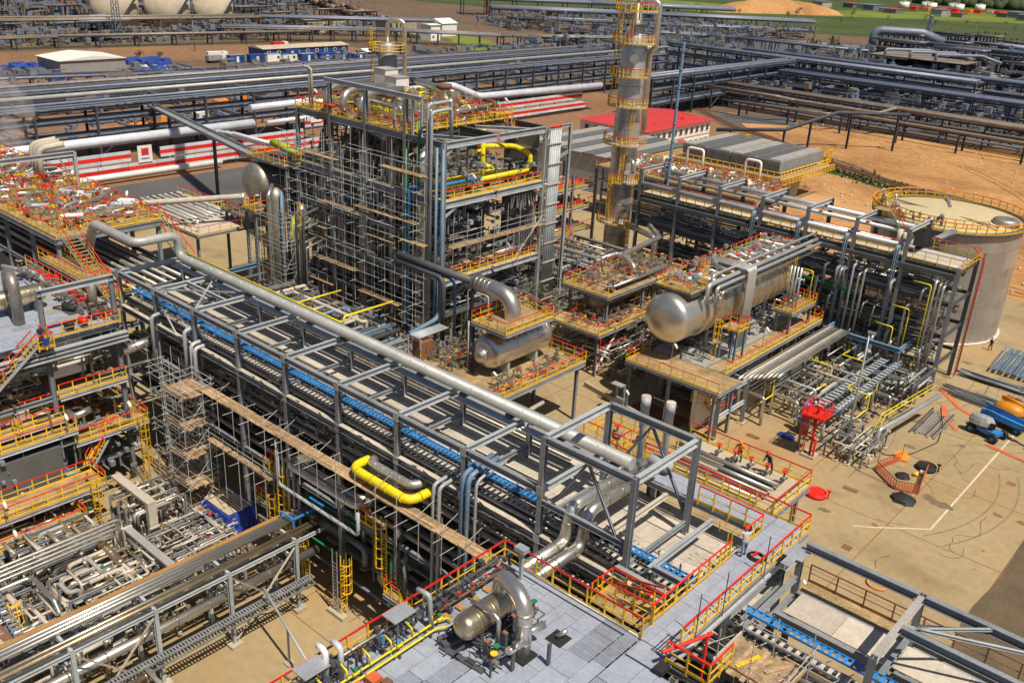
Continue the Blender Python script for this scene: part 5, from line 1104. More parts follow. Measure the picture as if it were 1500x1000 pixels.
# things on the top floor
top = thing('top_pipework', 'tangle of silver and yellow burner pipes on the roof floor of the tower', 'pipework', (-85,79,25.6))
r = random.Random(55)
for k in range(54):
    x = r.uniform(-96,-79); y = r.uniform(72.5,87); z = 25.7+r.uniform(.3,2.2)
    m_ = r.choice(('alu','alu_dull','yellow_lt','brown','alu','yellow_lt','steel_lt')); L = r.uniform(2,7)
    P = [(x,y,z),(min(x+L,-78.5),y,z),(min(x+L,-78.5),y+r.uniform(-1,1),25.7)] if r.random() < .5 else [(x,y,25.7),(x,y,z),(x,min(y+L,87.5),z)]
    child_pipe(top, P, r.uniform(.08,.24), m_, br=.4)
for k in range(34): valve(top, r.uniform(-96,-79), r.uniform(72.5,87), 25.8+r.uniform(.3,1.4), r.uniform(.2,.34), r.choice(((1,0,0),(0,1,0))), r.choice(('red','yellow_lt','red')), r.choice(('alu','yellow_lt','white')))
for k in range(3): child_pipe(top, [(-93.4+k*3.2,72.0,25.7),(-93.4+k*3.2,72.0,28.0),(-93.8+k*3.2,74.5,28.6),(-94+k*3.2,79,28.4)], .46, 'alu', br=1.2, n=14)
child_pipe(top, [(-96,76.5,28.0),(-86,76.5,28.0)], .38, 'brown', n=12); child_pipe(top, [(-93,86.6,28.2),(-82.6,83.0,28.2)], .48, 'alu', n=14)
nz = thing('rusty_nozzle', 'fat silver pipe tee with a rusty open flange on the tower roof', 'pipe', (-83,82,25.6))
part('tee', MB().lathe((-82.6,81.2,26.0), (0,0,1), [(0,.3),(.1,.6),(2.6,.6),(2.8,.75),(3.1,.75)], n=18), 'alu', nz); part('flange', MB().lathe((-82.6,81.2,29.1), (0,0,1), [(0,.95),(.45,.95)], n=18), 'brown', nz); part('side_nozzle', MB().cyl((-82.6,81.2,27.4),(-81.2,81.6,27.4),.62,n=16), 'alu', nz); part('side_flange', MB().cyl((-81.2,81.6,27.4),(-81.0,81.66,27.4),.85,n=16), 'brown', nz)
cab = thing('analyser_cabin', 'pair of white analyser cabins with a small window on the tower roof', 'cabin', (-106,88,25.6))
CX = -97.4
for k, (x, y, h) in enumerate(((-99.2,84.4,3.6),(-96.6,84.0,2.9))):
    w_ = part('wall', MB().box(x,x+2.3,y,y+2.2,25.64,25.64+h), 'white', cab); part('window', MB().box(x+2.3,x+2.33,y+.7,y+1.4,26.6,27.5), 'glass', w_); part('roof', MB().box(x-.08,x+2.38,y-.08,y+2.28,25.64+h,25.76+h), 'conc_gr', cab)
for k, (x,) in enumerate(((-96.2,),(-95.7,))):
    pipe('pale thin twin standpipe at the left end of the tower roof', [(x,71.6,25.6),(x,71.6,30.3),(x-.7,71.4,30.6)], .13, 'cream', 'twin standpipes at the left end of the tower roof', br=.4, n=8)
for (x, y, z) in ((-79,88,25.6),(-77.6,80,25.6),(-84,88,25.6),(-96,72,25.6),(-72.6,76,19),(-72.6,82.4,9.75)): lamp(x, y, z, 2.2, .3, .1)

# inner clutter behind the open front of the tower
for z0, z1, n, m_, sd in ((10,14.2,300,'alu_dull',80),(14.6,18.2,260,'steel_lt',81),(19.2,24.8,300,'alu_dull',82),(5.2,9.2,300,'steel_lt',83),(.2,4.6,300,'alu_dull',84)):
    mass('small_bore_pipes', -97.6, -72.5, 71.4, 78.2, z0, z1, n, m_, sd, tw, (.6,3.4), (.07,.2), .45); mass('small_bore_pipes', -80.8, -72.6, 72, 87.2, z0, min(z1,z0+2.2), 130, 'steel', sd+20, tw, (.5,2.5), (.06,.16))
mass('small_bore_pipes', -97.5, -78.4, 71.4, 87.6, 25.65, 27.6, 460, 'alu', 90, tw, (.4,2.6), (.06,.18), .4); mass('small_bore_pipes', -97, -78.6, 71.6, 87.4, 25.65, 27.4, 130, 'yellow_lt', 91, tw, (.4,2.2), (.07,.18)); mass('small_bore_pipes', -97, -78.6, 71.6, 87.4, 25.65, 27.2, 90, 'red', 92, tw, (.3,1.6), (.07,.16))
ic = thing('inner_pipework', 'crowded pipes and ducts on the lower floors inside the tower front', 'pipework', (-75,79,0)); r = random.Random(77)
for k in range(34):
    z = r.choice((10.3,11.2,12.4,20,6,7.5,3)); x = r.uniform(-77,-73); y = r.uniform(72,86)
    child_pipe(ic, [(x,y,z),(x,min(87,y+r.uniform(2,7)),z),(x-r.uniform(.2,1),min(87,y+r.uniform(2,7)),z+r.uniform(-1.2,1.6))], r.uniform(.07,.2), r.choice(('alu','alu_dull','steel_lt','steel_dk')))
for k in range(8): child_pipe(ic, [(-73+r.uniform(-.4,.4),83.5+k*.5,15.9),(-73,83.5+k*.5,17.4)], .1, 'white')
for k in range(12): child_pipe(ic, [(-76+r.uniform(-1,2.6),72+r.uniform(0,4),.5),(-76+r.uniform(-1,2.6),72+r.uniform(0,4),8.6)], .12, 'alu_dull')
# ---------------------------------------------------------------- small drum on its platform in front of the tower
sp_ = platform('tan platform with red rails carrying the silver drum in front of the tower', -63.5, -51.4, 57.6, 71.6, 6.7, 'SEN', legs=[(-62.8,58.3),(-52,58.3),(-52,71),(-62.8,71),(-57.5,58.3),(-57.5,71)], deck='tan_deck', sp=1.5, steel='steel', beam=.45)
for i in range(6):
    for j in range(7): block('floor_panel', sp_, -63.3+i*1.98+.03, -61.35+i*1.98-.03, 57.8+j*1.95+.03, 59.72+j*1.95-.03, 6.7, 6.715, 'tan_deck')
dr = thing('process_drum', 'silver drum with a fat elbow pipe and yellow stage in front of the tower', 'vessel', (-55.6,64,6.7))
vessel(dr, (-55.9,65.4,9.25), (0,1,0), 7.4, 1.72, 'alu', head=.28, n=32, bands=1.6)
part('manway', MB().lathe((-55.9,60.2,9.1), (0,1,0), [(0,.1),(.05,.6),(.35,.6),(.4,.75),(.52,.75)], n=18), 'alu', dr)
for y in (63.4,67.6): saddle(dr, -55.9, y, 6.7, 8.0, 2.4, .35, 'steel_lt')
for k in range(7): part('clip', MB().box(-54.6,-54.5,62+k*.9,62.12+k*.9,10.2,10.5), 'alu_dull', dr)
child_pipe(dr, [(-60.4,64.4,14.4),(-55.4,64.4,14.4),(-55.4,64.4,10.4)], .82, 'alu', br=2.2, n=22, name='elbow_pipe'); child_pipe(dr, [(-72,64.4,14.4),(-60.5,64.4,14.4)], .42, 'steel_dk'); part('flange', MB().cyl((-60.5,64.4,14.4),(-60.3,64.4,14.4),.98,n=22), 'steel_dk', dr); bar('column', dr, (-60.9,64.4,6.7), (-60.9,64.4,13.6), .3, .3, 'steel')
for k in range(4): part('joint_band', MB().cyl((-60+k*.55,64.4,14.4),(-59.93+k*.55,64.4,14.4),.84,n=22), 'alu', dr)
up_ = platform('small square stage with thick yellow rails on top of the silver drum', -57.6, -53.1, 60.9, 67.9, 12.05, 'SENW', deck='tan_deck', sp=1.2, steel='galv')
for (x, y) in ((-57.4,61.1),(-57.4,67.7)): bar('column', up_, (x,y,6.7), (x,y,11.8), .16, .16, 'steel_dk')
child_pipe(up_, [(-57.9,60.9,12),(-57.9,60.9,7)], .08, 'steel_lt'); valve(up_, -56.4, 62.4, 12.4, .25)
for k in range(3): valve(sp_, -53.2, 63.5+k*2, 7.1, .25, (0,1,0))
for (x, y) in ((-54,60.2),(-57,66)): lamp(x, y, 6.7, 1.4, .3, .1)
fr = thing('pipe_portal', 'pale low pipe frame with brown bin between the tower foot and the silver drum', 'frame', (-61,60,6.7))
for k in range(5): child_pipe(fr, [(-64+.3*k,58.8,9.2),(-64+.3*k,63,9.2)], .1, 'steel_lt')
for (x, y) in ((-64.2,58.8),(-62.4,58.8),(-62.4,63),(-64.2,63)): bar('post', fr, (x,y,6.7), (x,y,9.2), .12, .12, 'steel_lt')
block('bin', fr, -64, -62.6, 59.2, 60.8, 6.75, 8.6, 'brown')
for k, (x, y) in enumerate(((-64.6,64),(-63.8,64))):
    pipe('black insulated pipe bending down beside the fat elbow pipe', [(-72,y+k*.9,13.8-k*.2),(x,y+k*.9,13.8-k*.2),(x,y+k*.9,7)], .26 if k == 0 else .16, 'steel_dk' if k == 0 else 'bluesteel', 'dark bent pipes beside the fat elbow pipe', br=1.0, n=9)
pipe('thin cream pipe frame standing left of the silver drum', [(-63.4,66.4,7),(-63.4,66.4,12.4),(-60.5,66.4,12.4),(-60.5,66.4,7)], .09, 'cream', br=.4, n=7)
# ground equipment under and beside
manifold('pipes under the silver drum platform seen past its edge', -62, -50, 50.5, 57, (1,2.4,3.6), 44, 25, nv=8)
manifold('pipes in the shade between the main rack and the tower foot', -75, -62, 48, 66, (1.2,2.6,4.2), 60, 26, nv=10)
ep = platform('narrow catwalk with red rail and green valves behind the main rack near the drum', -52, -44.5, 49, 51.6, 5.2, 'NS', legs=[(-51.5,49.4),(-45,49.4),(-45,51.2)], sp=1.3)
for k in range(4): valve(ep, -50.5+k*1.6, 50.4, 5.7, .28, (0,1,0), ('green','red')[k%2])
pipe('pale pipe portal standing behind the rack near the drum platform', [(-49,56,.1),(-49,56,5.8),(-49,62,6.2)], .2, 'cream', br=.5, n=8); pipe('pale hook shaped pipe beside the drum platform column', [(-50.2,58.5,.1),(-50.2,58.5,4.4),(-46.4,58.0,5.6),(-46.4,58,1)], .16, 'galv', br=.5, n=8)

# ---------------------------------------------------------------- exchanger platforms right of the tower
pa = platform('long tan platform with red rails over a dull exchanger, right of the tower', -64.2, -57.6, 83.4, 99, 8.9, 'SWN', legs=[(-58.2,84.2),(-63.6,84.2),(-58.2,91.5),(-58.2,98.4)], deck='tan_deck', sp=1.5, top='red')
xa = thing('heat_exchanger', 'dull exchanger slung below the long tan platform right of the tower', 'heat exchanger', (-61,90,5.4)); vessel(xa, (-61.2,91,6.9), (0,1,0), 10, 1.15, 'alu_dull', n=20, bands=2.5); saddle(xa, -61.2, 87.5, 5.4, 6.1, 1.4, .3); saddle(xa, -61.2, 94.5, 5.4, 6.1, 1.4, .3)
pipe('silver zigzag pipe stepping across the long tan platform', [(-67.5,106,11),(-63.5,102.4,11),(-62.2,92.4,11),(-60.0,91.8,10.2),(-60,91.8,9.2)], .36, 'alu', br=.8, n=14, bands=2)
for k in range(8): r = random.Random(200+k); valve(pa, r.uniform(-63.4,-58.4), r.uniform(85,97), 9.3, r.uniform(.2,.35), (0,1,0), 'red', r.choice(('alu','alu_dull')))
for k in range(4): child_pipe(pa, [(-59.2+k*.35,85,9.4+.1*k),(-59.2+k*.35,97,9.4+.1*k)], .12+.04*(k%2), ('galv','alu')[k%2])
pb = platform('lower tan platform with red rails beneath the exchanger, right of the tower', -64.5, -56.4, 80.6, 101, 5.35, 'SE', legs=[(-57,81.2),(-64,81.2),(-57,90),(-57,100.4)], deck='tan_deck', sp=1.5)
for a_, b__ in (((-57,81.2,.4),(-57,85.5,5)),((-57,85.5,.4),(-57,81.4,3))): bar('brace', pb, a_, b__, .18, .18, 'white')
bar('red_pipe', pb, (-56.3,80.9,5.0), (-56.3,80.9,.4), .12, .12, 'red', 'rod'); bar('red_pipe', pb, (-56.3,80.9,3.8), (-56.3,86,3.8), .12, .12, 'red', 'rod')
manifold('pipes under the lower platform right of the tower', -64, -53, 81, 96, (1,2,3), 40, 27, nv=6)
for t_, (x0, x1, y0, y1, z, n) in ((pa,(-63.8,-58.2,84,98.6,8.95,240)),(pb,(-64,-57,81,100.5,5.4,200)),(sp_,(-63,-58.5,58.2,71,6.75,160)),(sp_,(-53.6,-51.8,58.4,71,6.75,50))):
    mass('small_bore_pipes', x0, x1, y0, y1, z, z+1.3, n, 'alu_dull', 3000+n, t_, (.3,1.8), (.05,.13)); mass('small_bore_pipes', x0, x1, y0, y1, z, z+1.1, n//9, 'red', 3001+n, t_, (.3,1.2), (.04,.1)); mass('small_bore_pipes', x0, x1, y0, y1, z, z+1.2, n//9, 'yellow', 3002+n, t_, (.3,1.2), (.04,.09))
# steel frame with red handrails between tower and column
mf = thing('valve_structure', 'steel frame with small yellow red stages between the tower and the tall column', 'structure', (-80,106,0))
for x in (-86,-80):
    for y in (99,104.5,110): bar('column', mf, (x,y,0), (x,y,16), .35, .35)
for z in (3.6,7.2,10.6,13.6):
    for x in (-86,-80):
        for a_, b__ in ((99,104.5),(104.5,110)): bar('beam', mf, (x,a_+.2,z), (x,b__-.2,z), .25, .35, 'steel_lt')
    for y in (99,104.5,110): bar('beam', mf, (-85.8,y,z), (-80.2,y,z), .25, .35)
    block('floor', mf, -85.8, -80.2, 99.2, 109.8, z+.18, z+.24, 'tan_deck')
    rail(mf, [(-86,99,z+.24),(-79.9,99,z+.24),(-79.9,110,z+.24)], sp=1.5, posts=(z > 10))
    for k in range(4): r = random.Random(int(z*10)+k); valve(mf, r.uniform(-84,-80.5), r.uniform(100,109), z+.7, .35, (0,1,0), 'red'); child_pipe(mf, [(-84+k,100,z+.6),(-84+k,109,z+.6)], .15, r.choice(('alu','alu_dull','red')))
stairs(mf, (-79.2,100,3.8), (-79.2,104,7.4), .9, side=(1,0,0))

# ---------------------------------------------------------------- large horizontal vessel
bp_ = platform('tan base platform with red rails under the large horizontal vessel', -49.8, -38.6, 76.4, 81.0, 5.95, 'SW', legs=[(-49.4,76.8),(-39.2,76.8),(-49.4,80.4),(-39.2,80.4),(-44.5,76.8)], deck='tan_deck', sp=1.4)
bq = platform('long side catwalk with red rail along the large horizontal vessel', -42.8, -40.6, 81.1, 104, 5.95, 'EN', legs=[(-41.2,87),(-41.2,95),(-41.2,103)], deck='tan_deck', sp=1.4)
block('table_top', bp_, -49.5, -43, 81.2, 104, 5.4, 5.9, 'conc_gr')
for y in (83,90,97,103):
    for x in (-49,-43.4): bar('pillar', bp_, (x,y,0), (x,y,5.4), .6, .6, 'conc_gr', 'box')
bv = thing('large_vessel', 'large silver horizontal vessel with a domed end and yellow stages along its top', 'vessel', (-46.3,91,5.95))
vessel(bv, (-47.2,91.0,10.6), (0,1,0), 23, 2.62, 'alu', head=.22, n=40)
for k in range(13): part('stiffener', MB().lathe((-47.2,83.0+k*1.55,10.6), (0,1,0), [(0,2.63),(.03,2.85),(.2,2.85),(.24,2.63)], n=36), 'alu_warm', bv)
for y in (85,91.5,98): saddle(bv, -47.2, y, 5.9, 8.9, 3.6, .5, 'steel_dk')
tp_ = platform('yellow railed top stage along the large horizontal vessel', -49.6, -45.2, 80.2, 104, 13.6, 'SWN', deck='tan_deck', sp=1.2, steel='steel_dk', beam=.35)
rail(tp_, [(-45.2,84.5,13.6),(-45.2,103.6,13.6)], sp=1.3)
for k in range(10): r = random.Random(300+k); child_pipe(tp_, [(r.uniform(-49,-45.8),84+k*1.9,13.6),(r.uniform(-49,-45.8),84+k*1.9,14.3+r.uniform(0,.8)),(-44.6,84+k*1.9+r.uniform(-.8,.8),14.4)], r.uniform(.12,.28), r.choice(('alu','galv','white')), br=.4); valve(tp_, -47.5+r.uniform(-1,1), 83+k*2, 14.1, .3, (0,1,0), 'red', 'white')
for k, (x, z, r_, m) in enumerate(((-44.4,14.4,.24,'galv'),(-43.8,14.1,.2,'galv'),(-44.9,15.0,.14,'galv'),(-44.0,13.2,.16,'alu'))):
    child_pipe(tp_, [(x,82+k*.8,z-2),(x,82+k*.8,z),(x,108,z)], r_, m, br=.5)
mass('small_bore_pipes', -49.4, -45.4, 80.6, 103.8, 13.65, 15, 220, 'galv', 3100, tp_, (.3,1.8), (.05,.14)); mass('small_bore_pipes', -49.4, -45.4, 80.6, 103.8, 13.65, 14.6, 50, 'orange', 3101, tp_, (.3,1.4), (.05,.1)); mass('small_bore_pipes', -49.4, -43.2, 81, 103.8, 5.95, 8, 260, 'steel_dk', 3102, bp_, (.3,1.8), (.05,.14))
ladder(tp_, -45.0, 82.2, 13.6, 16.2, 0, -1); part('red_box', MB().box(-49.2,-48.2,86,88.5,13.7,15), 'brown', tp_)
cd = thing('conduit_drop', 'wide pale bundle of conduits draped over and down the side of the large vessel', 'conduits', (-43.3,87,6))
for k in range(7): part('conduit', MB().tube([(-48,88.4+k*.27,14.9),(-43.3,88.4+k*.27,14.9),(-43.3,88.4+k*.27,4.4)], .12, .4, n=6), 'cream' if k % 2 else 'galv', cd)
ss = thing('access_stage', 'slim yellow stage with caged ladder standing beside the domed vessel end', 'platform', (-42.8,83,6))
block('deck', ss, -43.6, -41.4, 84.2, 86.4, 9.4, 9.5, 'tan_deck'); rail(ss, [(-43.6,84.2,9.5),(-41.4,84.2,9.5),(-41.4,86.4,9.5),(-43.6,86.4,9.5)], sp=.9, pr=.05); ladder(ss, -43.4, 83.2, 5.9, 9.5, 0, 1)
for (x, y) in ((-43.4,84.4),(-41.6,84.4),(-41.6,86.2),(-42.4,85),(-42.8,86)): bar('post', ss, (x,y,0), (x,y,9.4), .2, .2, 'bluesteel')
s2 = platform('second yellow stage with red rails beside the far half of the large vessel', -43.4, -41.0, 96, 102, 8.6, 'SEN', legs=[(-43,96.4),(-41.4,96.4),(-41.4,101.6)], sp=.9)
for k in range(4): valve(s2, -42.6, 97+k*1.2, 9.1, .3, (0,1,0), 'red'); child_pipe(s2, [(-42.9+k*.4,98,8.6),(-42.9+k*.4,98,13.5)], .12, 'galv')
ladder(s2, -43.6, 100.5, 8.6, 12.8, -1, 0)
bw = thing('blast_wall', 'white faced wall slab under the front of the large vessel', 'wall', (-43.4,82,0)); block('slab', bw, -42.3, -41.9, 78.4, 85.6, 0, 5.3, 'white'); block('slab', bw, -42.3, -41.9, 85.8, 93.5, 0, 5.2, 'conc_gr'); block('edge_post', bw, -42.32, -41.88, 78.2, 78.38, 0, 5.35, 'galv')
wt = thing('low_wall', 'low concrete kerb wall around the front of the large vessel', 'kerb', (-46,76,0)); wt_b = MB().bar((-56,78.2,.3),(-43,75.6,.3),.25,.6); part('wall', wt_b, 'conc', wt)
fb_ = thing('brick_floor', 'patch of brown floor slabs in the shade under the large vessel', 'floor', (-47,79,0))
for i in range(8):
    for j in range(4): block('slab', fb_, -49.6+i*.8+.03, -48.8+i*.8-.03, 77.2+j*.75+.03, 77.95+j*.75-.03, .005, .03, 'brown')
gf = thing('steel_portal', 'grey steel portal frame on the paving at the corner of the large vessel', 'frame', (-38.5,80,0))
for (x, y) in ((-39.2,77.8),(-39.2,83.6)): bar('column', gf, (x,y,0), (x,y,5.2), .35, .35, 'steel', up=(0,1,0)); block('footing', gf, x-.4,x+.4,y-.4,y+.4,0,.12,'conc')
for z in (5.0,2.6): bar('beam', gf, (-39.2,78,z), (-39.2,83.4,z), .28, .35, 'steel_lt')
bar('beam', gf, (-39.4,77.8,5.0), (-43,77.8,5.0), .28, .35); bar('beam', gf, (-39.4,83.6,5.0), (-43,83.6,5.0), .28, .35)
for k in range(3): child_pipe(gf, [(-41+k*.6,79,1.2+k),(-41+k*.6,82.6,1.8+k*.7)], .12, ('orange','yellow','red')[k])
stairs(gf, (-41.8,82.6,.1), (-41.8,79.6,3.0), .8, side=(1,0,0)); rail(gf, [(-42.6,78.4,3.2),(-40.4,78.4,3.2),(-40.4,80.6,3.2)], sp=.8)
for (x, y, z) in ((-45.5,78.4,5.95),(-49.3,76.2,0),(-41.2,90,5.95)): lamp(x, y, z, 2.6, .3, 0)
bx = thing('junction_post', 'grey box on a post by the corner column of the large vessel platform', 'instrument', (-49.8,75.4,0)); bar('post', bx, (-49.8,75.4,0), (-49.8,75.4,3.4), .2, .2, 'steel_lt'); block('box', bx, -50.4, -49.0, 75.0, 75.8, 3.4, 3.5, 'galv'); bar('post', bx, (-49.0,75.6,0), (-49.0,75.6,3.4), .15, .15, 'steel_lt'); block('box', bx, -50.0,-48.8,75.2,75.7,1.6,2.0,'steel')
# pipe field between the vessel and the right rack
manifold('low pipe field with tall valves in front of the right rack', -39.5, -29.5, 88, 99, (1.0,2.2,3.2), 32, 33, nv=22, rr=(.08,.18), mats=('alu_dull','steel','steel_lt','alu_dull','cream','galv'))
manifold('pipes on low supports at the foot of the right rack', -38, -27, 99, 106, (1,2.2,3.4), 40, 34, nv=8, rr=(.08,.2), mats=('alu_dull','steel','steel_lt','alu_dull','steel_dk'))
manifold('small manifold with a yellow pipe at the paving edge by the light pole', -30.5, -25.5, 83.2, 90, (.6,1.2,2.0), 30, 35, nv=10, rr=(.05,.12))
tr_ = thing('pipe_bundle', 'raised row of pale pipes running from the large vessel to the right rack', 'pipes', (-39,92,5))
for k in range(9): child_pipe(tr_, [(-39.8+k*.33,82.5+k*.45,5.2),(-39.8+k*.33,84+k*.45,5.4),(-39.8+k*.33,104,5.4)], .13, ('alu','cream','galv','alu_dull')[k%4], br=.5)
for y in (86,92,98): bar('trestle', tr_, (-40.1,y,5.15), (-36.8,y,5.15), .2, .3); bar('leg', tr_, (-38.4,y,0), (-38.4,y,5), .25, .25)
tray('forked blue grey cable tray over the pipe field, ending above the red monitor tower', (-32.4,81.5,3.6), (-32.4,104,3.6), .9, 'bluesteel', 'steel_lt', rung=.8); tray('grey cable tray parallel to the forked tray in front of the right rack', (-30.8,84.6,3.62), (-30.8,104,3.62), .7, 'bluesteel', 'steel_lt', rung=.8)
for y in (83,90,97): bl_s = thing('tray_stand', 'grey stand under the forked cable tray of the pipe field', 'stand', (-32.4,y,0), 'stands under the forked cable tray'); bar('post', bl_s, (-32.4,y,0), (-32.4,y,3.4), .22, .22); bar('arm', bl_s, (-33,y,3.4), (-31.8,y,3.4), .16, .16)
for k, (x, y) in enumerate(((-38,87.5),(-35.2,95.5),(-29.4,92),(-33.8,101),(-30.6,97.4))):
    pipe('thin yellow gas line with square bends in the pipe field', [(x,y-3,2.4),(x,y,2.4),(x,y,4.6-k*.3),(x-2.5,y,4.6-k*.3),(x-2.5,y+2,4.6-k*.3)], .075, 'yellow_lt', 'thin yellow gas lines in the pipe field', br=.2, n=6)
for k, (x, y, z) in enumerate(((-37.5,84.6,3.2),(-35,87.5,2.6),(-31.4,94,3.4),(-28.6,96.5,2.6),(-34,90,2.2))):
    pipe('pale pipe portal standing on the paving of the pipe field', [(x,y,.1),(x,y,z),(x-3,y+.2,z),(x-3,y+.2,.1)], .17, 'alu', 'pale pipe portals in the pipe field', br=.4, n=8)
pmp = thing('pump', 'blue topped pump with dark casing amid the pipe field', 'pump', (-33.6,86.4,0)); part('casing', MB().lathe((-33.6,86.4,.2), (0,0,1), [(0,.6),(1.2,.7),(1.6,.5),(2.6,.45),(2.7,.2)], n=14), 'steel_dk', pmp); part('motor', MB().lathe((-33.6,86.4,2.8), (0,0,1), [(0,.42),(.6,.42),(.75,.2)], n=12), 'blue', pmp)
pm2 = thing('pump', 'blue motor on a skid near the light pole', 'pump', (-29.4,87.6,0)); part('motor', MB().lathe((-29.9,87.6,.8), (1,.2,0), [(0,.2),(.05,.42),(.8,.42),(1.1,.2)], n=12), 'blue', pm2); part('casing', MB().lathe((-29.2,87.8,.3), (0,0,1), [(0,.5),(.9,.55),(1.4,.3)], n=12), 'black', pm2)
pipe('thick grey discharge pipe with yellow stripe line descending at the right rack corner', [(-24.8,100,3.0),(-25.6,92,3.0),(-26.4,87.6,2.8),(-26.4,87.6,.4)], .24, 'galv', br=.6, n=10)
for k in range(2): pipe('long yellow line beside the thick discharge pipe at the right rack corner', [(-25.6-k*.4,101,3.6),(-26.8-k*.4,90,3.4),(-26.8-k*.4,88,1.4)], .06, 'yellow_lt', 'yellow lines beside the thick discharge pipe', br=.3, n=6)
# ---------------------------------------------------------------- right pipe rack (rows Y 107.3 and 113.8)
RF, RB = 107.3, 113.8
rr_k = thing('pipe_rack', 'dark high pipe rack with cream walkway and silver pipes beside the big storage tank', 'pipe rack', (-48,110,0))
RX = [-27.8-6.1*i for i in range(8)]
for i, x in enumerate(RX):
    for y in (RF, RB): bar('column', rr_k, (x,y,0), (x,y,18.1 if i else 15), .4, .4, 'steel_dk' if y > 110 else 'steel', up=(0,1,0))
    if i: bar('cross_beam', rr_k, (x,RF,17.9), (x,RB,17.9), .3, .42, 'steel_lt')
    for z in (14.4,10.6,6.8,3.4): bar('cross_beam', rr_k, (x,RF+.2,z), (x,RB-.2,z), .26, .36, 'steel_dk')
    if i < 7:
        x2 = RX[i+1]
        for y in (RF, RB):
            for z, w in ((14.4,.55),(10.6,.36),(6.8,.4),(3.4,.36)): bar('beam', rr_k, (x-.2,y,z), (x2+.2,y,z), .28, w, 'steel_dk')
        if i < 4: bar('brace', rr_k, (x-.2,RF,6.9), (x2+.2,RF,3.5), .16, .16, 'steel_dk')
for z in (10.82,7.05): block('floor', rr_k, -70, -29, RF+2.2, RB-.2, z, z+.05, 'steel_dk')  # half-depth dark slabs added to shade the rack interior
for i in range(7):
    for j in range(3):
        xa = RX[i]-6.1*j/3; block('floor_panel', rr_k, xa-2.02, xa-.012, RF+.4, RF+2.4, 14.75, 14.82, 'cream')
block('floor_panel', rr_k, -33.6, -27.9, RF+2.42, RF+5.6, 14.75, 14.82, 'cream')
rail(rr_k, [(-70,RF+.2,14.8),(-27.6,RF+.2,14.8),(-27.6,RB,14.8)], sp=1.35, top='brown'); rail(rr_k, [(-70,RF+2.6,14.8),(-34.5,RF+2.6,14.8)], sp=1.5, posts=False)
bar('tray', rr_k, (-70,RF-.25,14.0), (-28,RF-.25,14.0), .5, .5, 'steel_dk', 'box')
for k, (y, z, r_, m) in enumerate(((RF+.35,16.0,.32,'galv'),(RB-.4,16.9,.34,'galv'),(RF+3.4,15.0,.28,'alu_dull'),(RF+4.2,15.0,.22,'alu'),(RF+5.0,15.0,.3,'alu_dull'),(RF+5.7,16.2,.25,'galv'))):
    pipe('silver pipe on the top tier of the right rack beside the tank', [(-71,y,z),(-34.3-(k%3),y,z)], r_, m, 'silver pipes on the top tier of the right rack', n=10)
for k in range(22):
    r = random.Random(500+k); z = (10.95,7.2,3.75)[k%3]; y = RF+.5+.27*k
    pipe('dark pipe lying on the lower tiers of the right rack', [(-70,y,z),(-28.4-r.uniform(0,3),y,z)], r.uniform(.12,.28), r.choice(('alu_dull','steel_dk','alu_dull','steel')), 'pipes on the lower tiers of the right rack', n=7)
for i, x in enumerate((-35.2,-41.3,-47.4,-53.5)):
    for k in range(3): pipe('blue grey riser fixed to a column of the right rack', [(x+.3+.2*k,RF+2,16.3),(x+.3+.2*k,RF-.45,16.0),(x+.3+.2*k,RF-.45,2.6)], .09, ('bluesteel','steel_lt','bluesteel')[k], 'blue grey risers on the right rack columns', br=.6, n=6)
for i, (x, z1, m) in enumerate(((-37.6,12.6,'galv'),(-38.2,12,'alu_dull'),(-39.0,12.9,'steel_lt'),(-42.6,9,'alu_dull'),(-43.2,10.4,'steel_lt'),(-44,8.8,'galv'),(-32.2,9.6,'galv'),(-29.6,13.4,'galv'),(-29.1,13.2,'alu_dull'),(-28.7,13,'galv'))):
    pipe('vertical pale pipe with goose neck at the front of the right rack', [(x,RF+1.4,z1),(x,RF-1.0,z1-.2),(x,RF-1.0,2.4)], .15, m, 'vertical pale pipes at the front of the right rack', br=.4, n=7)
for i, (x, z1) in enumerate(((-43.6,10.8),(-31.6,9.4),(-29.9,12.8),(-33.0,6.8))):
    pipe('slim lemon pipe dropping down the front of the right rack', [(x-2,RF-1.3,z1),(x,RF-1.3,z1),(x,RF-1.3,3)], .085, 'yellow_lt', 'slim lemon pipes on the right rack', br=.3, n=6)
pipe('dark green pipe slung across the middle of the right rack', [(-46,RF-.6,9.6),(-38.4,RF-.6,9.4),(-38.4,RF-.6,3)], .2, 'green', n=7)
pipe('red fire main climbing the end column of the right rack', [(-27.2,RB+.6,.2),(-27.2,RB+.6,14.6),(-28.6,RB+.6,15.8)], .1, 'red', br=.3, n=8)
ladder(rr_k, -27.0, RB-.8, .3, 14.8, 1, 0, m='brown', cage=False)
stairs(rr_k, (-35.5,RB-.8,15.0), (-38.5,RB-.4,18.2), .9, side=(0,1,0)); block('floor', rr_k, -40.4, -38.4, RB-1, RB+.6, 18.1, 18.2, 'tan_deck'); rail(rr_k, [(-33,RB+.2,14.85),(-27.6,RB+.2,14.85)], sp=1.3)
part('vent_pipes', MB().cyl((-36.4,RB-2,14.8),(-36.4,RB-2,16.6),.3,n=10).cyl((-35.7,RB-2,14.8),(-35.7,RB-2,16.4),.3,n=10).cyl((-35.0,RB-2,14.8),(-35.0,RB-2,16.2),.3,n=10), 'cream', rr_k)
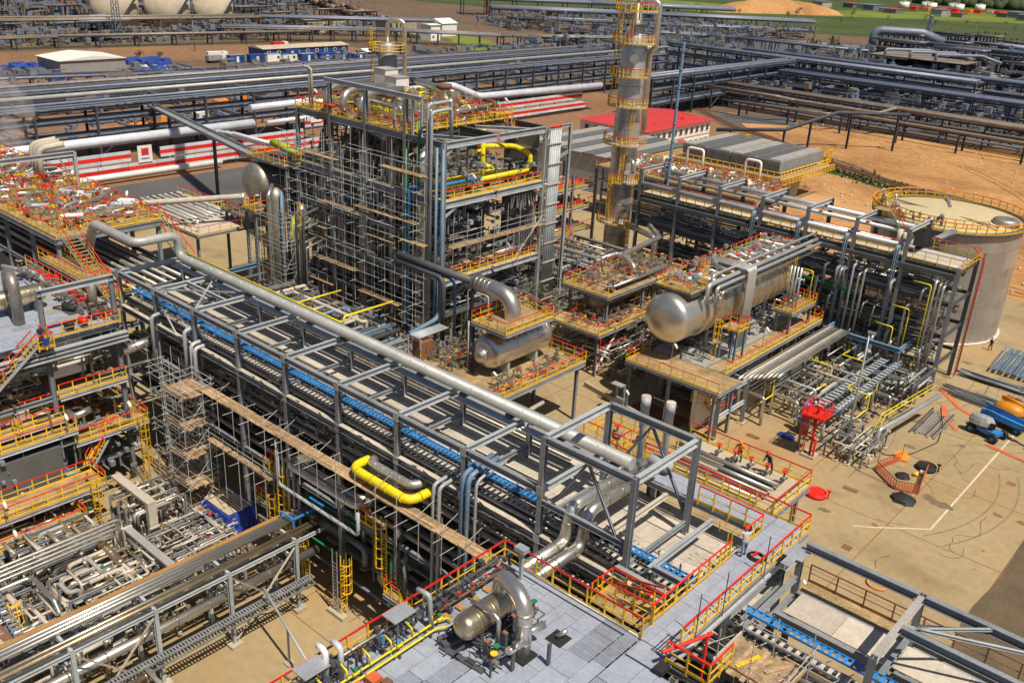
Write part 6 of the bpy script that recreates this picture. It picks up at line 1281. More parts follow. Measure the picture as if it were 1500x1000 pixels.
mass('small_bore_pipes', -69, -28.4, RF+.5, RB-.4, 3.6, 6.6, 380, 'steel', 93, rr_k, (.6,3.4), (.06,.18)); mass('small_bore_pipes', -69, -28.4, RF+.5, RB-.4, 7.2, 10.4, 380, 'alu_dull', 94, rr_k, (.6,3.4), (.06,.18)); mass('small_bore_pipes', -69, -28.4, RF+.5, RB-.4, 11, 14.1, 300, 'steel', 95, rr_k, (.6,3.4), (.06,.18)); mass('small_bore_pipes', -60, -28.4, RF-1.2, RB-.4, .1, 3.2, 380, 'steel', 96, rr_k, (.6,2.6), (.06,.18))
for k in range(24):
    r = random.Random(620+k); x = r.uniform(-46,-29.5); z = r.choice((1.2,2.2,5,8.6,12)); part('inner_pipe', MB().tube([(x,RF+r.uniform(.5,5),z),(x,RF-1.4,z),(x+r.uniform(-.3,.3),RF-1.4,max(.3,z-r.uniform(1,5)))], r.uniform(.08,.22), n=7), r.choice(('galv','alu_dull','steel','steel_dk')), rr_k)
bc = thing('bridge_catwalk', 'sloping cable bridge rising from the right rack to the tank roof', 'cable bridge', (-33,118,17))
for k in range(5): part('tube', MB().tube([(-33.2+k*.16,RB+.4,16.0),(-33.0+k*.16,RB+1.8,16.0),(-33.6+k*.16,121.9,15.4)], .1, 1, n=6), 'steel', bc)
part('bearer', MB().bar((-33,RB+.5,15.7),(-33.4,121.8,15.2),.9,.25), 'steel_lt', bc)
# L shaped frame at its front
fg_ = thing('pipe_support_frame', 'dark blue steel frame lying low in front of the right rack', 'frame', (-36,103,4))
for z, y in ((5.0,RF-3.2),): bar('beam', fg_, (-40.2,y,z), (-31,y,z), .4, .5, 'bluesteel'); bar('beam', fg_, (-40,y+.2,z), (-40,RF-.2,z), .3, .4, 'bluesteel'); bar('beam', fg_, (-31.2,y+.2,z), (-31.2,RF-.2,z), .3, .4, 'bluesteel'); [bar('leg', fg_, (x,y,0), (x,y,4.8), .3, .3, 'steel') for x in (-40,-35.6,-31.2)]
# ---------------------------------------------------------------- big tank
tk = thing('storage_tank', 'big silver storage tank with a yellow railed roof at the right edge', 'tank', (-37,131.2,0))
TR, TH, TC = 9.3, 15.0, (-37.0,131.2)
for i in range(6):
    for k in range(20):
        a0, a1 = 2*math.pi*(k+.5*(i%2))/20, 2*math.pi*(k+1+.5*(i%2))/20; z0, z1 = i*2.5+.01, i*2.5+2.49; b = MB(); n = 4
        P = [(TC[0]+TR*math.cos(a0+(a1-a0)*j/n*.998), TC[1]+TR*math.sin(a0+(a1-a0)*j/n*.998)) for j in range(n+1)]
        b.add([(x,y,z0) for x, y in P]+[(x,y,z1) for x, y in P], [(j,j+1,n+2+j,n+1+j) for j in range(n)], True)
        part('shell_plate', b, 'tank_w', tk)
part('inner_shell', MB().lathe((*TC,.02), (0,0,1), [(0,TR-.03),(TH-.05,TR-.03)], n=72, cap=False), 'tank_w', tk)
part('base_ring', MB().lathe((*TC,0), (0,0,1), [(0,TR+.35),(.18,TR+.35),(.2,TR)], n=72), 'cream', tk)
part('roof', MB().lathe((*TC,TH-.02), (0,0,1), [(0,TR),(.25,TR*.85),(.75,TR*.4),(.95,.05)], n=72), 'tank_roof', tk)
stain(M['tank_w'], (.13,.095,.07), .5, .55, .72, .5)
part('wind_girder', MB().lathe((*TC,TH-.25), (0,0,1), [(0,TR),(.0,TR+.45),(.22,TR+.45),(.22,TR)], n=72, cap=False), 'steel_dk', tk)
ring = [(TC[0]+(TR+.4)*math.cos(2*math.pi*k/48), TC[1]+(TR+.4)*math.sin(2*math.pi*k/48), TH) for k in range(48)]
rail(tk, ring, sp=1.3, h=1.2, pr=.06, closed=True, top='orange')
ring2 = [(TC[0]+(TR-1.2)*math.cos(2*math.pi*k/48), TC[1]+(TR-1.2)*math.sin(2*math.pi*k/48), TH+.18) for k in range(22,44)]
rail(tk, ring2, sp=1.3, h=1.1, pr=.05, top='yellow'); 
g = MB()
for k in range(21):
    p, q = ring2[k], ring2[k+1]; g.bar(p, q, .1, .12)
part('roof_walk', g, 'steel', tk); part('roof_beam', MB().bar((TC[0]-7,TC[1]-1,TH+.75),(TC[0]+7.4,TC[1]-4,TH+.6),.35,.15).bar((TC[0],TC[1],TH+1),(TC[0]-3,TC[1]+8,TH+.6),.35,.15), 'alu_dull', tk)
part('hatch', MB().lathe((TC[0]+7.2,TC[1]-.4,TH+.1), (0,0,1), [(0,1.6),(.8,1.6),(1.0,1.3)], n=18), 'alu_dull', tk)
for k in range(16):
    r = random.Random(700+k); a = rad(r.uniform(185,300)); d = TR-r.uniform(.3,2.6); x, y = TC[0]+d*math.cos(a), TC[1]+d*math.sin(a)
    part('roof_pipe', MB().tube([(x,y,TH+.2),(x,y,TH+r.uniform(.7,2.4)),(x+r.uniform(-1.4,1.4),y+r.uniform(-1,1),TH+.9)], r.uniform(.08,.2), n=7), r.choice(('alu_dull','steel','galv')), tk)
# ---------------------------------------------------------------- distillation column
dc = thing('distillation_column', 'tall dull silver column with ringed yellow platforms and ladders', 'column', (-75,110.4,0))
CX_, CY_ = -75.8, 110.4
part('shell', MB().lathe((CX_,CY_,0), (0,0,1), [(0,1.9),(14,1.9),(14.6,1.86),(24,1.82),(24.6,1.76),(34.4,1.72),(34.9,1.5),(35.9,1.1),(36.1,.6)], n=36), 'alu_mid', dc)
for k in range(13): part('joint_band', MB().lathe((CX_,CY_,2.4+k*2.35), (0,0,1), [(0,1.92 if k < 6 else 1.86 if k < 10 else 1.79),(.08,1.92 if k < 6 else 1.86 if k < 10 else 1.79)], n=36), 'alu_dull', dc)
def ringplat(z, r0, a0, a1, rw=1.2):
    n = 14; A = [rad(a0+(a1-a0)*k/n) for k in range(n+1)]; b = MB()
    I = [(CX_+r0*math.cos(a), CY_+r0*math.sin(a)) for a in A]; O = [(CX_+(r0+rw)*math.cos(a), CY_+(r0+rw)*math.sin(a)) for a in A]
    for k in range(n):
        b.add([(*I[k],z-.12),(*O[k],z-.12),(*O[k+1],z-.12),(*I[k+1],z-.12),(*I[k],z),(*O[k],z),(*O[k+1],z),(*I[k+1],z)], [(0,3,2,1),(4,5,6,7),(1,2,6,5),(0,4,7,3)])
    part('ring_platform', b, 'steel_lt', dc); rail(dc, [(*o, z) for o in O], sp=1.2, h=1.15, pr=.045)
for z, a0, a1 in ((9.2,-150,-30),(15.2,-80,20),(20.4,-170,10),(25.6,-160,0),(29.6,-170,-10),(33.9,-140,20),(38.0,-150,60)): ringplat(z, 1.9 if z < 24 else 1.76, a0, a1, 1.2)
part('neck', MB().lathe((CX_,CY_,35.9), (0,0,1), [(0,1.1),(.5,.7),(3,.6),(3.1,.3)], n=18), 'alu_dull', dc); part('manway', MB().cyl((CX_+1.2,CY_-1.6,32),(CX_+1.6,CY_-2.2,32),.55,n=16), 'alu', dc)
child_pipe(dc, [(CX_,CY_,38),(CX_,CY_,39.2),(CX_+2.8,CY_+.8,39.2),(CX_+2.8,CY_+.8,33.4),(CX_+1.2,CY_+2.0,32.6),(CX_+1.2,CY_+2.4,22)], .42, 'alu', br=.8, n=12); child_pipe(dc, [(CX_+.6,CY_-.4,37),(CX_+.6,CY_-.4,41)], .08, 'steel_lt')
for z0, z1, a in ((29.8,36.6,-150),(25.8,29.6,-140),(20.6,25.6,-40),(15.4,20.4,-60),(9.4,15.2,-95),(1,9.2,-20),(34,38,-120),(34,38,-70)): c_, s_ = math.cos(rad(a)), math.sin(rad(a)); ladder(dc, CX_+2.6*c_, CY_+2.6*s_, z0, z1, -c_, -s_, m='yellow')
for z in (18.6,12,5): child_pipe(dc, [(CX_+1.8,CY_-1.6,z),(CX_+3.4,CY_-2.6,z),(CX_+3.4,CY_-2.6,z-1.6)], .3, 'alu', br=.5)
mast = thing('guy_mast', 'slender blue grey mast beside the tall column', 'mast', (-69.5,112,0)); bar('shaft', mast, (-69.5,112.6,0), (-69.5,112.6,34.5), .42, .42, 'bluesteel', 'rod12')
for k in range(14): bar('band', mast, (-69.5,112.6,2+k*2.4), (-69.5,112.6,2.1+k*2.4), .5, .5, 'steel_dk', 'rod12')
pipe('silver side pipe with wide elbow at the foot of the tall column', [(-72.8,108.4,9.5),(-66.5,106.2,9.5),(-66.5,106.2,4.6)], .42, 'alu', br=1.1, n=12)
# ---------------------------------------------------------------- air coolers on a concrete base
ac = thing('cooling_unit', 'row of grey ribbed cooling boxes on a round concrete base behind the right rack', 'cooler', (-86,168,0))
part('base', MB().lathe((-90,177.6,0), (0,0,1), [(0,9.6),(5.2,10.2),(5.9,10.8)], n=40), 'conc_gr', ac); block('slab', ac, -102.4, -78.4, 167, 188.6, 5.9, 6.4, 'conc_gr')
for i in range(4):
    x0_ = -101.4+i*5.5
    block('cooler_box', ac, x0_, x0_+5.3, 168.6, 187, 6.9, 9.3, 'clad')
    for k in range(2): block('roof_panel', ac, x0_+.15+k*2.55, x0_+2.6+k*2.55, 168.9, 186.7, 9.3, 9.42+.05*k, ('conc_gr','clad_dk')[(k+i)%2])
    for k in range(9): block('rib', ac, x0_+.1+k*.6, x0_+.35+k*.6, 168.48, 168.6, 6.9, 9.2, 'clad_dk')
for k in range(25): block('rib', ac, -79.6, -79.5, 168.8+k*.73, 169.1+k*.73, 6.9, 9.2, 'clad')
rail(ac, [(-102,167.1,6.4),(-78.5,167.1,6.4),(-78.5,188.4,6.4)], sp=1.4, pr=.07, posts=False, top='yellow'); rail(ac, [(-102,166.4,5.4),(-77.6,166.4,5.4),(-77.6,189.4,5.4)], sp=1.4, pr=.07, posts=False, top='yellow')
for (x, y) in ((-79.4,189),(-98.5,189)): rail(ac, [(x-2.6,y,6.4),(x,y,6.4),(x,y+2.2,6.4),(x-2.6,y+2.2,6.4)], sp=.8, h=2.6, pr=.07, posts=False, top='yellow', closed=True)
for k in range(2): pipe('white pipe arch over the cooling boxes behind the right rack', [(-98+k*13,165,4),(-98+k*13,165,9.4),(-94.4+k*12.6,165,9.4),(-94.4+k*12.6,165,4)], .26, 'white', 'white pipe arches over the cooling boxes', br=.7, n=8)
# valve deck on the ground between cooling unit and right rack
vd = platform('wide valve deck crowded with red handled pipes in front of the cooling boxes', -100, -68, 137, 149, 9.2, 'SEN', legs=[(-99,138),(-84,138),(-69,138),(-69,148)], deck='tan_deck', sp=1.6, posts=False)
r = random.Random(88)
for k in range(46):
    x = r.uniform(-98,-69); y = r.uniform(138,147); child_pipe(vd, [(x,y,9.3),(x,y,9.6+r.uniform(.3,1.4)),(x,y+r.uniform(1,3),10.0)], r.uniform(.12,.3), r.choice(('alu','alu_dull','galv','white')), br=.4)
    valve(vd, r.uniform(-98,-69), r.uniform(138,148), 9.8, r.uniform(.25,.4), r.choice(((1,0,0),(0,1,0))), r.choice(('red','red','yellow')), r.choice(('alu','galv')))
stairs(vd, (-68.5,139,9.2), (-68.5,134,5.8), 1.2, side=(1,0,0)); block('floor', vd, -99, -69, 137.5, 148.5, 4.6, 4.7, 'steel_dk')
mass('small_bore_pipes', -98, -69, 138, 148, 9.3, 10.6, 420, 'alu', 97, vd, (.3,1.8), (.06,.16)); mass('small_bore_pipes', -98, -69, 138, 148, 9.3, 10.4, 110, 'red', 98, vd, (.3,1.4), (.06,.14)); mass('small_bore_pipes', -98, -69, 138, 148, 9.3, 10.4, 90, 'yellow', 99, vd, (.3,1.4), (.06,.14))
for z in (2.4,6.4):
    for k in range(6): pipe('long dark pipe in the tiers under the valve deck', [(-100,138+k*1.7,z),(-68,138+k*1.7,z)], .22, 'alu_dull', 'long pipes under the valve deck', n=7)
# ---------------------------------------------------------------- white building with red roof
rb = thing('office_building', 'white two storey office building with a red metal roof', 'building', (-131,200,0))
block('wall', rb, -141.5, -121.6, 186, 214, 0, 6.3, 'white')
b = MB(); b.add([(-142.3,185.2,6.35),(-120.8,185.2,6.35),(-120.8,214.8,6.35),(-142.3,214.8,6.35),(-131.5,189.5,7.9),(-131.5,210.5,7.9)], [(0,1,4),(1,2,5,4),(2,3,5),(3,0,4,5),(0,3,2,1)]); rf = part('roof', b, 'redroof', rb)
for k in range(15): y_ = 188+k*1.75; yr = min(max(y_,189.6),210.4); bar('roof_rib', rf, (-120.8,y_,6.38), (-131.4,yr,7.93), .1, .08, 'redroof', 'box')
for k in range(2): part('dormer', MB().add([(-126.5,193+k*12,6.9),(-124.2,192+k*12,6.7),(-124.2,194+k*12,6.7),(-124.2,193+k*12,7.6)], [(0,1,3),(0,3,2),(1,2,3)]), 'redroof', rf)
block('cornice', rb, -121.58, -121.3, 185.8, 214.2, 6.1, 6.34, 'brown'); block('string_course', rb, -121.58, -121.5, 186, 214, 3.1, 3.3, 'conc_gr')
for z in (1.0,4.0):
    for k in range(11):
        y = 187.2+k*2.45; w_ = block('window', rb, -121.58, -121.46, y, y+1.35, z, z+1.45, 'white'); block('pane', w_, -121.45, -121.42, y+.1, y+.63, z+.1, z+1.35, 'glass'); block('pane', w_, -121.45, -121.42, y+.72, y+1.25, z+.1, z+1.35, 'glass')
    for k in range(7):
        x = -140+k*2.7; w_ = block('window', rb, x, x+1.3, 185.86, 185.98, z, z+1.45, 'white'); block('pane', w_, x+.1, x+1.2, 185.83, 185.86, z+.1, z+1.35, 'glass')
block('door', rb, -121.55, -121.4, 211.4, 212.8, 0, 2.3, 'brown'); part('porch', MB().add([(-121.5,199,2.9),(-119.6,199,2.5),(-119.6,201.6,2.5),(-121.5,201.6,2.9),(-121.5,199,2.7),(-119.6,199,2.4),(-119.6,201.6,2.4),(-121.5,201.6,2.7)], [(0,1,2,3),(4,7,6,5),(0,4,5,1),(1,5,6,2),(2,6,7,3)]), 'redroof', rb)
sh = thing('flat_shed', 'long flat roofed grey shed with yellow railed walk beside the tall column', 'shed', (-114,165,0)); block('wall', sh, -128, -104, 150, 176, 0, 7.4, 'clad'); 
for k in range(8): block('roof_strip', sh, -128.4+k*3.1, -125.6+k*3.1, 149.6, 176.4, 7.42, 7.6+.06*(k%2), ('conc_gr','clad_dk')[k%2])
rail(sh, [(-103,150,6.4),(-103,176,6.4)], sp=1.5, pr=.08, posts=False, top='yellow'); block('walk', sh, -104, -102.8, 150, 176, 6.2, 6.38, 'steel_lt')
# ---------------------------------------------------------------- raised valve deck at the left end of the main rack
ud = thing('valve_deck', 'raised tan deck packed with red handled valves and yellow rails at the upper left', 'deck', (-102,40,0))
x = -124.0
while x < -86.2:
    for k in range(4): block('floor_panel', ud, x+.02, min(x+2.4,-86.1)-.02, 35+k*2.6+.02, 37.6+k*2.6-.02, 18.42, 18.5, 'tan_deck')
    x += 2.4
for y in (34.9,45.5): bar('girder', ud, (-124,y,18.15), (-86,y,18.15), .2, .5, 'steel')
bar('girder', ud, (-86,35,18.15), (-86,45.4,18.15), .2, .5, 'steel')
for x in (-86.4,-92,-98,-104,-110,-116,-122):
    for y in (35.2,45.2): bar('column', ud, (x,y,0), (x,y,17.9), .34, .34, 'steel')
    for z in (13.5,8): bar('beam', ud, (x,35.4,z), (x,45,z), .25, .35)
for z in (14.2,9): 
    for y in (35.2,45.2): bar('beam', ud, (-122,y,z), (-86.4,y,z), .25, .4)
block('side_panel', ud, -124, -86.3, 35.6, 35.7, 5.5, 13, 'clad_dk'); block('floor', ud, -123, -86.5, 36, 45, 13.7, 13.8, 'steel_dk')
rail(ud, [(-124,35,18.5),(-86.1,35,18.5)], sp=1.25, posts=False, top='red'); rail(ud, [(-86.1,38,18.5),(-86.1,45.4,18.5),(-124,45.4,18.5)], sp=1.25)
stairs(ud, (-86.2,36.2,18.5), (-79.9,36.2,14.9), 1.4, side=(0,1,0)); stairs(ud, (-88.5,45.9,18.5), (-82,45.9,14.7), 1.2, side=(0,1,0))
block('landing', ud, -79.9, -77.3, 34.9, 37.4, 14.85, 14.93, 'tan_deck'); rail(ud, [(-79.9,37.3,14.93),(-77.4,37.3,14.93),(-77.4,35,14.93)], sp=.8)
r = random.Random(91)
mats = ('alu','alu_dull','galv','white','steel_lt')
for k in range(64):
    x = r.uniform(-122,-87.5); y = r.uniform(36,44.6); h = r.uniform(.4,1.5); R_ = r.uniform(.1,.26)
    P = [(x,y,18.5),(x,y,18.5+h),(x+r.uniform(-1.5,1.5),min(44.8,y+r.uniform(.8,3)),18.5+h)]
    child_pipe(ud, P, R_, r.choice(mats), br=.35, n=7)
for k in range(46): valve(ud, r.uniform(-122,-87.5), r.uniform(36,44.6), 18.8+r.uniform(.1,.7), r.uniform(.22,.38), r.choice(((1,0,0),(0,1,0))), r.choice(('red','red','red','yellow','steel')), r.choice(mats))
for k in range(10):
    x = -119+k*3.4; y0 = 36.3+(k%3)*1.9; rail(ud, [(x,y0,18.5),(x+.2,y0,19.9),(x+1.6,y0,19.9),(x+1.8,y0,18.5)], sp=1.5, posts=False, h=.9); rail(ud, [(x+.3,y0,18.5),(x+.3,y0+3.4,18.5)], sp=1.1, posts=False)
for k in range(6): part('motor', MB().lathe((-112+k*4.4,38.6+(k%2)*2.4,19.1), (0,1,0), [(0,.2),(.1,.45),(1.1,.45),(1.4,.3),(1.5,.1)], n=10), ('steel_lt','steel','galv')[k%3], ud)
mass('small_bore_pipes', -123, -87, 35.6, 45, 18.55, 19.8, 520, 'alu', 101, ud, (.3,1.8), (.05,.14)); mass('small_bore_pipes', -123, -87, 35.6, 45, 18.55, 19.8, 200, 'red', 102, ud, (.3,1.8), (.05,.1)); mass('small_bore_pipes', -123, -87, 35.6, 45, 18.55, 19.8, 200, 'yellow', 103, ud, (.3,1.8), (.05,.1)); mass('small_bore_pipes', -122, -87, 36, 45, 8, 13.5, 380, 'steel', 104, ud, (.6,4), (.08,.2))
gn = thing('vent_pipes', 'three cream goose neck vents standing at the back of the raised valve deck', 'vent', (-110,44,18.5))
for k in range(3): part('goose_neck', MB().tube([(-108.6+k*1.4,42.9-.2*k,18.4),(-108.6+k*1.4,42.9-.2*k,22.4),(-107.4+k*1.4,45.2-.2*k,22.9)], .34, 1.0, n=10), 'cream', gn)
pf = thing('portal_frame', 'grey portal frame across the back of the raised valve deck', 'frame', (-112,40,18.5)); bar('beam', pf, (-103.5,35,22.0), (-103.5,45.3,22.0), .35, .5, 'steel_lt'); bar('post', pf, (-103.5,45.3,18.5), (-103.5,45.3,22.2), .35, .35, 'steel_lt'); bar('post', pf, (-103.5,35,18.5), (-103.5,35,22.2), .35, .35, 'steel_lt'); bar('brace', pf, (-103.4,45,18.8), (-103.4,43.5,21.8), .14, .14, 'cream')
person('worker in orange coverall and red helmet bending over the raised valve deck', -97.5, 44.2, 18.5, rad(60), [((-.3,.3,1.05),(-.2,.55,.85)), ((.3,.3,1.05),(.2,.55,.85))], 'orange', 'blue_dk', 'red', lean=.4)
# pipes of the rack running on below / beside
for k in range(8): pipe('pipe running on below the raised valve deck', [(-124,36.6+k,14.2),(-77.5,36.6+k,14.6)], .18+.05*(k%2), ('alu_dull','alu')[k%2], 'pipes running on below the raised valve deck', n=7)
xs_ = platform('tan catwalk with yellow rails behind the raised valve deck, carrying thin pipes', -124, -103, 59, 68.5, 10, 'SEN', legs=[(-123,59.5),(-104,59.5),(-104,68),(-114,59.5)], deck='cream', sp=1.5)
for k in range(8): child_pipe(xs_, [(-122,60.4+k*.9,10.5),(-107-k*.4,60.4+k*.9,10.5)], .17, ('steel','alu_dull','galv')[k%3])
for k in range(5): valve(xs_, -119+k*3.3, 66.5, 10.7, .35, (0,1,0), ('blue','red','green')[k%3], 'galv')
pipe('cream pipe arching along the catwalk behind the raised valve deck', [(-112,46.8,13.6),(-108,57.5,13.6),(-104.4,66.8,13.6),(-104.4,66.8,10)], .38, 'cream', br=.9, n=10)
person('worker in green jacket and red helmet on the catwalk behind the raised valve deck', -107.4, 66.8, 10, rad(200), [((-.28,.15,1.1),(-.24,.35,.9)), ((.28,.15,1.1),(.24,.35,1.1))], 'green', 'blue_dk', 'red')
pipe('cream pipe lying low beside the dark road at the far left', [(-170,52,1.4),(-170,73,1.4),(-170,104,1.2)], .55, 'white', n=10)
for k in range(4): pipe('thin cream pipe of four in a low bundle by the dark road', [(-146,60+k*.0,2.0+.3*k),(-140,92,2.0+.3*k)], .13, 'cream', 'thin cream pipes by the dark road', n=6)
# pipes on the ground rack between the valve deck and the tower
for k in range(11): pipe('long cream or dull pipe on the low sleepers between the main rack and the tower', [(-99,48.2+k*1.15,3.6),(-76,47.6+k*1.25,3.6)], .2+.1*(k%3==0), ('cream','alu_dull','bluesteel','alu')[k%4], 'long pipes on low sleepers between the main rack and the tower', n=8)
lr = thing('pipe_stand', 'low grey steel stand carrying the long pipes between the main rack and the tower', 'frame', (-88,54,3))
for x in (-98,-92,-84,-77): bar('beam', lr, (x,47,3.2), (x,61,3.2), .25, .35, 'steel_lt'); [bar('leg', lr, (x,y,0), (x,y,3.1), .25, .25) for y in (47.4,54,60.6)]
bar('beam', lr, (-99,47,6.0), (-99,66,6.2), .35, .5, 'bluesteel'); bar('post', lr, (-84,60.4,3), (-84,60.4,7.5), .5, .5, 'steel')
# vessels at the left end of the tower
hv = thing('large_vessel', 'dull horizontal vessel with a domed end high beside the left end of the tower', 'vessel', (-103,70,12)); vessel(hv, (-104,72.4,15.2), (0,1,0), 8, 2.6, 'alu_dull', head=.22, n=32, bands=2.6)
for y in (70,75): saddle(hv, -104, y, 11.6, 13.4, 3.4, .5, 'steel_dk')
hp = platform('dark table with yellow rails carrying the dull vessel beside the tower', -108, -98, 65.5, 78, 11.6, 'SE', legs=[(-107.5,66),(-98.4,66),(-98.4,77.5),(-107.5,77.5)], deck='steel_dk', sp=1.5)
ht = platform('yellow railed stage on top of the dull vessel beside the tower', -105.5, -97.5, 68.4, 76, 18.6, 'SEW', legs=[(-97.8,68.8)], deck='steel_dk', sp=1.2)
vv = thing('tall_vessel', 'tall slim dull vessel with blue edge pipe standing before the left end of the tower', 'vessel', (-96.5,67.4,0))
part('shell', MB().lathe((-97.4,66.8,0), (0,0,1), [(0,1.1),(14.8,1.1),(15.6,.9),(16.1,.4),(16.2,.1)], n=24), 'alu_dull', vv); child_pipe(vv, [(-95.9,66.6,0),(-95.9,66.6,16)], .2, 'bluesteel'); child_pipe(vv, [(-96.6,65.2,3),(-96.6,65.2,15.6),(-97.4,66.4,16.6)], .25, 'alu'); part('second_shell', MB().lathe((-94.6,68.6,0), (0,0,1), [(0,.7),(13.5,.7),(14.3,.3)], n=20), 'alu_dull', vv)
ladder(vv, -99.0, 65.6, 2.5, 9.5, 1, .4); ladder(vv, -93.3, 67.2, 7, 14, 0, 1)
scaffold('scaffold frame of bare tubes around the tall slim vessels', -100, -93, 64.6, 66.4, [3.5,6.5,9.5,12.5], 14.8, 4, 2, planks=False, seed=14)
for k in range(7): pipe('slim dull riser in the row beside the tall slim vessel', [(-93.6+k*.45,66.4,0),(-93.6+k*.45,66.4,10+k%3*2),(-93.6+k*.45,69,10.6+k%3*2)], .12+.05*(k%2), ('alu_dull','steel','steel_dk')[k%3], 'slim dull risers beside the tall slim vessel', n=7)
vs_ = platform('small round cornered yellow stage beside the tall slim vessel', -101, -98.2, 64.2, 67, 13.4, 'SEW', legs=[(-100.6,64.6),(-98.6,64.6)], deck='steel_dk', sp=.8); valve(vs_, -99.6, 65.6, 14.3, .3, wheel='white')
pipe('fat lemon pipe lying on top of the stage beside the left end of the tower', [(-103,70.6,20.4),(-97.6,70.8,19.8)], .5, 'lime', n=12)
for (x, y, z) in ((-104.4,60,10),(-92,45.2,18.5),(-103.6,45,18.5),(-112,45.2,13),(-100.8,64.4,13.4)): lamp(x, y, z, 1.6, .2, -.2)
cb_ = thing('covered_bridge', 'long pale cable bridge sloping across the dark road to the left end of the tower', 'cable bridge', (-150,92,8))
part('floor', MB().bar((-192,102,9.2),(-106,78,13.4),1.8,.15), 'galv', cb_); 
for s_ in (-1, 1): part('side_beam', MB().bar((-192+.3*s_,102+1.0*s_,9.5),(-106+.3*s_,78+1.0*s_,13.7),.16,.5), 'steel', cb_)
for f in (.15,.5,.85): x, y, z = -192+86*f, 102-24*f, 9.2+4.2*f; bar('leg', cb_, (x,y,0), (x,y,z), .45, .45, 'steel_dk')
# ---------------------------------------------------------------- background racks
def far_rack(label, axis, f0, f1, a, b, levels, step, m='far_dk', deck='far_deck', decks=True, pipes=(), group=None, w=.45, pm='far_pipe', brace=True, seed=1):
    r = random.Random(seed); P = (lambda s, f, z: (s, f, z)) if axis == 'X' else (lambda s, f, z: (f, s, z))
    c = P((a+b)/2, (f0+f1)/2, 0); t = thing('pipe_rack', label, 'pipe rack', c)
    n = int((b-a)/step)
    for i in range(n+1):
        s_ = a+(b-a)*i/n
        for f in (f0, f1): bar('column', t, P(s_,f,0), P(s_,f,levels[-1]+.3), w, w, m)
        for z in levels: bar('cross_beam', t, P(s_,f0,z), P(s_,f1,z), w*.7, w, m)
        if brace and i < n and i % 3 == 0:
            s2 = a+(b-a)*(i+1)/n; bar('brace', t, P(s_,f0,.5), P((s_+s2)/2,f0,levels[0]), w*.5, w*.5, m); bar('brace', t, P(s2,f0,.5), P((s_+s2)/2,f0,levels[0]), w*.5, w*.5, m)
    for z in levels:
        for f in (f0, f1): bar('long_beam', t, P(a,f,z-.1), P(b,f,z-.1), w*.8, w*1.1, m)
        if decks:
            if axis == 'X': block('deck', t, a, b, min(f0,f1)+.3, max(f0,f1)-.3, z+.26, z+.36, deck)
            else: block('deck', t, min(f0,f1)+.3, max(f0,f1)-.3, a, b, z+.26, z+.36, deck)
    for k, (f, z, rr_, mm) in enumerate(pipes): pipe('pale pipe lying on the ' + label.split(',')[0], [P(a,f,z),P(b,f,z)], rr_, mm, 'pipes on the ' + label.split(',')[0][:40], n=7)
    return t
far_rack('three tier blue grey rack behind the left fence', 'Y', -191, -196, 52, 300, [4.6,7.8,10.3], 12, pipes=((-191.6,13.0,.45,'pipe_grey'),(-195,11.0,.3,'far_pipe')))
for k, y in enumerate(range(56,300,12)):
    pass
far_rack('lower two tier rack farther behind the left fence', 'Y', -240, -244, 60, 330, [3.4,5.4], 15, pipes=((-241,6.2,.3,'far_pipe'),(-243,6.2,.4,'far_dk')), seed=2)
far_rack('dark three tier rack crossing behind the tall column', 'X', 322, 331, -206, -92, [4.2,8.0,11.2], 12, pipes=((323,12,.55,'far_pipe'),(326,12,.5,'far_pipe'),(323,8.9,.4,'far_pipe')), seed=3)
far_rack('brown pipe rack beyond the orange soil on the right', 'X', 274, 280, -175, 40, [3.2,6.4], 11, decks=False, pipes=((275,7.1,.55,'far_pipe_w'),(277,7.1,.5,'far_pipe_w'),(279,7.1,.4,'far_pipe_w'),(276,3.9,.5,'far_pipe_w'),(273.4,2.2,.3,'far_pipe'),(278,3.9,.4,'far_pipe_w')), seed=4)
far_rack('second dark rack beyond the brown one on the right', 'X', 304, 311, -150, 60, [5.0,8.6], 12, decks=False, pipes=((305,9.4,.6,'far_pipe'),(307,9.4,.5,'far_pipe'),(309.5,9.4,.6,'far_pipe'),(306,5.8,.4,'far_pipe')), seed=5)
far_rack('rack along the far side of the bullet tanks', 'X', 352, 360, -190, 70, [5,9], 13, decks=True, pipes=((353,10,.8,'far_pipe'),(357,10,.6,'far_pipe')), seed=6)
far_rack('blue grey rack right of the tall column', 'Y', -152, -160, 232, 322, [4,8,11], 11, pipes=((-153,11.8,.5,'far_pipe'),(-156,11.8,.45,'far_pipe'),(-154,4.8,.5,'far_pipe')), seed=7)
pipe('zigzag pale pipe on posts right of the red roofed building', [(-152,262,7.4),(-128,262,7.4),(-126,268,6.2),(-100,268,6.2),(-98,274,7.4),(-60,271,7.4),(0,268,7.0)], .5, 'far_pipe_w', br=1.6, n=9)
pipe('second zigzag pale pipe lower on the posts right of the red roofed building', [(-140,258,4.8),(-112,262,4.8),(-110,268,4.8),(-40,266,4.6),(20,264,4.6)], .42, 'far_pipe_w', br=1.4, n=8)
tp2 = thing('pipe_posts', 'row of dark posts with handrail on the orange soil beside the railway', 'posts', (-100,262,0))
for k in range(9): x = -140+k*16; bar('post', tp2, (x,262.5,0), (x,262.5,4.6), .5, .5, 'far_dk'); bar('post', tp2, (x,267.5,0), (x,267.5,5.8), .5, .5, 'far_dk')
bar('handrail', tp2, (-142,261,3.4), (0,261,3.2), .3, .3, 'far_dk', 'box')
gb = thing('pipe_gantry', 'dark bent gantry stepping over the railway beside the red roofed building', 'gantry', (-108,236,0))
part('beam', MB().tube([(-122,218,3.4),(-108,228,4.6),(-100,240,9.0),(-86,252,9.4)], .5, 1, n=6), 'far_dk', gb)
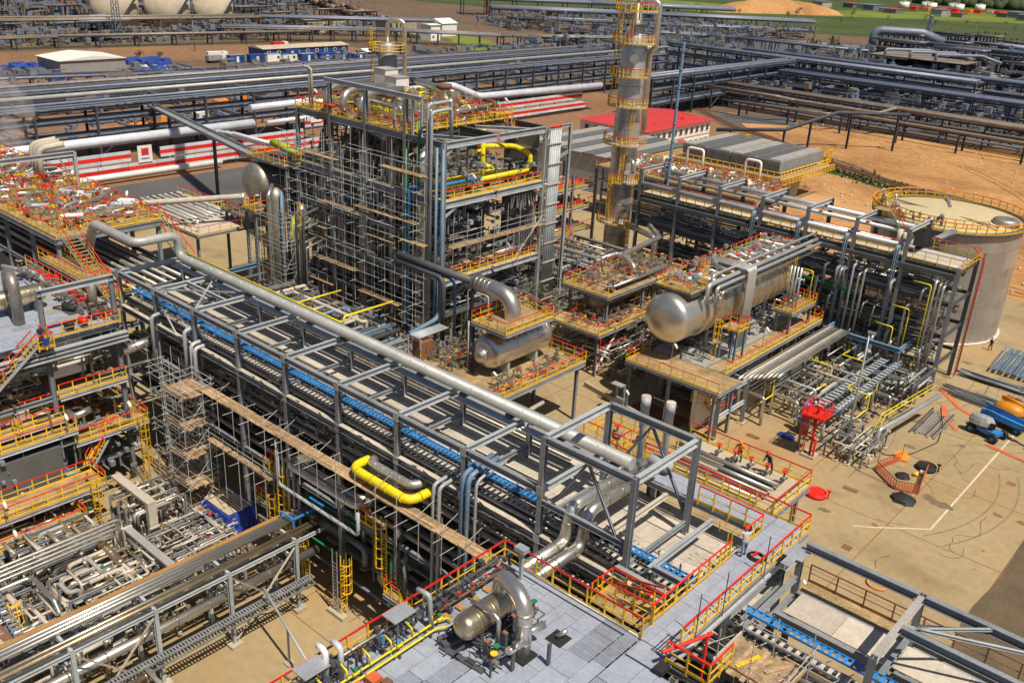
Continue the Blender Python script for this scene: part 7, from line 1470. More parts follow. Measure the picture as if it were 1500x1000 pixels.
for (x, y, z) in ((-119,220,3.6),(-108,228,4.6),(-104,234,6.8),(-97,242,9),(-88,250,9.3)): bar('leg', gb, (x,y,0), (x,y,z), .5, .5, 'far_dk')
far_rack('low grey rack close to the brown trestle', 'Y', -256, -260, 60, 360, [2.6,4.2], 12, pipes=((-257,4.9,.35,'far_pipe_w'),(-259,4.9,.3,'far_pipe')), seed=13)
far_rack('dark rack between the second rack and the bullet tanks', 'X', 334, 339, -140, 60, [4,7.4], 11, decks=False, pipes=((335,8.2,.5,'far_pipe'),(337.5,8.2,.4,'far_pipe_w'),(336,4.8,.5,'far_pipe')), seed=14)
far_rack('dark rack right behind the bullet tanks', 'X', 440, 446, -170, 60, [5,9,12], 13, decks=False, pipes=((441,12.9,.7,'far_pipe'),(444,9.9,.6,'far_pipe')), seed=15)
for k, (x0, x1, y0, y1, z1, n) in enumerate(((-400,-374,40,330,5,700),(-475,-436,40,330,11,900),(-290,-204,50,340,4,900),(-180,70,284,345,7,900),(-180,70,345,520,10,1600),(-400,-250,400,560,7,1000),(-620,-480,60,420,18,900),(-300,-160,330,420,6,500))):
    for j, m in enumerate(('far_deck','far_pipe','far_pipe_w')): mass('distant_pipework', x0, x1, y0, y1, 0, z1, int(n*(.5,.4,.35)[j]), m, 2000+k*3+j, None, (2,11), (.25,.7))
# red and white striped hoarding and the big white ducts behind it
def hoarding(y0, y1, z0, label):
    t = thing('striped_hoarding', label, 'fence', (-172,(y0+y1)/2,0)); n = max(2, round((y1-y0)/6))
    for i in range(n):
        a, b = y0+(y1-y0)*i/n+.04, y0+(y1-y0)*(i+1)/n-.04
        for z, h, m in ((z0,.62,'white_pipe'),(z0+.64,.72,'red'),(z0+1.38,.62,'white_pipe')): block('stripe_board', t, -172.1, -172, a, b, z, z+h, m)
        bar('post', t, (-172.3,a,0), (-172.3,a,z0+2), .2, .2, 'far_dk', 'box')
    return t
hoarding(56,86,3.3,'upper red and white striped hoarding left of the small white sign'); hoarding(92,126,3.3,'upper red and white striped hoarding between the white sign and the tower'); hoarding(56,132,.9,'long lower red and white striped hoarding along the dark road'); hoarding(176,226,3.6,'upper red and white striped hoarding left of the tall column'); hoarding(180,228,1.0,'lower red and white striped hoarding left of the tall column')
hoarding(126.5,150,5.4,'short raised red and white striped hoarding close to the left end of the tower')
sg = thing('sign_board', 'small white sign board with a red square emblem between the striped hoardings', 'sign', (-172,89,3)); part('board', MB().box(-171.9,-171.8,87.3,90.2,2.8,6.0), 'white', sg); part('emblem', MB().box(-171.79,-171.77,88.0,89.5,4.1,5.5), 'red', sg); part('print', MB().box(-171.79,-171.77,87.9,89.6,3.4,3.6).box(-171.768,-171.76,88.3,89.2,4.55,4.7).box(-171.768,-171.76,88.3,89.2,4.9,5.05), 'blue_dk', sg)
s3 = thing('sign_board', 'small white sign board with a dark emblem above the cable bridge', 'sign', (-160,118,3)); part('board', MB().box(-171.9,-171.8,128,131,6.4,9.2), 'white', s3); part('emblem', MB().box(-171.79,-171.77,128.8,130.2,7.2,8.4), 'blue_dk', s3)
pipe('big white duct running behind the striped hoardings on the left', [(-176,44,6.6),(-176,116,6.8)], .95, 'white_pipe', n=14)
pipe('big white duct stepping down to the left end of the tower', [(-180,118,9.2),(-180,136,9.4),(-172,142,6.6),(-172,160,6.6)], .8, 'white_pipe', br=2, n=12)
pipe('smaller white duct with a step beside the big one near the tower', [(-174,118,7.0),(-174,134,7.2),(-170,136,4.6),(-170,156,4.8)], .5, 'white_pipe', br=1.4, n=10)
pipe('big white duct with a step running from the tower roof line to the tall column', [(-184,168,8.8),(-184,184,8.8),(-176,186,6.8),(-170,232,7.2)], .95, 'white_pipe', br=2, n=12)
for k in range(4): pipe('white pipe of four in a slanted bundle beside the cable bridge', [(-176+k*1.6,106+k*.6,6.4),(-168+k*1.6,113+k*.6,4.0)], .4, 'white_pipe', 'slanted bundle of four white pipes', n=8)
# second column
c2 = thing('distillation_column', 'shorter dull column with a crook pipe and yellow stages behind the tower', 'column', (-128,112,0))
part('shell', MB().lathe((-128,112,0), (0,0,1), [(0,1.65),(28,1.65),(28.6,1.1)], n=28), 'alu_dull', c2); child_pipe(c2, [(-128,112,28),(-128,112,32.2),(-125.4,113.6,32.2),(-125.4,113.6,12)], .38, 'alu', br=1.2, n=12)
for k in range(9): part('joint_band', MB().lathe((-128,112,3+k*3), (0,0,1), [(0,1.68),(.1,1.68)], n=28), 'alu_dull', c2)
for z in (20.6,27.2):
    part('ring_platform', MB().lathe((-128,112,z-.1), (0,0,1), [(0,2),(0,3.3),(.12,3.3),(.12,2)], n=20, cap=False), 'steel_dk', c2)
    rail(c2, [(-128+3.2*math.cos(rad(a)),112+3.2*math.sin(rad(a)),z) for a in range(0,360,30)], sp=1.6, pr=.07, posts=False, top='yellow', closed=True)
ladder(c2, -130.6, 110.6, 20.6, 30, 1, .4)
# trestles and far works
def trestle(label, pts, z, w, step, m='far_dk', pm='far_pipe_w', n=5, r_=.45, seed=1, posts=True):
    t = thing('pipe_trestle', label, 'pipe rack', (*pts[0],0)); r = random.Random(seed)
    for i in range(len(pts)-1):
        p, q = Vector((*pts[i],0)), Vector((*pts[i+1],0)); d = (q-p).normalized(); a = Vector((-d.y,d.x,0)); L = (q-p).length
        for k in range(n):
            o = a*(-w/2+w*k/(n-1)); zz = z+r.uniform(-.1,.5); part('pipe', MB().tube([p+o+Vector((0,0,zz)), q+o+Vector((0,0,zz))], r_*r.uniform(.6,1.3), n=6), pm if r.random() < .7 else 'far_pipe', t)
        k = int(L/step)
        for j in range(k):
            c = p+d*(L*j/k)
            bar('bent', t, c-a*w/2+Vector((0,0,z-.6)), c+a*w/2+Vector((0,0,z-.6)), .5, .5, m, 'box')
            if posts: [bar('post', t, c+a*w/2*s_, c+a*w/2*s_+Vector((0,0,z-.6)), .5, .5, m, 'box') for s_ in (-1, 1)]
    return t
trestle('long brown trestle with close set cream blocks behind the blue containers', [(-300,40),(-272,170),(-268,330)], 3.2, 5, 5, 'far_pipe_w', 'far_dk', 4, .35, 1)
trestle('old brown pipe trestle in front of the far left tanks', [(-400,60),(-398,150),(-385,260),(-345,330)], 7.5, 9, 14, 'brown', 'far_pipe_w', 6, .5, 2)
trestle('lower old pipe trestle at the foot of the far left tanks', [(-372,70),(-368,160),(-352,262)], 4.2, 5, 14, 'far_dk', 'far_pipe_w', 4, .4, 3)
trestle('bundle of pale pipes curving right from the far left tanks', [(-372,232),(-340,290),(-300,330),(-262,400)], 5.2, 9, 9, 'far_dk', 'far_pipe_w', 7, .45, 4)
trestle('high dark pipe trestle at the upper left corner', [(-470,80),(-468,200),(-452,330)], 11, 8, 16, 'far_dk', 'far_pipe', 6, .6, 5)
trestle('dark pipe trestle at the back of the upper left works', [(-540,100),(-540,260),(-520,400)], 12, 10, 18, 'far_dk', 'far_dk', 6, .7, 6)
trestle('long blue grey ducts on high posts in front of the green field', [(-445,452),(-395,520),(-330,590)], 10, 12, 16, 'far_dk', 'far_pipe', 5, 1.3, 7)
trestle('second line of long ducts in front of the green field', [(-400,430),(-345,500),(-268,580)], 8, 10, 16, 'far_dk', 'far_pipe', 5, 1.1, 8)
trestle('dark mass of pipes below the long ducts by the green field', [(-368,410),(-318,465),(-255,540)], 5.5, 14, 12, 'far_dk', 'far_dk', 7, .8, 9)
trestle('dark pipe trestle from the long ducts toward the rack corner', [(-300,420),(-262,446),(-190,470)], 5, 8, 10, 'far_dk', 'far_pipe', 6, .6, 10)
trestle('ribbed blue grey pipe line behind the rack right of the column', [(-230,420),(-160,430),(-90,452)], 8, 5, 6, 'far_pipe', 'far_dk', 4, .7, 11)
trestle('pale blue duct line far behind the bullet tanks', [(-190,540),(-120,520),(-20,560)], 9, 4, 16, 'far_dk', 'far_pipe', 3, 1.1, 12)
for k in range(14):
    r = random.Random(900+k); x = -545+r.uniform(-40,60); y = 90+k*24+r.uniform(-8,8); h = r.uniform(8,24)
    t = thing('far_structure', 'dark open steel structure among others at the upper left skyline', 'structure', (x,y,0), 'dark open structures at the upper left skyline')
    W_, D_ = r.uniform(6,16), r.uniform(6,14)
    for i in range(3):
        for j in range(2): bar('column', t, (x+D_*j,y+W_*i/2,0), (x+D_*j,y+W_*i/2,h), .7, .7, 'far_dk', 'box')
    z = 3
    while z < h: block('floor', t, x, x+D_, y, y+W_, z, z+.4, 'far_dk'); part('tube', MB().tube([(x+D_+.5,y-2,z+1),(x+D_+.5,y+W_+2,z+1)], .5, n=6), r.choice(('far_pipe','far_pipe_w')), t); z += 3.6
    if k % 2: part('drum', MB().lathe((x+D_/2,y+W_/2,0), (0,0,1), [(0,3),(h*.8,3),(h*.85,1)], n=14), 'far_pipe_w', t)
for k in range(30):
    r = random.Random(950+k); x = -176+(k%16)*11+r.uniform(-3,3); y = (424 if k < 16 else 500)+r.uniform(-15,60); h = r.uniform(7,15)
    t = thing('far_structure', 'dark low steel structure among others behind the bullet tanks', 'structure', (x,y,0), 'dark low structures behind the bullet tanks')
    W_, D_ = r.uniform(10,24), r.uniform(9,16)
    for i in range(3):
        for j in range(3): bar('column', t, (x+D_*j/2,y+W_*i/2,0), (x+D_*j/2,y+W_*i/2,h), .6, .6, 'far_dk', 'box')
    z = 3
    while z < h: block('floor', t, x, x+D_, y, y+W_, z, z+.4, r.choice(('far_dk','far_deck','far_dk'))); part('tube', MB().tube([(x-3,y-.8,z+1),(x+D_+4,y-.8,z+1.1),(x+D_+4,y+6,z+1.1)], .55, n=6), r.choice(('far_pipe','far_pipe_w','far_dk')), t); z += 3.4
for k in range(30):
    r = random.Random(1000+k); x = r.uniform(-455,-380); y = 50+k*9.6+r.uniform(-6,6); h = r.uniform(4,9)
    if 205 < y < 268 and -436 < x < -405: continue
    t = thing('far_structure', 'low dark pipe stand among the works before the far left tanks', 'structure', (x,y,0), 'low dark pipe stands before the far left tanks'); W_, D_ = r.uniform(8,18), r.uniform(3,7)
    for i in range(4):
        for j in range(2): bar('column', t, (x+D_*j,y+W_*i/3,0), (x+D_*j,y+W_*i/3,h), .5, .5, 'far_dk', 'box')
    z = h*.4
    while z < h+.2: block('floor', t, x, x+D_, y, y+W_, z, z+.3, 'far_dk'); part('tube', MB().tube([(x+D_,y-3,z+.8),(x+D_,y+W_+3,z+.8)], .4, n=6), r.choice(('far_pipe','far_pipe_w','far_dk')), t); z += h*.55
# far left tanks
for k, (x, y, R_, h, lab) in enumerate(((-428,214,10,15,'leftmost of the three stained far tanks at the upper left'),(-422,236,10,15,'middle one of the three stained far tanks at the upper left'),(-416,256,9,14,'rightmost of the three stained far tanks at the upper left'))):
    t = thing('storage_tank', lab, 'tank', (x,y,0)); part('shell', MB().lathe((x,y,0), (0,0,1), [(0,R_),(h,R_)], n=28), 'conc', t); part('roof', MB().lathe((x,y,h), (0,0,1), [(0,R_+.3),(.8,1)], n=28), 'far_pipe_w', t); part('stair', MB().bar((x+R_+.5,y-R_*.6,.3),(x+R_+.5,y+R_*.6,h),.5,.9), 'far_dk', t)
for k, y in enumerate((300,305,310)):
    t = thing('storage_silo', ('left','middle','right')[k]+' one of three pale upright silos at the upper left', 'silo', (-470,y,0)); part('shell', MB().lathe((-470,y,0), (0,0,1), [(0,2.3),(18,2.3),(19,.5)], n=14), 'far_pipe', t); part('cap', MB().lathe((-470,y,18), (0,0,1), [(0,2.5),(.3,2.5)], n=14), 'far_dk', t)
for k, (x, y) in enumerate(((-292,363),(-289.7,370),(-288,376),(-296,398))):
    t = thing('storage_silo', ('first','second','third','tallest and last')[k]+' from the left of the pale blue upright boxes near the rack corner', 'silo', (x,y,0)); block('shell', t, x-2,x+2,y-2,y+2,0,6.4+2*(k==3),'far_pipe'); block('cap', t, x-2.2,x+2.2,y-2.2,y+2.2,6.4+2*(k==3),6.8+2*(k==3),'far_dk')
# tank wagons
tw_n = 0
for j, off in enumerate((0,9)):
    for k in range(15):
        f = k/14; x = -548+f*168+off*.4; y = 404-f*72+off
        t = thing('tank_wagon', 'dark cream tank wagon standing in the long trains at the top left', 'tank wagon', (x,y,0), 'tank wagons in the long trains'); d = Vector((168,-72,0)).normalized()
        c = Vector((x,y,2.7)); part('tank', MB().lathe(c-d*5, d, [(0,.6),(.4,1.5),(9.6,1.5),(10,.6)], n=12), ('far_pipe_w','black','brown')[(k+j)%3], t); part('frame', MB().bar(c-d*5.6-Vector((0,0,1.8)),c+d*5.6-Vector((0,0,1.8)),2.2,.5), 'black', t); part('dome', MB().cyl(c+Vector((0,0,1.3)),c+Vector((0,0,2)),.6,n=8), 'far_pipe_w', t)
# buildings
def building(label, x0, x1, y0, y1, h, wall, roof, kind='building', name='building', gable=1.5, win=0, ridge='Y'):
    t = thing(name, label, kind, ((x0+x1)/2,(y0+y1)/2,0)); block('wall', t, x0, x1, y0, y1, 0, h, wall)
    b = MB(); e = .5; xm, ym = (x0+x1)/2, (y0+y1)/2
    if ridge == 'Y': b.add([(x0-e,y0-e,h),(x1+e,y0-e,h),(x1+e,y1+e,h),(x0-e,y1+e,h),(xm,y0-e,h+gable),(xm,y1+e,h+gable)], [(1,2,5,4),(3,0,4,5),(0,1,4),(2,3,5),(0,3,2,1)])
    else: b.add([(x0-e,y0-e,h),(x1+e,y0-e,h),(x1+e,y1+e,h),(x0-e,y1+e,h),(x0-e,ym,h+gable),(x1+e,ym,h+gable)], [(0,1,5,4),(2,3,4,5),(1,2,5),(3,0,4),(0,3,2,1)])
    part('roof', b, roof, t)
    for k in range(win): y = y0+(y1-y0)*(k+.5)/win; w_ = block('window', t, x1, x1+.1, y-.7, y+.7, 1.2, 2.5, 'white'); block('pane', w_, x1+.1, x1+.14, y-.5, y+.5, 1.35, 2.35, 'glass')
    return t
building('white site house with a hipped white roof near the curving pipes', -357, -346, 338, 348, 6, 'white', 'white', gable=2, name='site_house', win=2)
building('grey metal shed with a pale sloping roof at the far left yard', -319, -303, 132, 153, 4.2, 'clad', 'white', gable=1.2, name='metal_shed', ridge='X')
building('long blue site block under a beige roof behind the containers', -322, -312, 212, 252, 3.2, 'cabin_blue', 'conc', gable=.8, name='site_block', win=9)
building('low beige building with a red band behind the pale pipe bundle', -395, -380, 282, 306, 6, 'conc', 'conc_gr', gable=.5, win=4); building('low beige building right of the one with the red band', -372, -360, 318, 334, 6.5, 'conc', 'conc_gr', gable=.5, win=3)
building('small white building with two windows at the left end of the tank wagons', -340, -333, 318, 324, 7, 'white', 'white', gable=.3, win=2)
building('low blue shed right of the long blue site block', -300, -293, 246, 256, 2.8, 'cabin_blue', 'white', gable=.9, name='site_block')
building('flat grey canopy roof at the right behind the second rack', -128, -112, 412, 432, 4.5, 'far_dk', 'conc_gr', gable=.4, name='canopy'); building('flat pale shed roof near the rack corner', -262, -250, 372, 396, 2.4, 'conc_gr', 'white', gable=.5, name='flat_shed')
building('pale flat building at the far right plant', -70, -48, 640, 668, 6, 'far_deck', 'far_pipe', gable=.4)
r = random.Random(41)
CT = [(-306,196,'blue'),(-304,203,'blue'),(-303,209.5,'white'),(-301,215,'white'),(-299,222,'blue'),(-297,229,'blue'),(-296,236,'blue'),(-312,224,'blue'),(-292,241,'blue')]
for k, (x, y, m) in enumerate(CT):
    t = thing('site_container', ('blue' if m == 'blue' else 'white')+' site container in the row behind the brown trestle', 'container', (x,y,0), ('blue' if m == 'blue' else 'white')+' site containers in the row'); block('body', t, x-1.3,x+1.3,y-3,y+3,.1,2.7,'cabin_blue' if m == 'blue' else m); block('roof', t, x-1.35,x+1.35,y-3.05,y+3.05,2.7,2.8,'cabin_blue' if k % 2 else 'clad'); block('door', t, x+1.3,x+1.36,y-.5,y+.5,.2,2.2,'white'); block('window', t, x+1.3,x+1.36,y+1.2,y+2.2,1.2,2,'glass')
for k in range(13):
    x = -322+r.uniform(0,26); y = 98+r.uniform(0,34) if k < 8 else 158+r.uniform(0,16)
    t = thing('tarp_heap', 'low heap of dark blue covered goods in the far left yard', 'heap', (x,y,0), 'low heaps of covered goods'); b = MB()
    for j in range(5): u, v, w_, h_ = x+r.uniform(-3,3), y+r.uniform(-3,3), r.uniform(.8,2.2), r.uniform(.6,2.0); b.add([(u-w_,v-w_,0),(u+w_,v-w_*.8,0),(u+w_,v+w_,0),(u-w_*.9,v+w_,0),(u-w_*.8,v-w_*.9,h_),(u+w_*.8,v-w_*.7,h_*.8),(u+w_*.9,v+w_*.8,h_),(u-w_*.8,v+w_*.8,h_*1.1)], [(4,5,6,7),(0,1,5,4),(1,2,6,5),(2,3,7,6),(3,0,4,7)])
    part('tarpaulin', b, ('blue_dk','cabin_blue','clad_dk','blue_dk')[k % 4], t)
for k in range(16):
    x = -302+r.uniform(-8,8); y = 160+r.uniform(0,18); t = thing('scrap_pile', 'small scrap pile of orange and pale pieces beside the grey metal shed', 'scrap', (x,y,0), 'small scrap piles beside the grey metal shed'); b = MB()
    for j in range(5): b.bar((x+r.uniform(-1,1),y+r.uniform(-1.4,1.4),.3*j*.5),(x+r.uniform(-1.4,1.4),y+r.uniform(-1.6,1.6),.3+.3*j*.5),.7,.5)
    part('pieces', b, r.choice(('orange_net','cream','brown','white')), t)
# vehicles far off
def truck(label, x, y, yaw, body, cab='white', L=7.5, h=2.6):
    t = thing('parked_truck', label, 'truck', (x,y,0)); c, s_ = math.cos(yaw), math.sin(yaw)
    Q = lambda u, v, z: Vector((x+c*u-s_*v, y+s_*u+c*v, z))
    def bx(u0,u1,w,z0,z1): 
        return MB().add([Q(u0,-w,z0),Q(u1,-w,z0),Q(u1,w,z0),Q(u0,w,z0),Q(u0,-w,z1),Q(u1-.15,-w,z1),Q(u1-.15,w,z1),Q(u0,w,z1)], [(0,3,2,1),(4,5,6,7),(0,1,5,4),(1,2,6,5),(2,3,7,6),(3,0,4,7)])
    part('load_bed', bx(-L/2,L/2-2.2,1.2,.9,h), body, t); part('chassis', bx(-L/2,L/2,1.0,.5,.9), 'black', t); cb = part('cab', bx(L/2-2.0,L/2,1.15,.7,2.6), cab, t); part('windscreen', bx(L/2-.12,L/2+.04,1.0,1.7,2.4), 'glass', cb)
    for u in (-L/2+1.2,-L/2+2.4,L/2-1.0):
        for v in (-1.1,1.1): part('wheel', MB().cyl(Q(u,v-.15,.5),Q(u,v+.15,.5),.5,n=10), 'black', t)
    return t
truck('grey tipper truck with a white cab beside the blue containers', -309, 190, rad(90), 'conc_gr'); truck('white box truck behind the grey tipper', -318, 196, rad(80), 'white'); truck('red truck with white cab behind the long blue site block', -336, 236, rad(95), 'red')
truck('white van like truck seen between the rack tiers at the left', -216, 128, rad(100), 'white', 'white', 5.5, 2.4); truck('orange crane truck under the left rack', -214, 112, rad(95), 'orange', 'orange', 9, 1.6)
truck('second orange truck behind the left rack posts', -232, 146, rad(95), 'orange', 'orange', 10, 1.8)
for k in range(14):
    x = -360+k*8+r.uniform(-2,2); y = 1000+k*7+r.uniform(-6,6); t = thing('distant_truck', 'tiny red or pale truck parked in the row before the far white tanks', 'truck', (x,y,0), 'tiny trucks parked before the far white tanks'); block('body', t, x-3,x+3,y-4,y+4,.6,3.6,('red','orange','red','cream')[k%4])
# far right bullets
for k, x in enumerate((-148,-138,-128)):
    t = thing('bullet_tank', ('left','middle','right')[k]+' one of the three pale domed bullet tanks in the shade at the right', 'tank', (x,398+k*3,0)); vessel(t, (x,409+k*3,5.0), (0,1,0), 20, 3.1, 'far_pipe', head=.25, n=20); saddle(t, x, 402+k*3, 0, 2.6, 4, .8)
bt = platform('flat dark roof deck with pipes above the bullet tanks', -156, -118, 394, 424, 10.2, '', legs=[(-155,395),(-137,395),(-119,395),(-119,423)], deck='far_pipe_w', posts=False, steel='far_dk')
for k in range(3): child_pipe(bt, [(-150+k*10,396,10.4),(-150+k*10,396,12.4),(-138+k*10,412,12.4),(-130+k*10,412,10.5)], .6, 'far_pipe', br=1.4)
pipe('fat pale blue pipe arch at the right end of the rack corner', [(-178,452,8),(-178,452,15.4),(-160,462,15.4),(-152,468,12)], 2.0, 'far_pipe', br=5, n=14)
for k in range(6):
    t = thing('far_white_tank', 'white round tank in the far tank row at the top right', 'tank', (-366+k*9,992+k*12,0), 'white round tanks in the far tank row'); x, y = -374+k*9.5, 1012+(k%2)*24+k*12; part('shell', MB().lathe((x,y,0),(0,0,1),[(0,5),(7,5)],n=20), 'white', t); part('roof', MB().lathe((x,y,7),(0,0,1),[(0,5.1),(.7,.4)],n=20), 'cream', t)
md = MB(); r = random.Random(17); n, m_ = 26, 10; vs = []
for i in range(n+1):
    for j in range(m_+1):
        u, v = i/n, j/m_; h = 10*math.sin(math.pi*u)**.6*math.sin(math.pi*v)+r.uniform(-.5,.5)*(0<i<n and 0<j<m_)
        vs.append((-425+60*u+30*v-10, 730+112*u-46*v+10, max(-.2,h-.2)))
md.add(vs, [(i*(m_+1)+j,(i+1)*(m_+1)+j,(i+1)*(m_+1)+j+1,i*(m_+1)+j+1) for i in range(n) for j in range(m_)], True)
setting('earth_mound', md, 'orange_soil')
for k in range(26):
    x = -420+k*15+r.uniform(-5,5); y = 900+k*9+r.uniform(-30,60) if k < 14 else 1090+k*6+r.uniform(-20,60); h = r.uniform(3,7)
    t = thing('distant_building', 'tiny pale building in the far town at the top right', 'building', (x,y,0), 'tiny pale buildings in the far town'); w = r.uniform(4,14); block('wall', t, x-5,x+5,y-w,y+w,0,h,r.choice(('far_pipe','cream','conc_gr','far_deck','far_dk'))); block('roof', t, x-5.4,x+5.4,y-w-.4,y+w+.4,h,h+.5,r.choice(('far_deck','redroof','far_pipe')))
# forest and trees
def leafy(mb, x, y, z, R_, n, r, s):
    for i in range(n):
        a, b = r.uniform(0,6.283), math.acos(r.uniform(-1,1)); d = R_*r.uniform(.45,1)**.6
        c = Vector((x+d*math.sin(b)*math.cos(a), y+d*math.sin(b)*math.sin(a), z+d*.8*math.cos(b))); u = Vector((r.uniform(-1,1),r.uniform(-1,1),r.uniform(-.6,.6))).normalized()*s; v = u.cross(Vector((r.uniform(-1,1),r.uniform(-1,1),r.uniform(-1,1)))).normalized()*s*.8
        mb.add([c-u,c+v,c+u,c-v], [(0,1,2,3)])
def tree(label, x, y, h, seed, group=None, name='tree', n=160):
    r = random.Random(seed); t = thing(name, label, 'tree', (x,y,0), group); part('trunk', MB().lathe((x,y,0),(r.uniform(-.1,.1),0,1),[(0,h*.05),(h*.6,h*.02)],n=7).bar((x,y,h*.4),(x+h*.2,y+h*.1,h*.7),h*.025).bar((x,y,h*.35),(x-h*.2,y-h*.1,h*.65),h*.025), 'bark', t); b = MB()
    for k in range(6): leafy(b, x+r.uniform(-.25,.25)*h, y+r.uniform(-.3,.3)*h, h*r.uniform(.45,.85), h*r.uniform(.16,.3), n//6, r, h*.06)
    part('crown', b, 'leaf', t); return t
for k, (x, y, h) in enumerate(((-206,452,9),(-200,462,10),(-212,458,8),(-196,450,7))): tree('dark bushy tree beside the fat pale blue pipe arch', x, y, h, 70+k, 'dark bushy trees by the pipe arch')
for k in range(22): r = random.Random(1200+k); tree('small round tree dotted along the far bright field', -440+k*14+r.uniform(-6,6), 640+k*14+r.uniform(-50,90), r.uniform(4,7), 1200+k, 'small trees dotted along the far field', n=60)
for k, (x, y, h) in enumerate(((-326,170,3.6),(-323,176,3.0),(-262,300,3),(-330,300,5),(-334,306,5))): tree('low green bush at the edge of the far site yard', x, y, h, 90+k, 'low green bushes around the far site yard')
for k in range(4): tree('low scrub on the orange soil beside the railway', -112+k*9+.3*k, 232-k*6.5, 1.3, 130+k, 'low scrub beside the railway', name='shrub', n=60)
fo = MB(); r = random.Random(5)
for k in range(2600):
    x = r.uniform(-420,500); y = 1160+(x+420)*.35+r.random()**1.5*700; h = r.uniform(7,14); fo.lathe((x,y,-1), (0,0,1), [(0,h*.5),(h*.45,h*.6),(h*.8,h*.4),(h,.3)], n=6)
setting('far_wood', fo, 'leaf', 'stuff')
# masts and poles
def mast(label, x, y, h, w, m, group=None):
    t = thing('lattice_mast', label, 'mast', (x,y,0), group); b = MB()
    for sx in (-1,1):
        for sy in (-1,1): b.bar((x+sx*w,y+sy*w,0),(x+sx*w*.3,y+sy*w*.3,h),w*.16)
    z = 0; k = 0
    while z < h-w: 
        a = w*(1-.7*z/h); a2 = w*(1-.7*(z+w*1.6)/h)
        for (p, q) in (((-1,-1),(1,-1)),((1,-1),(1,1)),((1,1),(-1,1)),((-1,1),(-1,-1))): b.bar((x+p[0]*a,y+p[1]*a,z),(x+q[0]*a2,y+q[1]*a2,z+w*1.6),w*.1)
        z += w*1.6
    part('lattice', b, m, t); part('head', MB().cyl((x,y,h),(x,y,h+1),w*.35,n=6), m, t); return t
mast('pale lattice mast in front of the far left tanks', -380, 190, 34, 1.4, 'far_pipe'); 
for k in range(5): mast('red lattice pylon at the top left skyline', -560-k*6, 232+k*12, 40, 3.0, 'red', 'red lattice pylons at the top left')
mast('red lattice pylon behind the long ducts at the top', -440, 470, 22, 1.6, 'red'); mast('red tipped lattice mast at the right behind the bullet tanks', -160, 470, 22, 2.2, 'far_pipe')
for k, (x, y) in enumerate(((-300,330),(-270,330),(-262,352),(-250,372),(-340,200),(-400,180),(-180,560),(-190,640),(-160,650),(-262,690))):
    t = thing('light_pole', 'thin grey pole standing alone among the far works', 'pole', (x,y,0), 'thin grey poles among the far works'); part('shaft', MB().cyl((x,y,0),(x,y,13),.18,.1,n=6), 'far_pipe', t); part('head', MB().box(x-.2,x+.9,y-.2,y+.2,12.8,13.1), 'far_dk', t)

# ---------------------------------------------------------------- things standing on the paving
ft = thing('monitor_tower', 'bright red fire monitor tower with caged ladder standing on the beige paving', 'tower', (-30.9,82.4,0))
X0, Y0 = -30.9, 82.5
block('footing', ft, X0-.7, X0+.7, Y0-.7, Y0+.7, 0, .25, 'conc'); part('mast', MB().cyl((X0,Y0,.25),(X0,Y0,5.0),.14,n=12), 'red', ft)
b = MB()
for s_ in (-1,1): b.bar((X0-.8,Y0+.25*s_,0),(X0-.8,Y0+.25*s_,5.6),.06)
for k in range(18): b.bar((X0-.8,Y0-.25,.3+k*.3),(X0-.8,Y0+.25,.3+k*.3),.035)
for k in range(7):
    z = 1.6+k*.55
    A = [(X0-.8,Y0-.3),(X0-1.25,Y0-.38),(X0-1.45,Y0),(X0-1.25,Y0+.38),(X0-.8,Y0+.3)]
    for i in range(4): b.bar((*A[i],z),(*A[i+1],z),.04)
for q in A[1:4]: b.bar((*q,1.6),(*q,5.0),.04)
part('caged_ladder', b, 'red', ft); block('deck', ft, X0-1.1, X0+1.1, Y0-1.1, Y0+1.1, 4.6, 4.65, 'red')
for a_, b__ in (((-1.1,-1.1),(0,0)),((1.1,1.1),(0,0)),((-1.1,1.1),(0,0)),((1.1,-1.1),(0,0))): bar('strut', ft, (X0+a_[0],Y0+a_[1],4.5), (X0,Y0,3.4), .1, .1, 'red', 'box')
rail(ft, [(X0-1.15,Y0-1.15,4.65),(X0+1.15,Y0-1.15,4.65),(X0+1.15,Y0+1.15,4.65),(X0-1.15,Y0+1.15,4.65)], sp=.6, base='red', closed=True, pr=.028)
part('monitor', MB().tube([(X0,Y0,4.6),(X0,Y0,5.3),(X0+.5,Y0-.3,5.7)], .13, .25, n=8), 'red', ft); valve(ft, X0+.5, Y0-.4, .9, .2, (0,1,0), 'red', 'red'); valve(ft, X0+.5, Y0-.4, 1.8, .16, (0,1,0), 'red', 'red'); part('riser', MB().tube([(X0+.5,Y0-.4,0),(X0+.5,Y0-.4,1.9),(X0,Y0,2.2)], .1, .2, n=8), 'red', ft)
lp = thing('light_pole', 'tall slim grey light pole on a concrete block at the edge of the pipe field', 'pole', (-28.8,86.1,0)); block('footing', lp, -29.3,-28.3,85.6,86.6,0,.35,'conc'); part('shaft', MB().cyl((-28.8,86.1,.3),(-28.8,86.1,13),.14,.08,n=10), 'galv', lp); part('base_plate', MB().box(-29.05,-28.55,85.85,86.35,.35,.4), 'steel', lp); part('lamp_head', MB().box(-29.0,-28.3,86.0,86.2,12.9,13.1), 'galv', lp)
bo = thing('bollard', 'short grey post in a concrete foot beside the light pole', 'post', (-31.6,86.8,0)); part('post', MB().cyl((-31.2,85.6,0),(-31.2,85.6,2.3),.17,n=10), 'steel', bo); block('foot', bo, -31.6,-30.8,85.2,86,0,.12,'conc')
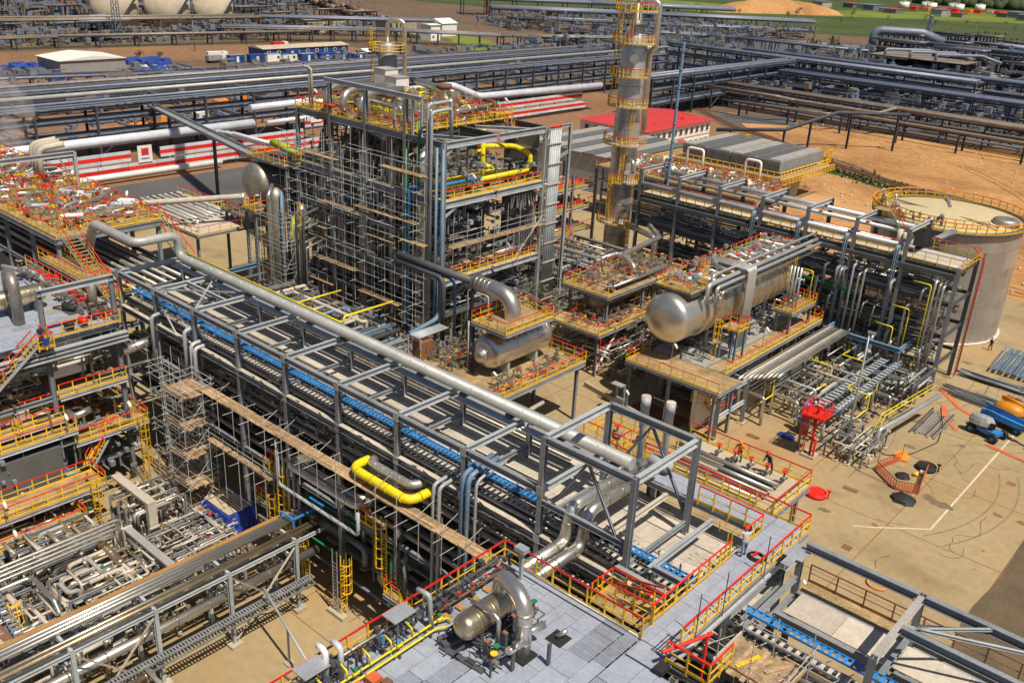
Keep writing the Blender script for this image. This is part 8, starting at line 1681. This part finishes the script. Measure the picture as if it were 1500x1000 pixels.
def lidded(label, x, y, m, rr_=.95, rim=None, h=.35):
    t = thing('manhole_cover', label, 'cover', (x,y,0)); part('drum', MB().lathe((x,y,0),(0,0,1),[(0,rr_),(h,rr_),(h+.03,rr_*.9)],n=28), m, t)
    part('rim', MB().lathe((x,y,h+.02),(0,0,1),[(0,rr_),(.06,rr_),(.06,rr_*.86),(0,rr_*.86)],n=28,cap=False), rim or m, t); part('post', MB().bar((x+rr_+.1,y+.3,0),(x+rr_+.1,y+.3,.8),.12).bar((x+rr_-.1,y+.3,.8),(x+rr_+.3,y+.3,.8),.14), 'red' if m == 'red' else 'black', t); return t
lidded('bright red round cover on the beige paving', -27.1, 75.9, 'red'); lidded('black round cover with a dark valve post beside the orange netting', -21.5, 88.6, 'black')
lidded('orange rimmed round cover near the end of the red railed walkway', -17.6, 66.9, 'paving', .85, 'orange', .1); lidded('dark grey round cover with a red valve post under the lower right rack', -14.2, 57.2, 'asphalt', .95, None, .5)
nb = thing('netting_barrier', 'orange netting barrier of crossed tubes around a pit on the beige paving', 'barrier', (-22.5,86,0))
PT = [(-24.9,84.6),(-23.9,88.4),(-21.2,88.0),(-20.9,86.2),(-20.3,83.2),(-22.2,82.4)]
for i in range(len(PT)):
    p, q = PT[i], PT[(i+1)%len(PT)]
    b = MB(); n = 8
    for k in range(n+1): x = p[0]+(q[0]-p[0])*k/n; y = p[1]+(q[1]-p[1])*k/n; b.bar((x,y,.05),(x,y,.95),.05)
    for z in (.1,.3,.5,.7,.95): b.bar((*p,z),(*q,z),.06)
    if i in (0,2,3,4,5): part('netting', b, 'orange_net', nb)
    bar('tube', nb, (*p,1.0), (*q,1.0), .06, .06, 'brown', 'rod'); bar('tube', nb, (*p,0), (*p,1.9 if i < 2 else 1.2), .06, .06, 'brown', 'rod')
bar('tube', nb, (-26.4,83.2,.1), (-20.6,82.4,.15), .07, .07, 'brown', 'rod'); bar('tube', nb, (-26.2,83.3,.1), (-24.9,84.6,1.2), .06, .06, 'brown', 'rod')
for k, (x, y, s_, m, lab) in enumerate(((-22.6,85.4,.6,'black','black crumpled bag inside the orange netting'),(-21.9,86.4,.4,'yellow','yellow bucket lying inside the orange netting'),(-21.6,87.2,.4,'white','white scrap of sheet inside the orange netting'),(-24.0,88.9,.6,'orange','orange disc lid leaning behind the orange netting'),(-20.9,81.2,1.0,'black','black plastic sheet heaped in front of the orange netting'))):
    t = thing('site_litter', lab, 'litter', (x,y,0)); r = random.Random(k); b = MB()
    if k in (0,4): b.loft([[Vector((x+s_*f*math.cos(a*.524)*r.uniform(.8,1.25), y+s_*f*math.sin(a*.524)*r.uniform(.8,1.2), z)) for a in range(12)] for f, z in ((1.1,0),(.95,.2*s_+.08),(.6,.45*s_),(.2,.55*s_))], smooth=False)
    elif k == 3: b.lathe((x,y,.3),(.2,-.3,1),[(0,.7),(.06,.7)],n=16)
    else: b.lathe((x,y,.2),(1,.3,.1),[(0,s_*.6),(s_,s_*.5)],n=10)
    part('bag' if k in (0,4) else 'body', b, m, t)
ho = pipe('thin dark hose trailing across the paving from the small manifold', [(-26.3,88.6,.05),(-25.4,88.2,.05),(-23.6,90.6,.05),(-22.6,95,.05),(-23.4,99,.05),(-25,102.5,.6)], .05, 'black', br=2, n=6, name='hose', cat='hose')
bg_ = thing('blue_sack', 'flat dark blue sack lying on the paving behind the red monitor tower', 'sack', (-34.5,84.2,0)); part('sack', MB().loft([[Vector((-34.4+f*1.0*math.cos(a*.524)*(1+.15*math.sin(a*3)), 84.4+f*.6*math.sin(a*.524), z)) for a in range(12)] for f, z in ((1,0.0),(.9,.18),(.5,.26))], smooth=False), 'blue_dk', bg_)
for k, (x, y) in enumerate(((-25.2,79.3),(-26.8,86.4),(-36.8,81.8))):
    t = thing('paving_scrap', ('dark flat board','small pale board','dark timber piece')[k]+(' lying on the open paving',' lying near the orange netting',' lying near the steel portal frame')[k], 'board', (x,y,0)); block('board', t, x-.7,x+.7,y-.3,y+.3,.004,.05,('brown','cream','brown')[k])
# boom lift
def wheel(t, x, y, z, ax, rr_=.5, w=.38):
    ax = Vector(ax).normalized(); c = Vector((x,y,z)); tyre = part('wheel', MB().lathe(c-ax*w/2, ax, [(0,rr_*.8),(w*.15,rr_),(w*.85,rr_),(w,rr_*.8)], n=18), 'black', t); part('hub', MB().cyl(c-ax*w*.54,c+ax*w*.54,rr_*.45,n=10), 'blue', tyre)
bl2 = thing('boom_lift', 'blue boom lift with folded blue arm and black wheels on the paving', 'boom lift', (-19.3,101,0))
d = Vector((.92,-.05,0)).normalized(); 
part('chassis', MB().bar((-21.0,101.2,.75),(-18.2,100.2,.75),1.3,.45), 'blue', bl2)
for (u, v) in ((-21.0,100.3),(-20.6,102.2),(-18.5,99.3),(-18.0,101.2)): wheel(bl2, u, v, .5, (.33,.94,0), .52, .42)
part('turntable', MB().lathe((-19.6,100.8,.95),(0,0,1),[(0,.8),(.25,.8)],n=16), 'black', bl2)
part('engine_cover', MB().loft([[Vector((-20.2+1.3*f*math.cos(a*.524), 100.6+.7*f*math.sin(a*.524), z)) for a in range(12)] for f, z in ((1,1.2),(1.02,1.7),(.8,2.1),(.4,2.2))], smooth=False), 'galv', bl2)
part('lower_boom', MB().bar((-20.8,102.0,2.1),(-15.9,101.6,1.7),.5,.6), 'blue', bl2); part('upper_boom', MB().bar((-20.4,102.4,2.7),(-16.2,101.9,2.2),.35,.4), 'blue', bl2); part('control_panel', MB().box(-19.2,-18.7,100.0,100.2,1.2,1.8), 'black', bl2); part('hoses', MB().tube([(-20.6,102.2,3.0),(-18,102,2.7),(-16.2,101.8,2.4)], .05, n=5).tube([(-20.4,101.7,2.45),(-18,101.4,2.15),(-16,101.3,2.0)], .05, n=5), 'black', bl2); part('tip_boom', MB().bar((-16.0,101.6,1.6),(-15.0,101.0,.8),.3,.35), 'blue', bl2)
bk = MB()
for (u, v) in ((-14.9,100.3),(-13.7,100.3),(-13.7,102),(-14.9,102)): bk.bar((u,v,.3),(u,v,1.5),.06)
for z in (.35,.9,1.5): bk.bar((-14.9,100.3,z),(-13.7,100.3,z),.06).bar((-13.7,100.3,z),(-13.7,102,z),.06).bar((-13.7,102,z),(-14.9,102,z),.06).bar((-14.9,102,z),(-14.9,100.3,z),.06)
part('basket', bk.box(-14.9,-13.7,100.3,102,.28,.33), 'blue_dk', bl2)
ol = thing('boom_lift', 'orange boom lift with a humped engine cover behind the blue lift', 'boom lift', (-18.6,104.5,0))
part('chassis', MB().bar((-19.4,104.6,.8),(-17.0,103.8,.8),1.4,.5), 'black', ol)
for (u, v) in ((-19.6,103.9),(-19.2,105.4),(-17.2,103.2),(-16.8,104.8)): wheel(ol, u, v, .5, (.33,.94,0), .5, .4)
part('engine_cover', MB().loft([[Vector((-18.7+1.6*f*math.cos(a*.393), 104.5+.95*f*math.sin(a*.393), z)) for a in range(16)] for f, z in ((1,1.1),(1.05,1.7),(1.0,2.2),(.78,2.65),(.3,2.8))]), 'lift_orange', ol); part('boom', MB().bar((-19.8,105.3,3.0),(-13.6,104.6,1.7),.45,.5), 'lift_orange', ol); part('grille', MB().box(-17.6,-17.0,103.4,104.2,1.3,1.9), 'black', ol); part('hose', MB().tube([(-19.4,105.2,3.3),(-17,104.9,3.1),(-14,104.6,2.0)], .05, n=5), 'black', ol); part('arm_end', MB().bar((-15,104.9,1.4),(-12,104.4,1.1),.3,.3), 'black', ol)
L1 = [(-27.0,108.9),(-23.6,105.2),(-21.2,104.2)]; L2 = [(-25.2,104.6),(-24.2,101.8),(-22.2,99.6)]; L3 = [(-18.8,98.6),(-16.4,98.0),(-13,97.4)]
for Ln, lab in ((L1,'longest strip of orange barrier mesh, between the dark pipe pile and the orange lift'),(L2,'strip of orange barrier mesh on the paving left of the blue lift'),(L3,'strip of orange barrier mesh on the paving right of the blue lift')):
    b = MB()
    for p, q in zip(Ln, Ln[1:]): b.bar((*p,.04),(*q,.04),.5,.05)
    solid('barrier_mesh', lab, 'barrier', b, 'orange_net')
# stacked steel by the tank
sk = thing('steel_stack', 'stack of blue grey steel ladder frames lying near the tank', 'steel stack', (-22,124,0))
for k in range(6): 
    for s_ in (-1,1): bar('rail_bar', sk, (-24.3+k*.75+s_*.27,118.6,.5+.12*(k%2)), (-24.9+k*.75+s_*.27,127.6,.5+.12*(k%2)), .12, .2, 'bluesteel', 'box')
    for j in range(13): bar('rung', sk, (-24.3+k*.75-.27,118.8+j*.7,.52+.12*(k%2)), (-24.3+k*.75+.27,118.8+j*.7,.52+.12*(k%2)), .18, .1, 'bluesteel', 'box')
sb = thing('steel_stack', 'dark heap of long steel sections in front of the blue grey frames', 'steel stack', (-23,115,0)); r = random.Random(6)
for k in range(16): x = -28+r.uniform(0,3); y = 115.6+r.uniform(-1.2,1.2); bar('section', sb, (x,y,.15+.1*(k//5)), (x+7+r.uniform(-1,1),y-.3+r.uniform(-.6,.6),.15+.1*(k//5)), .2, .2, r.choice(('steel_dk','steel','galv')))
sd = thing('steel_stack', 'dark pile of long pipes and bars lying behind the orange lift', 'steel stack', (-22,110,0))
for k in range(26): x = -27.2+r.uniform(0,4); y = 109.6+r.uniform(-1.4,1.4)-k*.02; bar('bar', sd, (x,y,.1+.09*(k//6)), (x+9+r.uniform(-2,2),y-1.6+r.uniform(-.8,.8),.1+.09*(k//6)), .16, .16, r.choice(('steel_dk','steel_dk','steel')), 'rod')
for k in range(4): bar('post', sd, (-22.6+k*1.2,110.6,0), (-22.6+k*1.2,110.6,1.5), .06, .06, 'tube', 'rod')
for z in (.8,1.5): bar('guard_tube', sd, (-22.8,110.6,z), (-18.8,110.5,z), .06, .06, 'tube', 'rod')
se = thing('steel_stack', 'row of loose bars lying on the paving beside the small manifold', 'steel stack', (-23.5,98.5,0))
for k in range(9): bar('bar', se, (-25.6+k*.3,95.6+r.uniform(-.5,.5),.1), (-25.8+k*.32,102.4+r.uniform(-.8,.6),.12), .15, .15, r.choice(('steel_dk','steel')), 'box')
sf = thing('timber_stack', 'brown timber bundles stacked at the right edge near the steel frames', 'timber', (-17.5,122,0))
for k in range(12): bar('beam', sf, (-18.6+.36*(k%4),119.5,.2+.36*(k//4)), (-18.9+.36*(k%4),124.5,.2+.36*(k//4)), .33, .33, 'plank' if k % 3 else 'brown', 'box')
sg_ = thing('steel_stack', 'long dark girders lying from the blue grey frames to the right edge', 'steel stack', (-20,136,0))
for k in range(3): bar('girder', sg_, (-22.4+k*.6,128.5,.3), (-23+k*.7,150,.3), .3, .5, 'steel_dk')
lamp(-27, 62, 0, 4, .3, 0); lamp(-20.5, 58, 0, 3.6, .3, 0)
# white steam drifting at the left edge
sm = bpy.data.materials.new('steam'); sm.use_nodes = True; n_ = sm.node_tree.nodes; l_ = sm.node_tree.links; n_.remove(n_['Principled BSDF'])
pv = n_.new('ShaderNodeVolumePrincipled'); pv.inputs['Color'].default_value = (.86,.82,.84,1); tx = n_.new('ShaderNodeTexNoise'); tx.inputs['Scale'].default_value = .35; tx.inputs['Detail'].default_value = 4; ge = n_.new('ShaderNodeNewGeometry'); l_.new(ge.outputs['Position'], tx.inputs['Vector'])
mp_ = n_.new('ShaderNodeMapRange'); mp_.inputs['From Min'].default_value = .42; mp_.inputs['From Max'].default_value = .72; mp_.inputs['To Max'].default_value = .16; l_.new(tx.outputs['Fac'], mp_.inputs['Value']); l_.new(mp_.outputs['Result'], pv.inputs['Density']); l_.new(pv.outputs['Volume'], n_['Material Output'].inputs['Volume'])
M['steam'] = sm; b = MB(); 
for (x, y, z, R_) in ((-178,67,9.5,3.6),(-182,69.5,13,4.0),(-186,68.5,16.5,4.4),(-172,62.5,8,2.6)):
    b.lathe((x,y,z-R_), (0,0,1), [(R_*(1-math.cos(t)), R_*math.sin(t)) for t in (math.pi*k/8 for k in range(9))], n=12, cap=False)
so = setting('steam', b, 'steam', 'stuff')
import bmesh
bm_ = bmesh.new(); bm_.from_mesh(so.data); bmesh.ops.remove_doubles(bm_, verts=bm_.verts, dist=.02); bmesh.ops.recalc_face_normals(bm_, faces=bm_.faces); bm_.to_mesh(so.data); bm_.free()
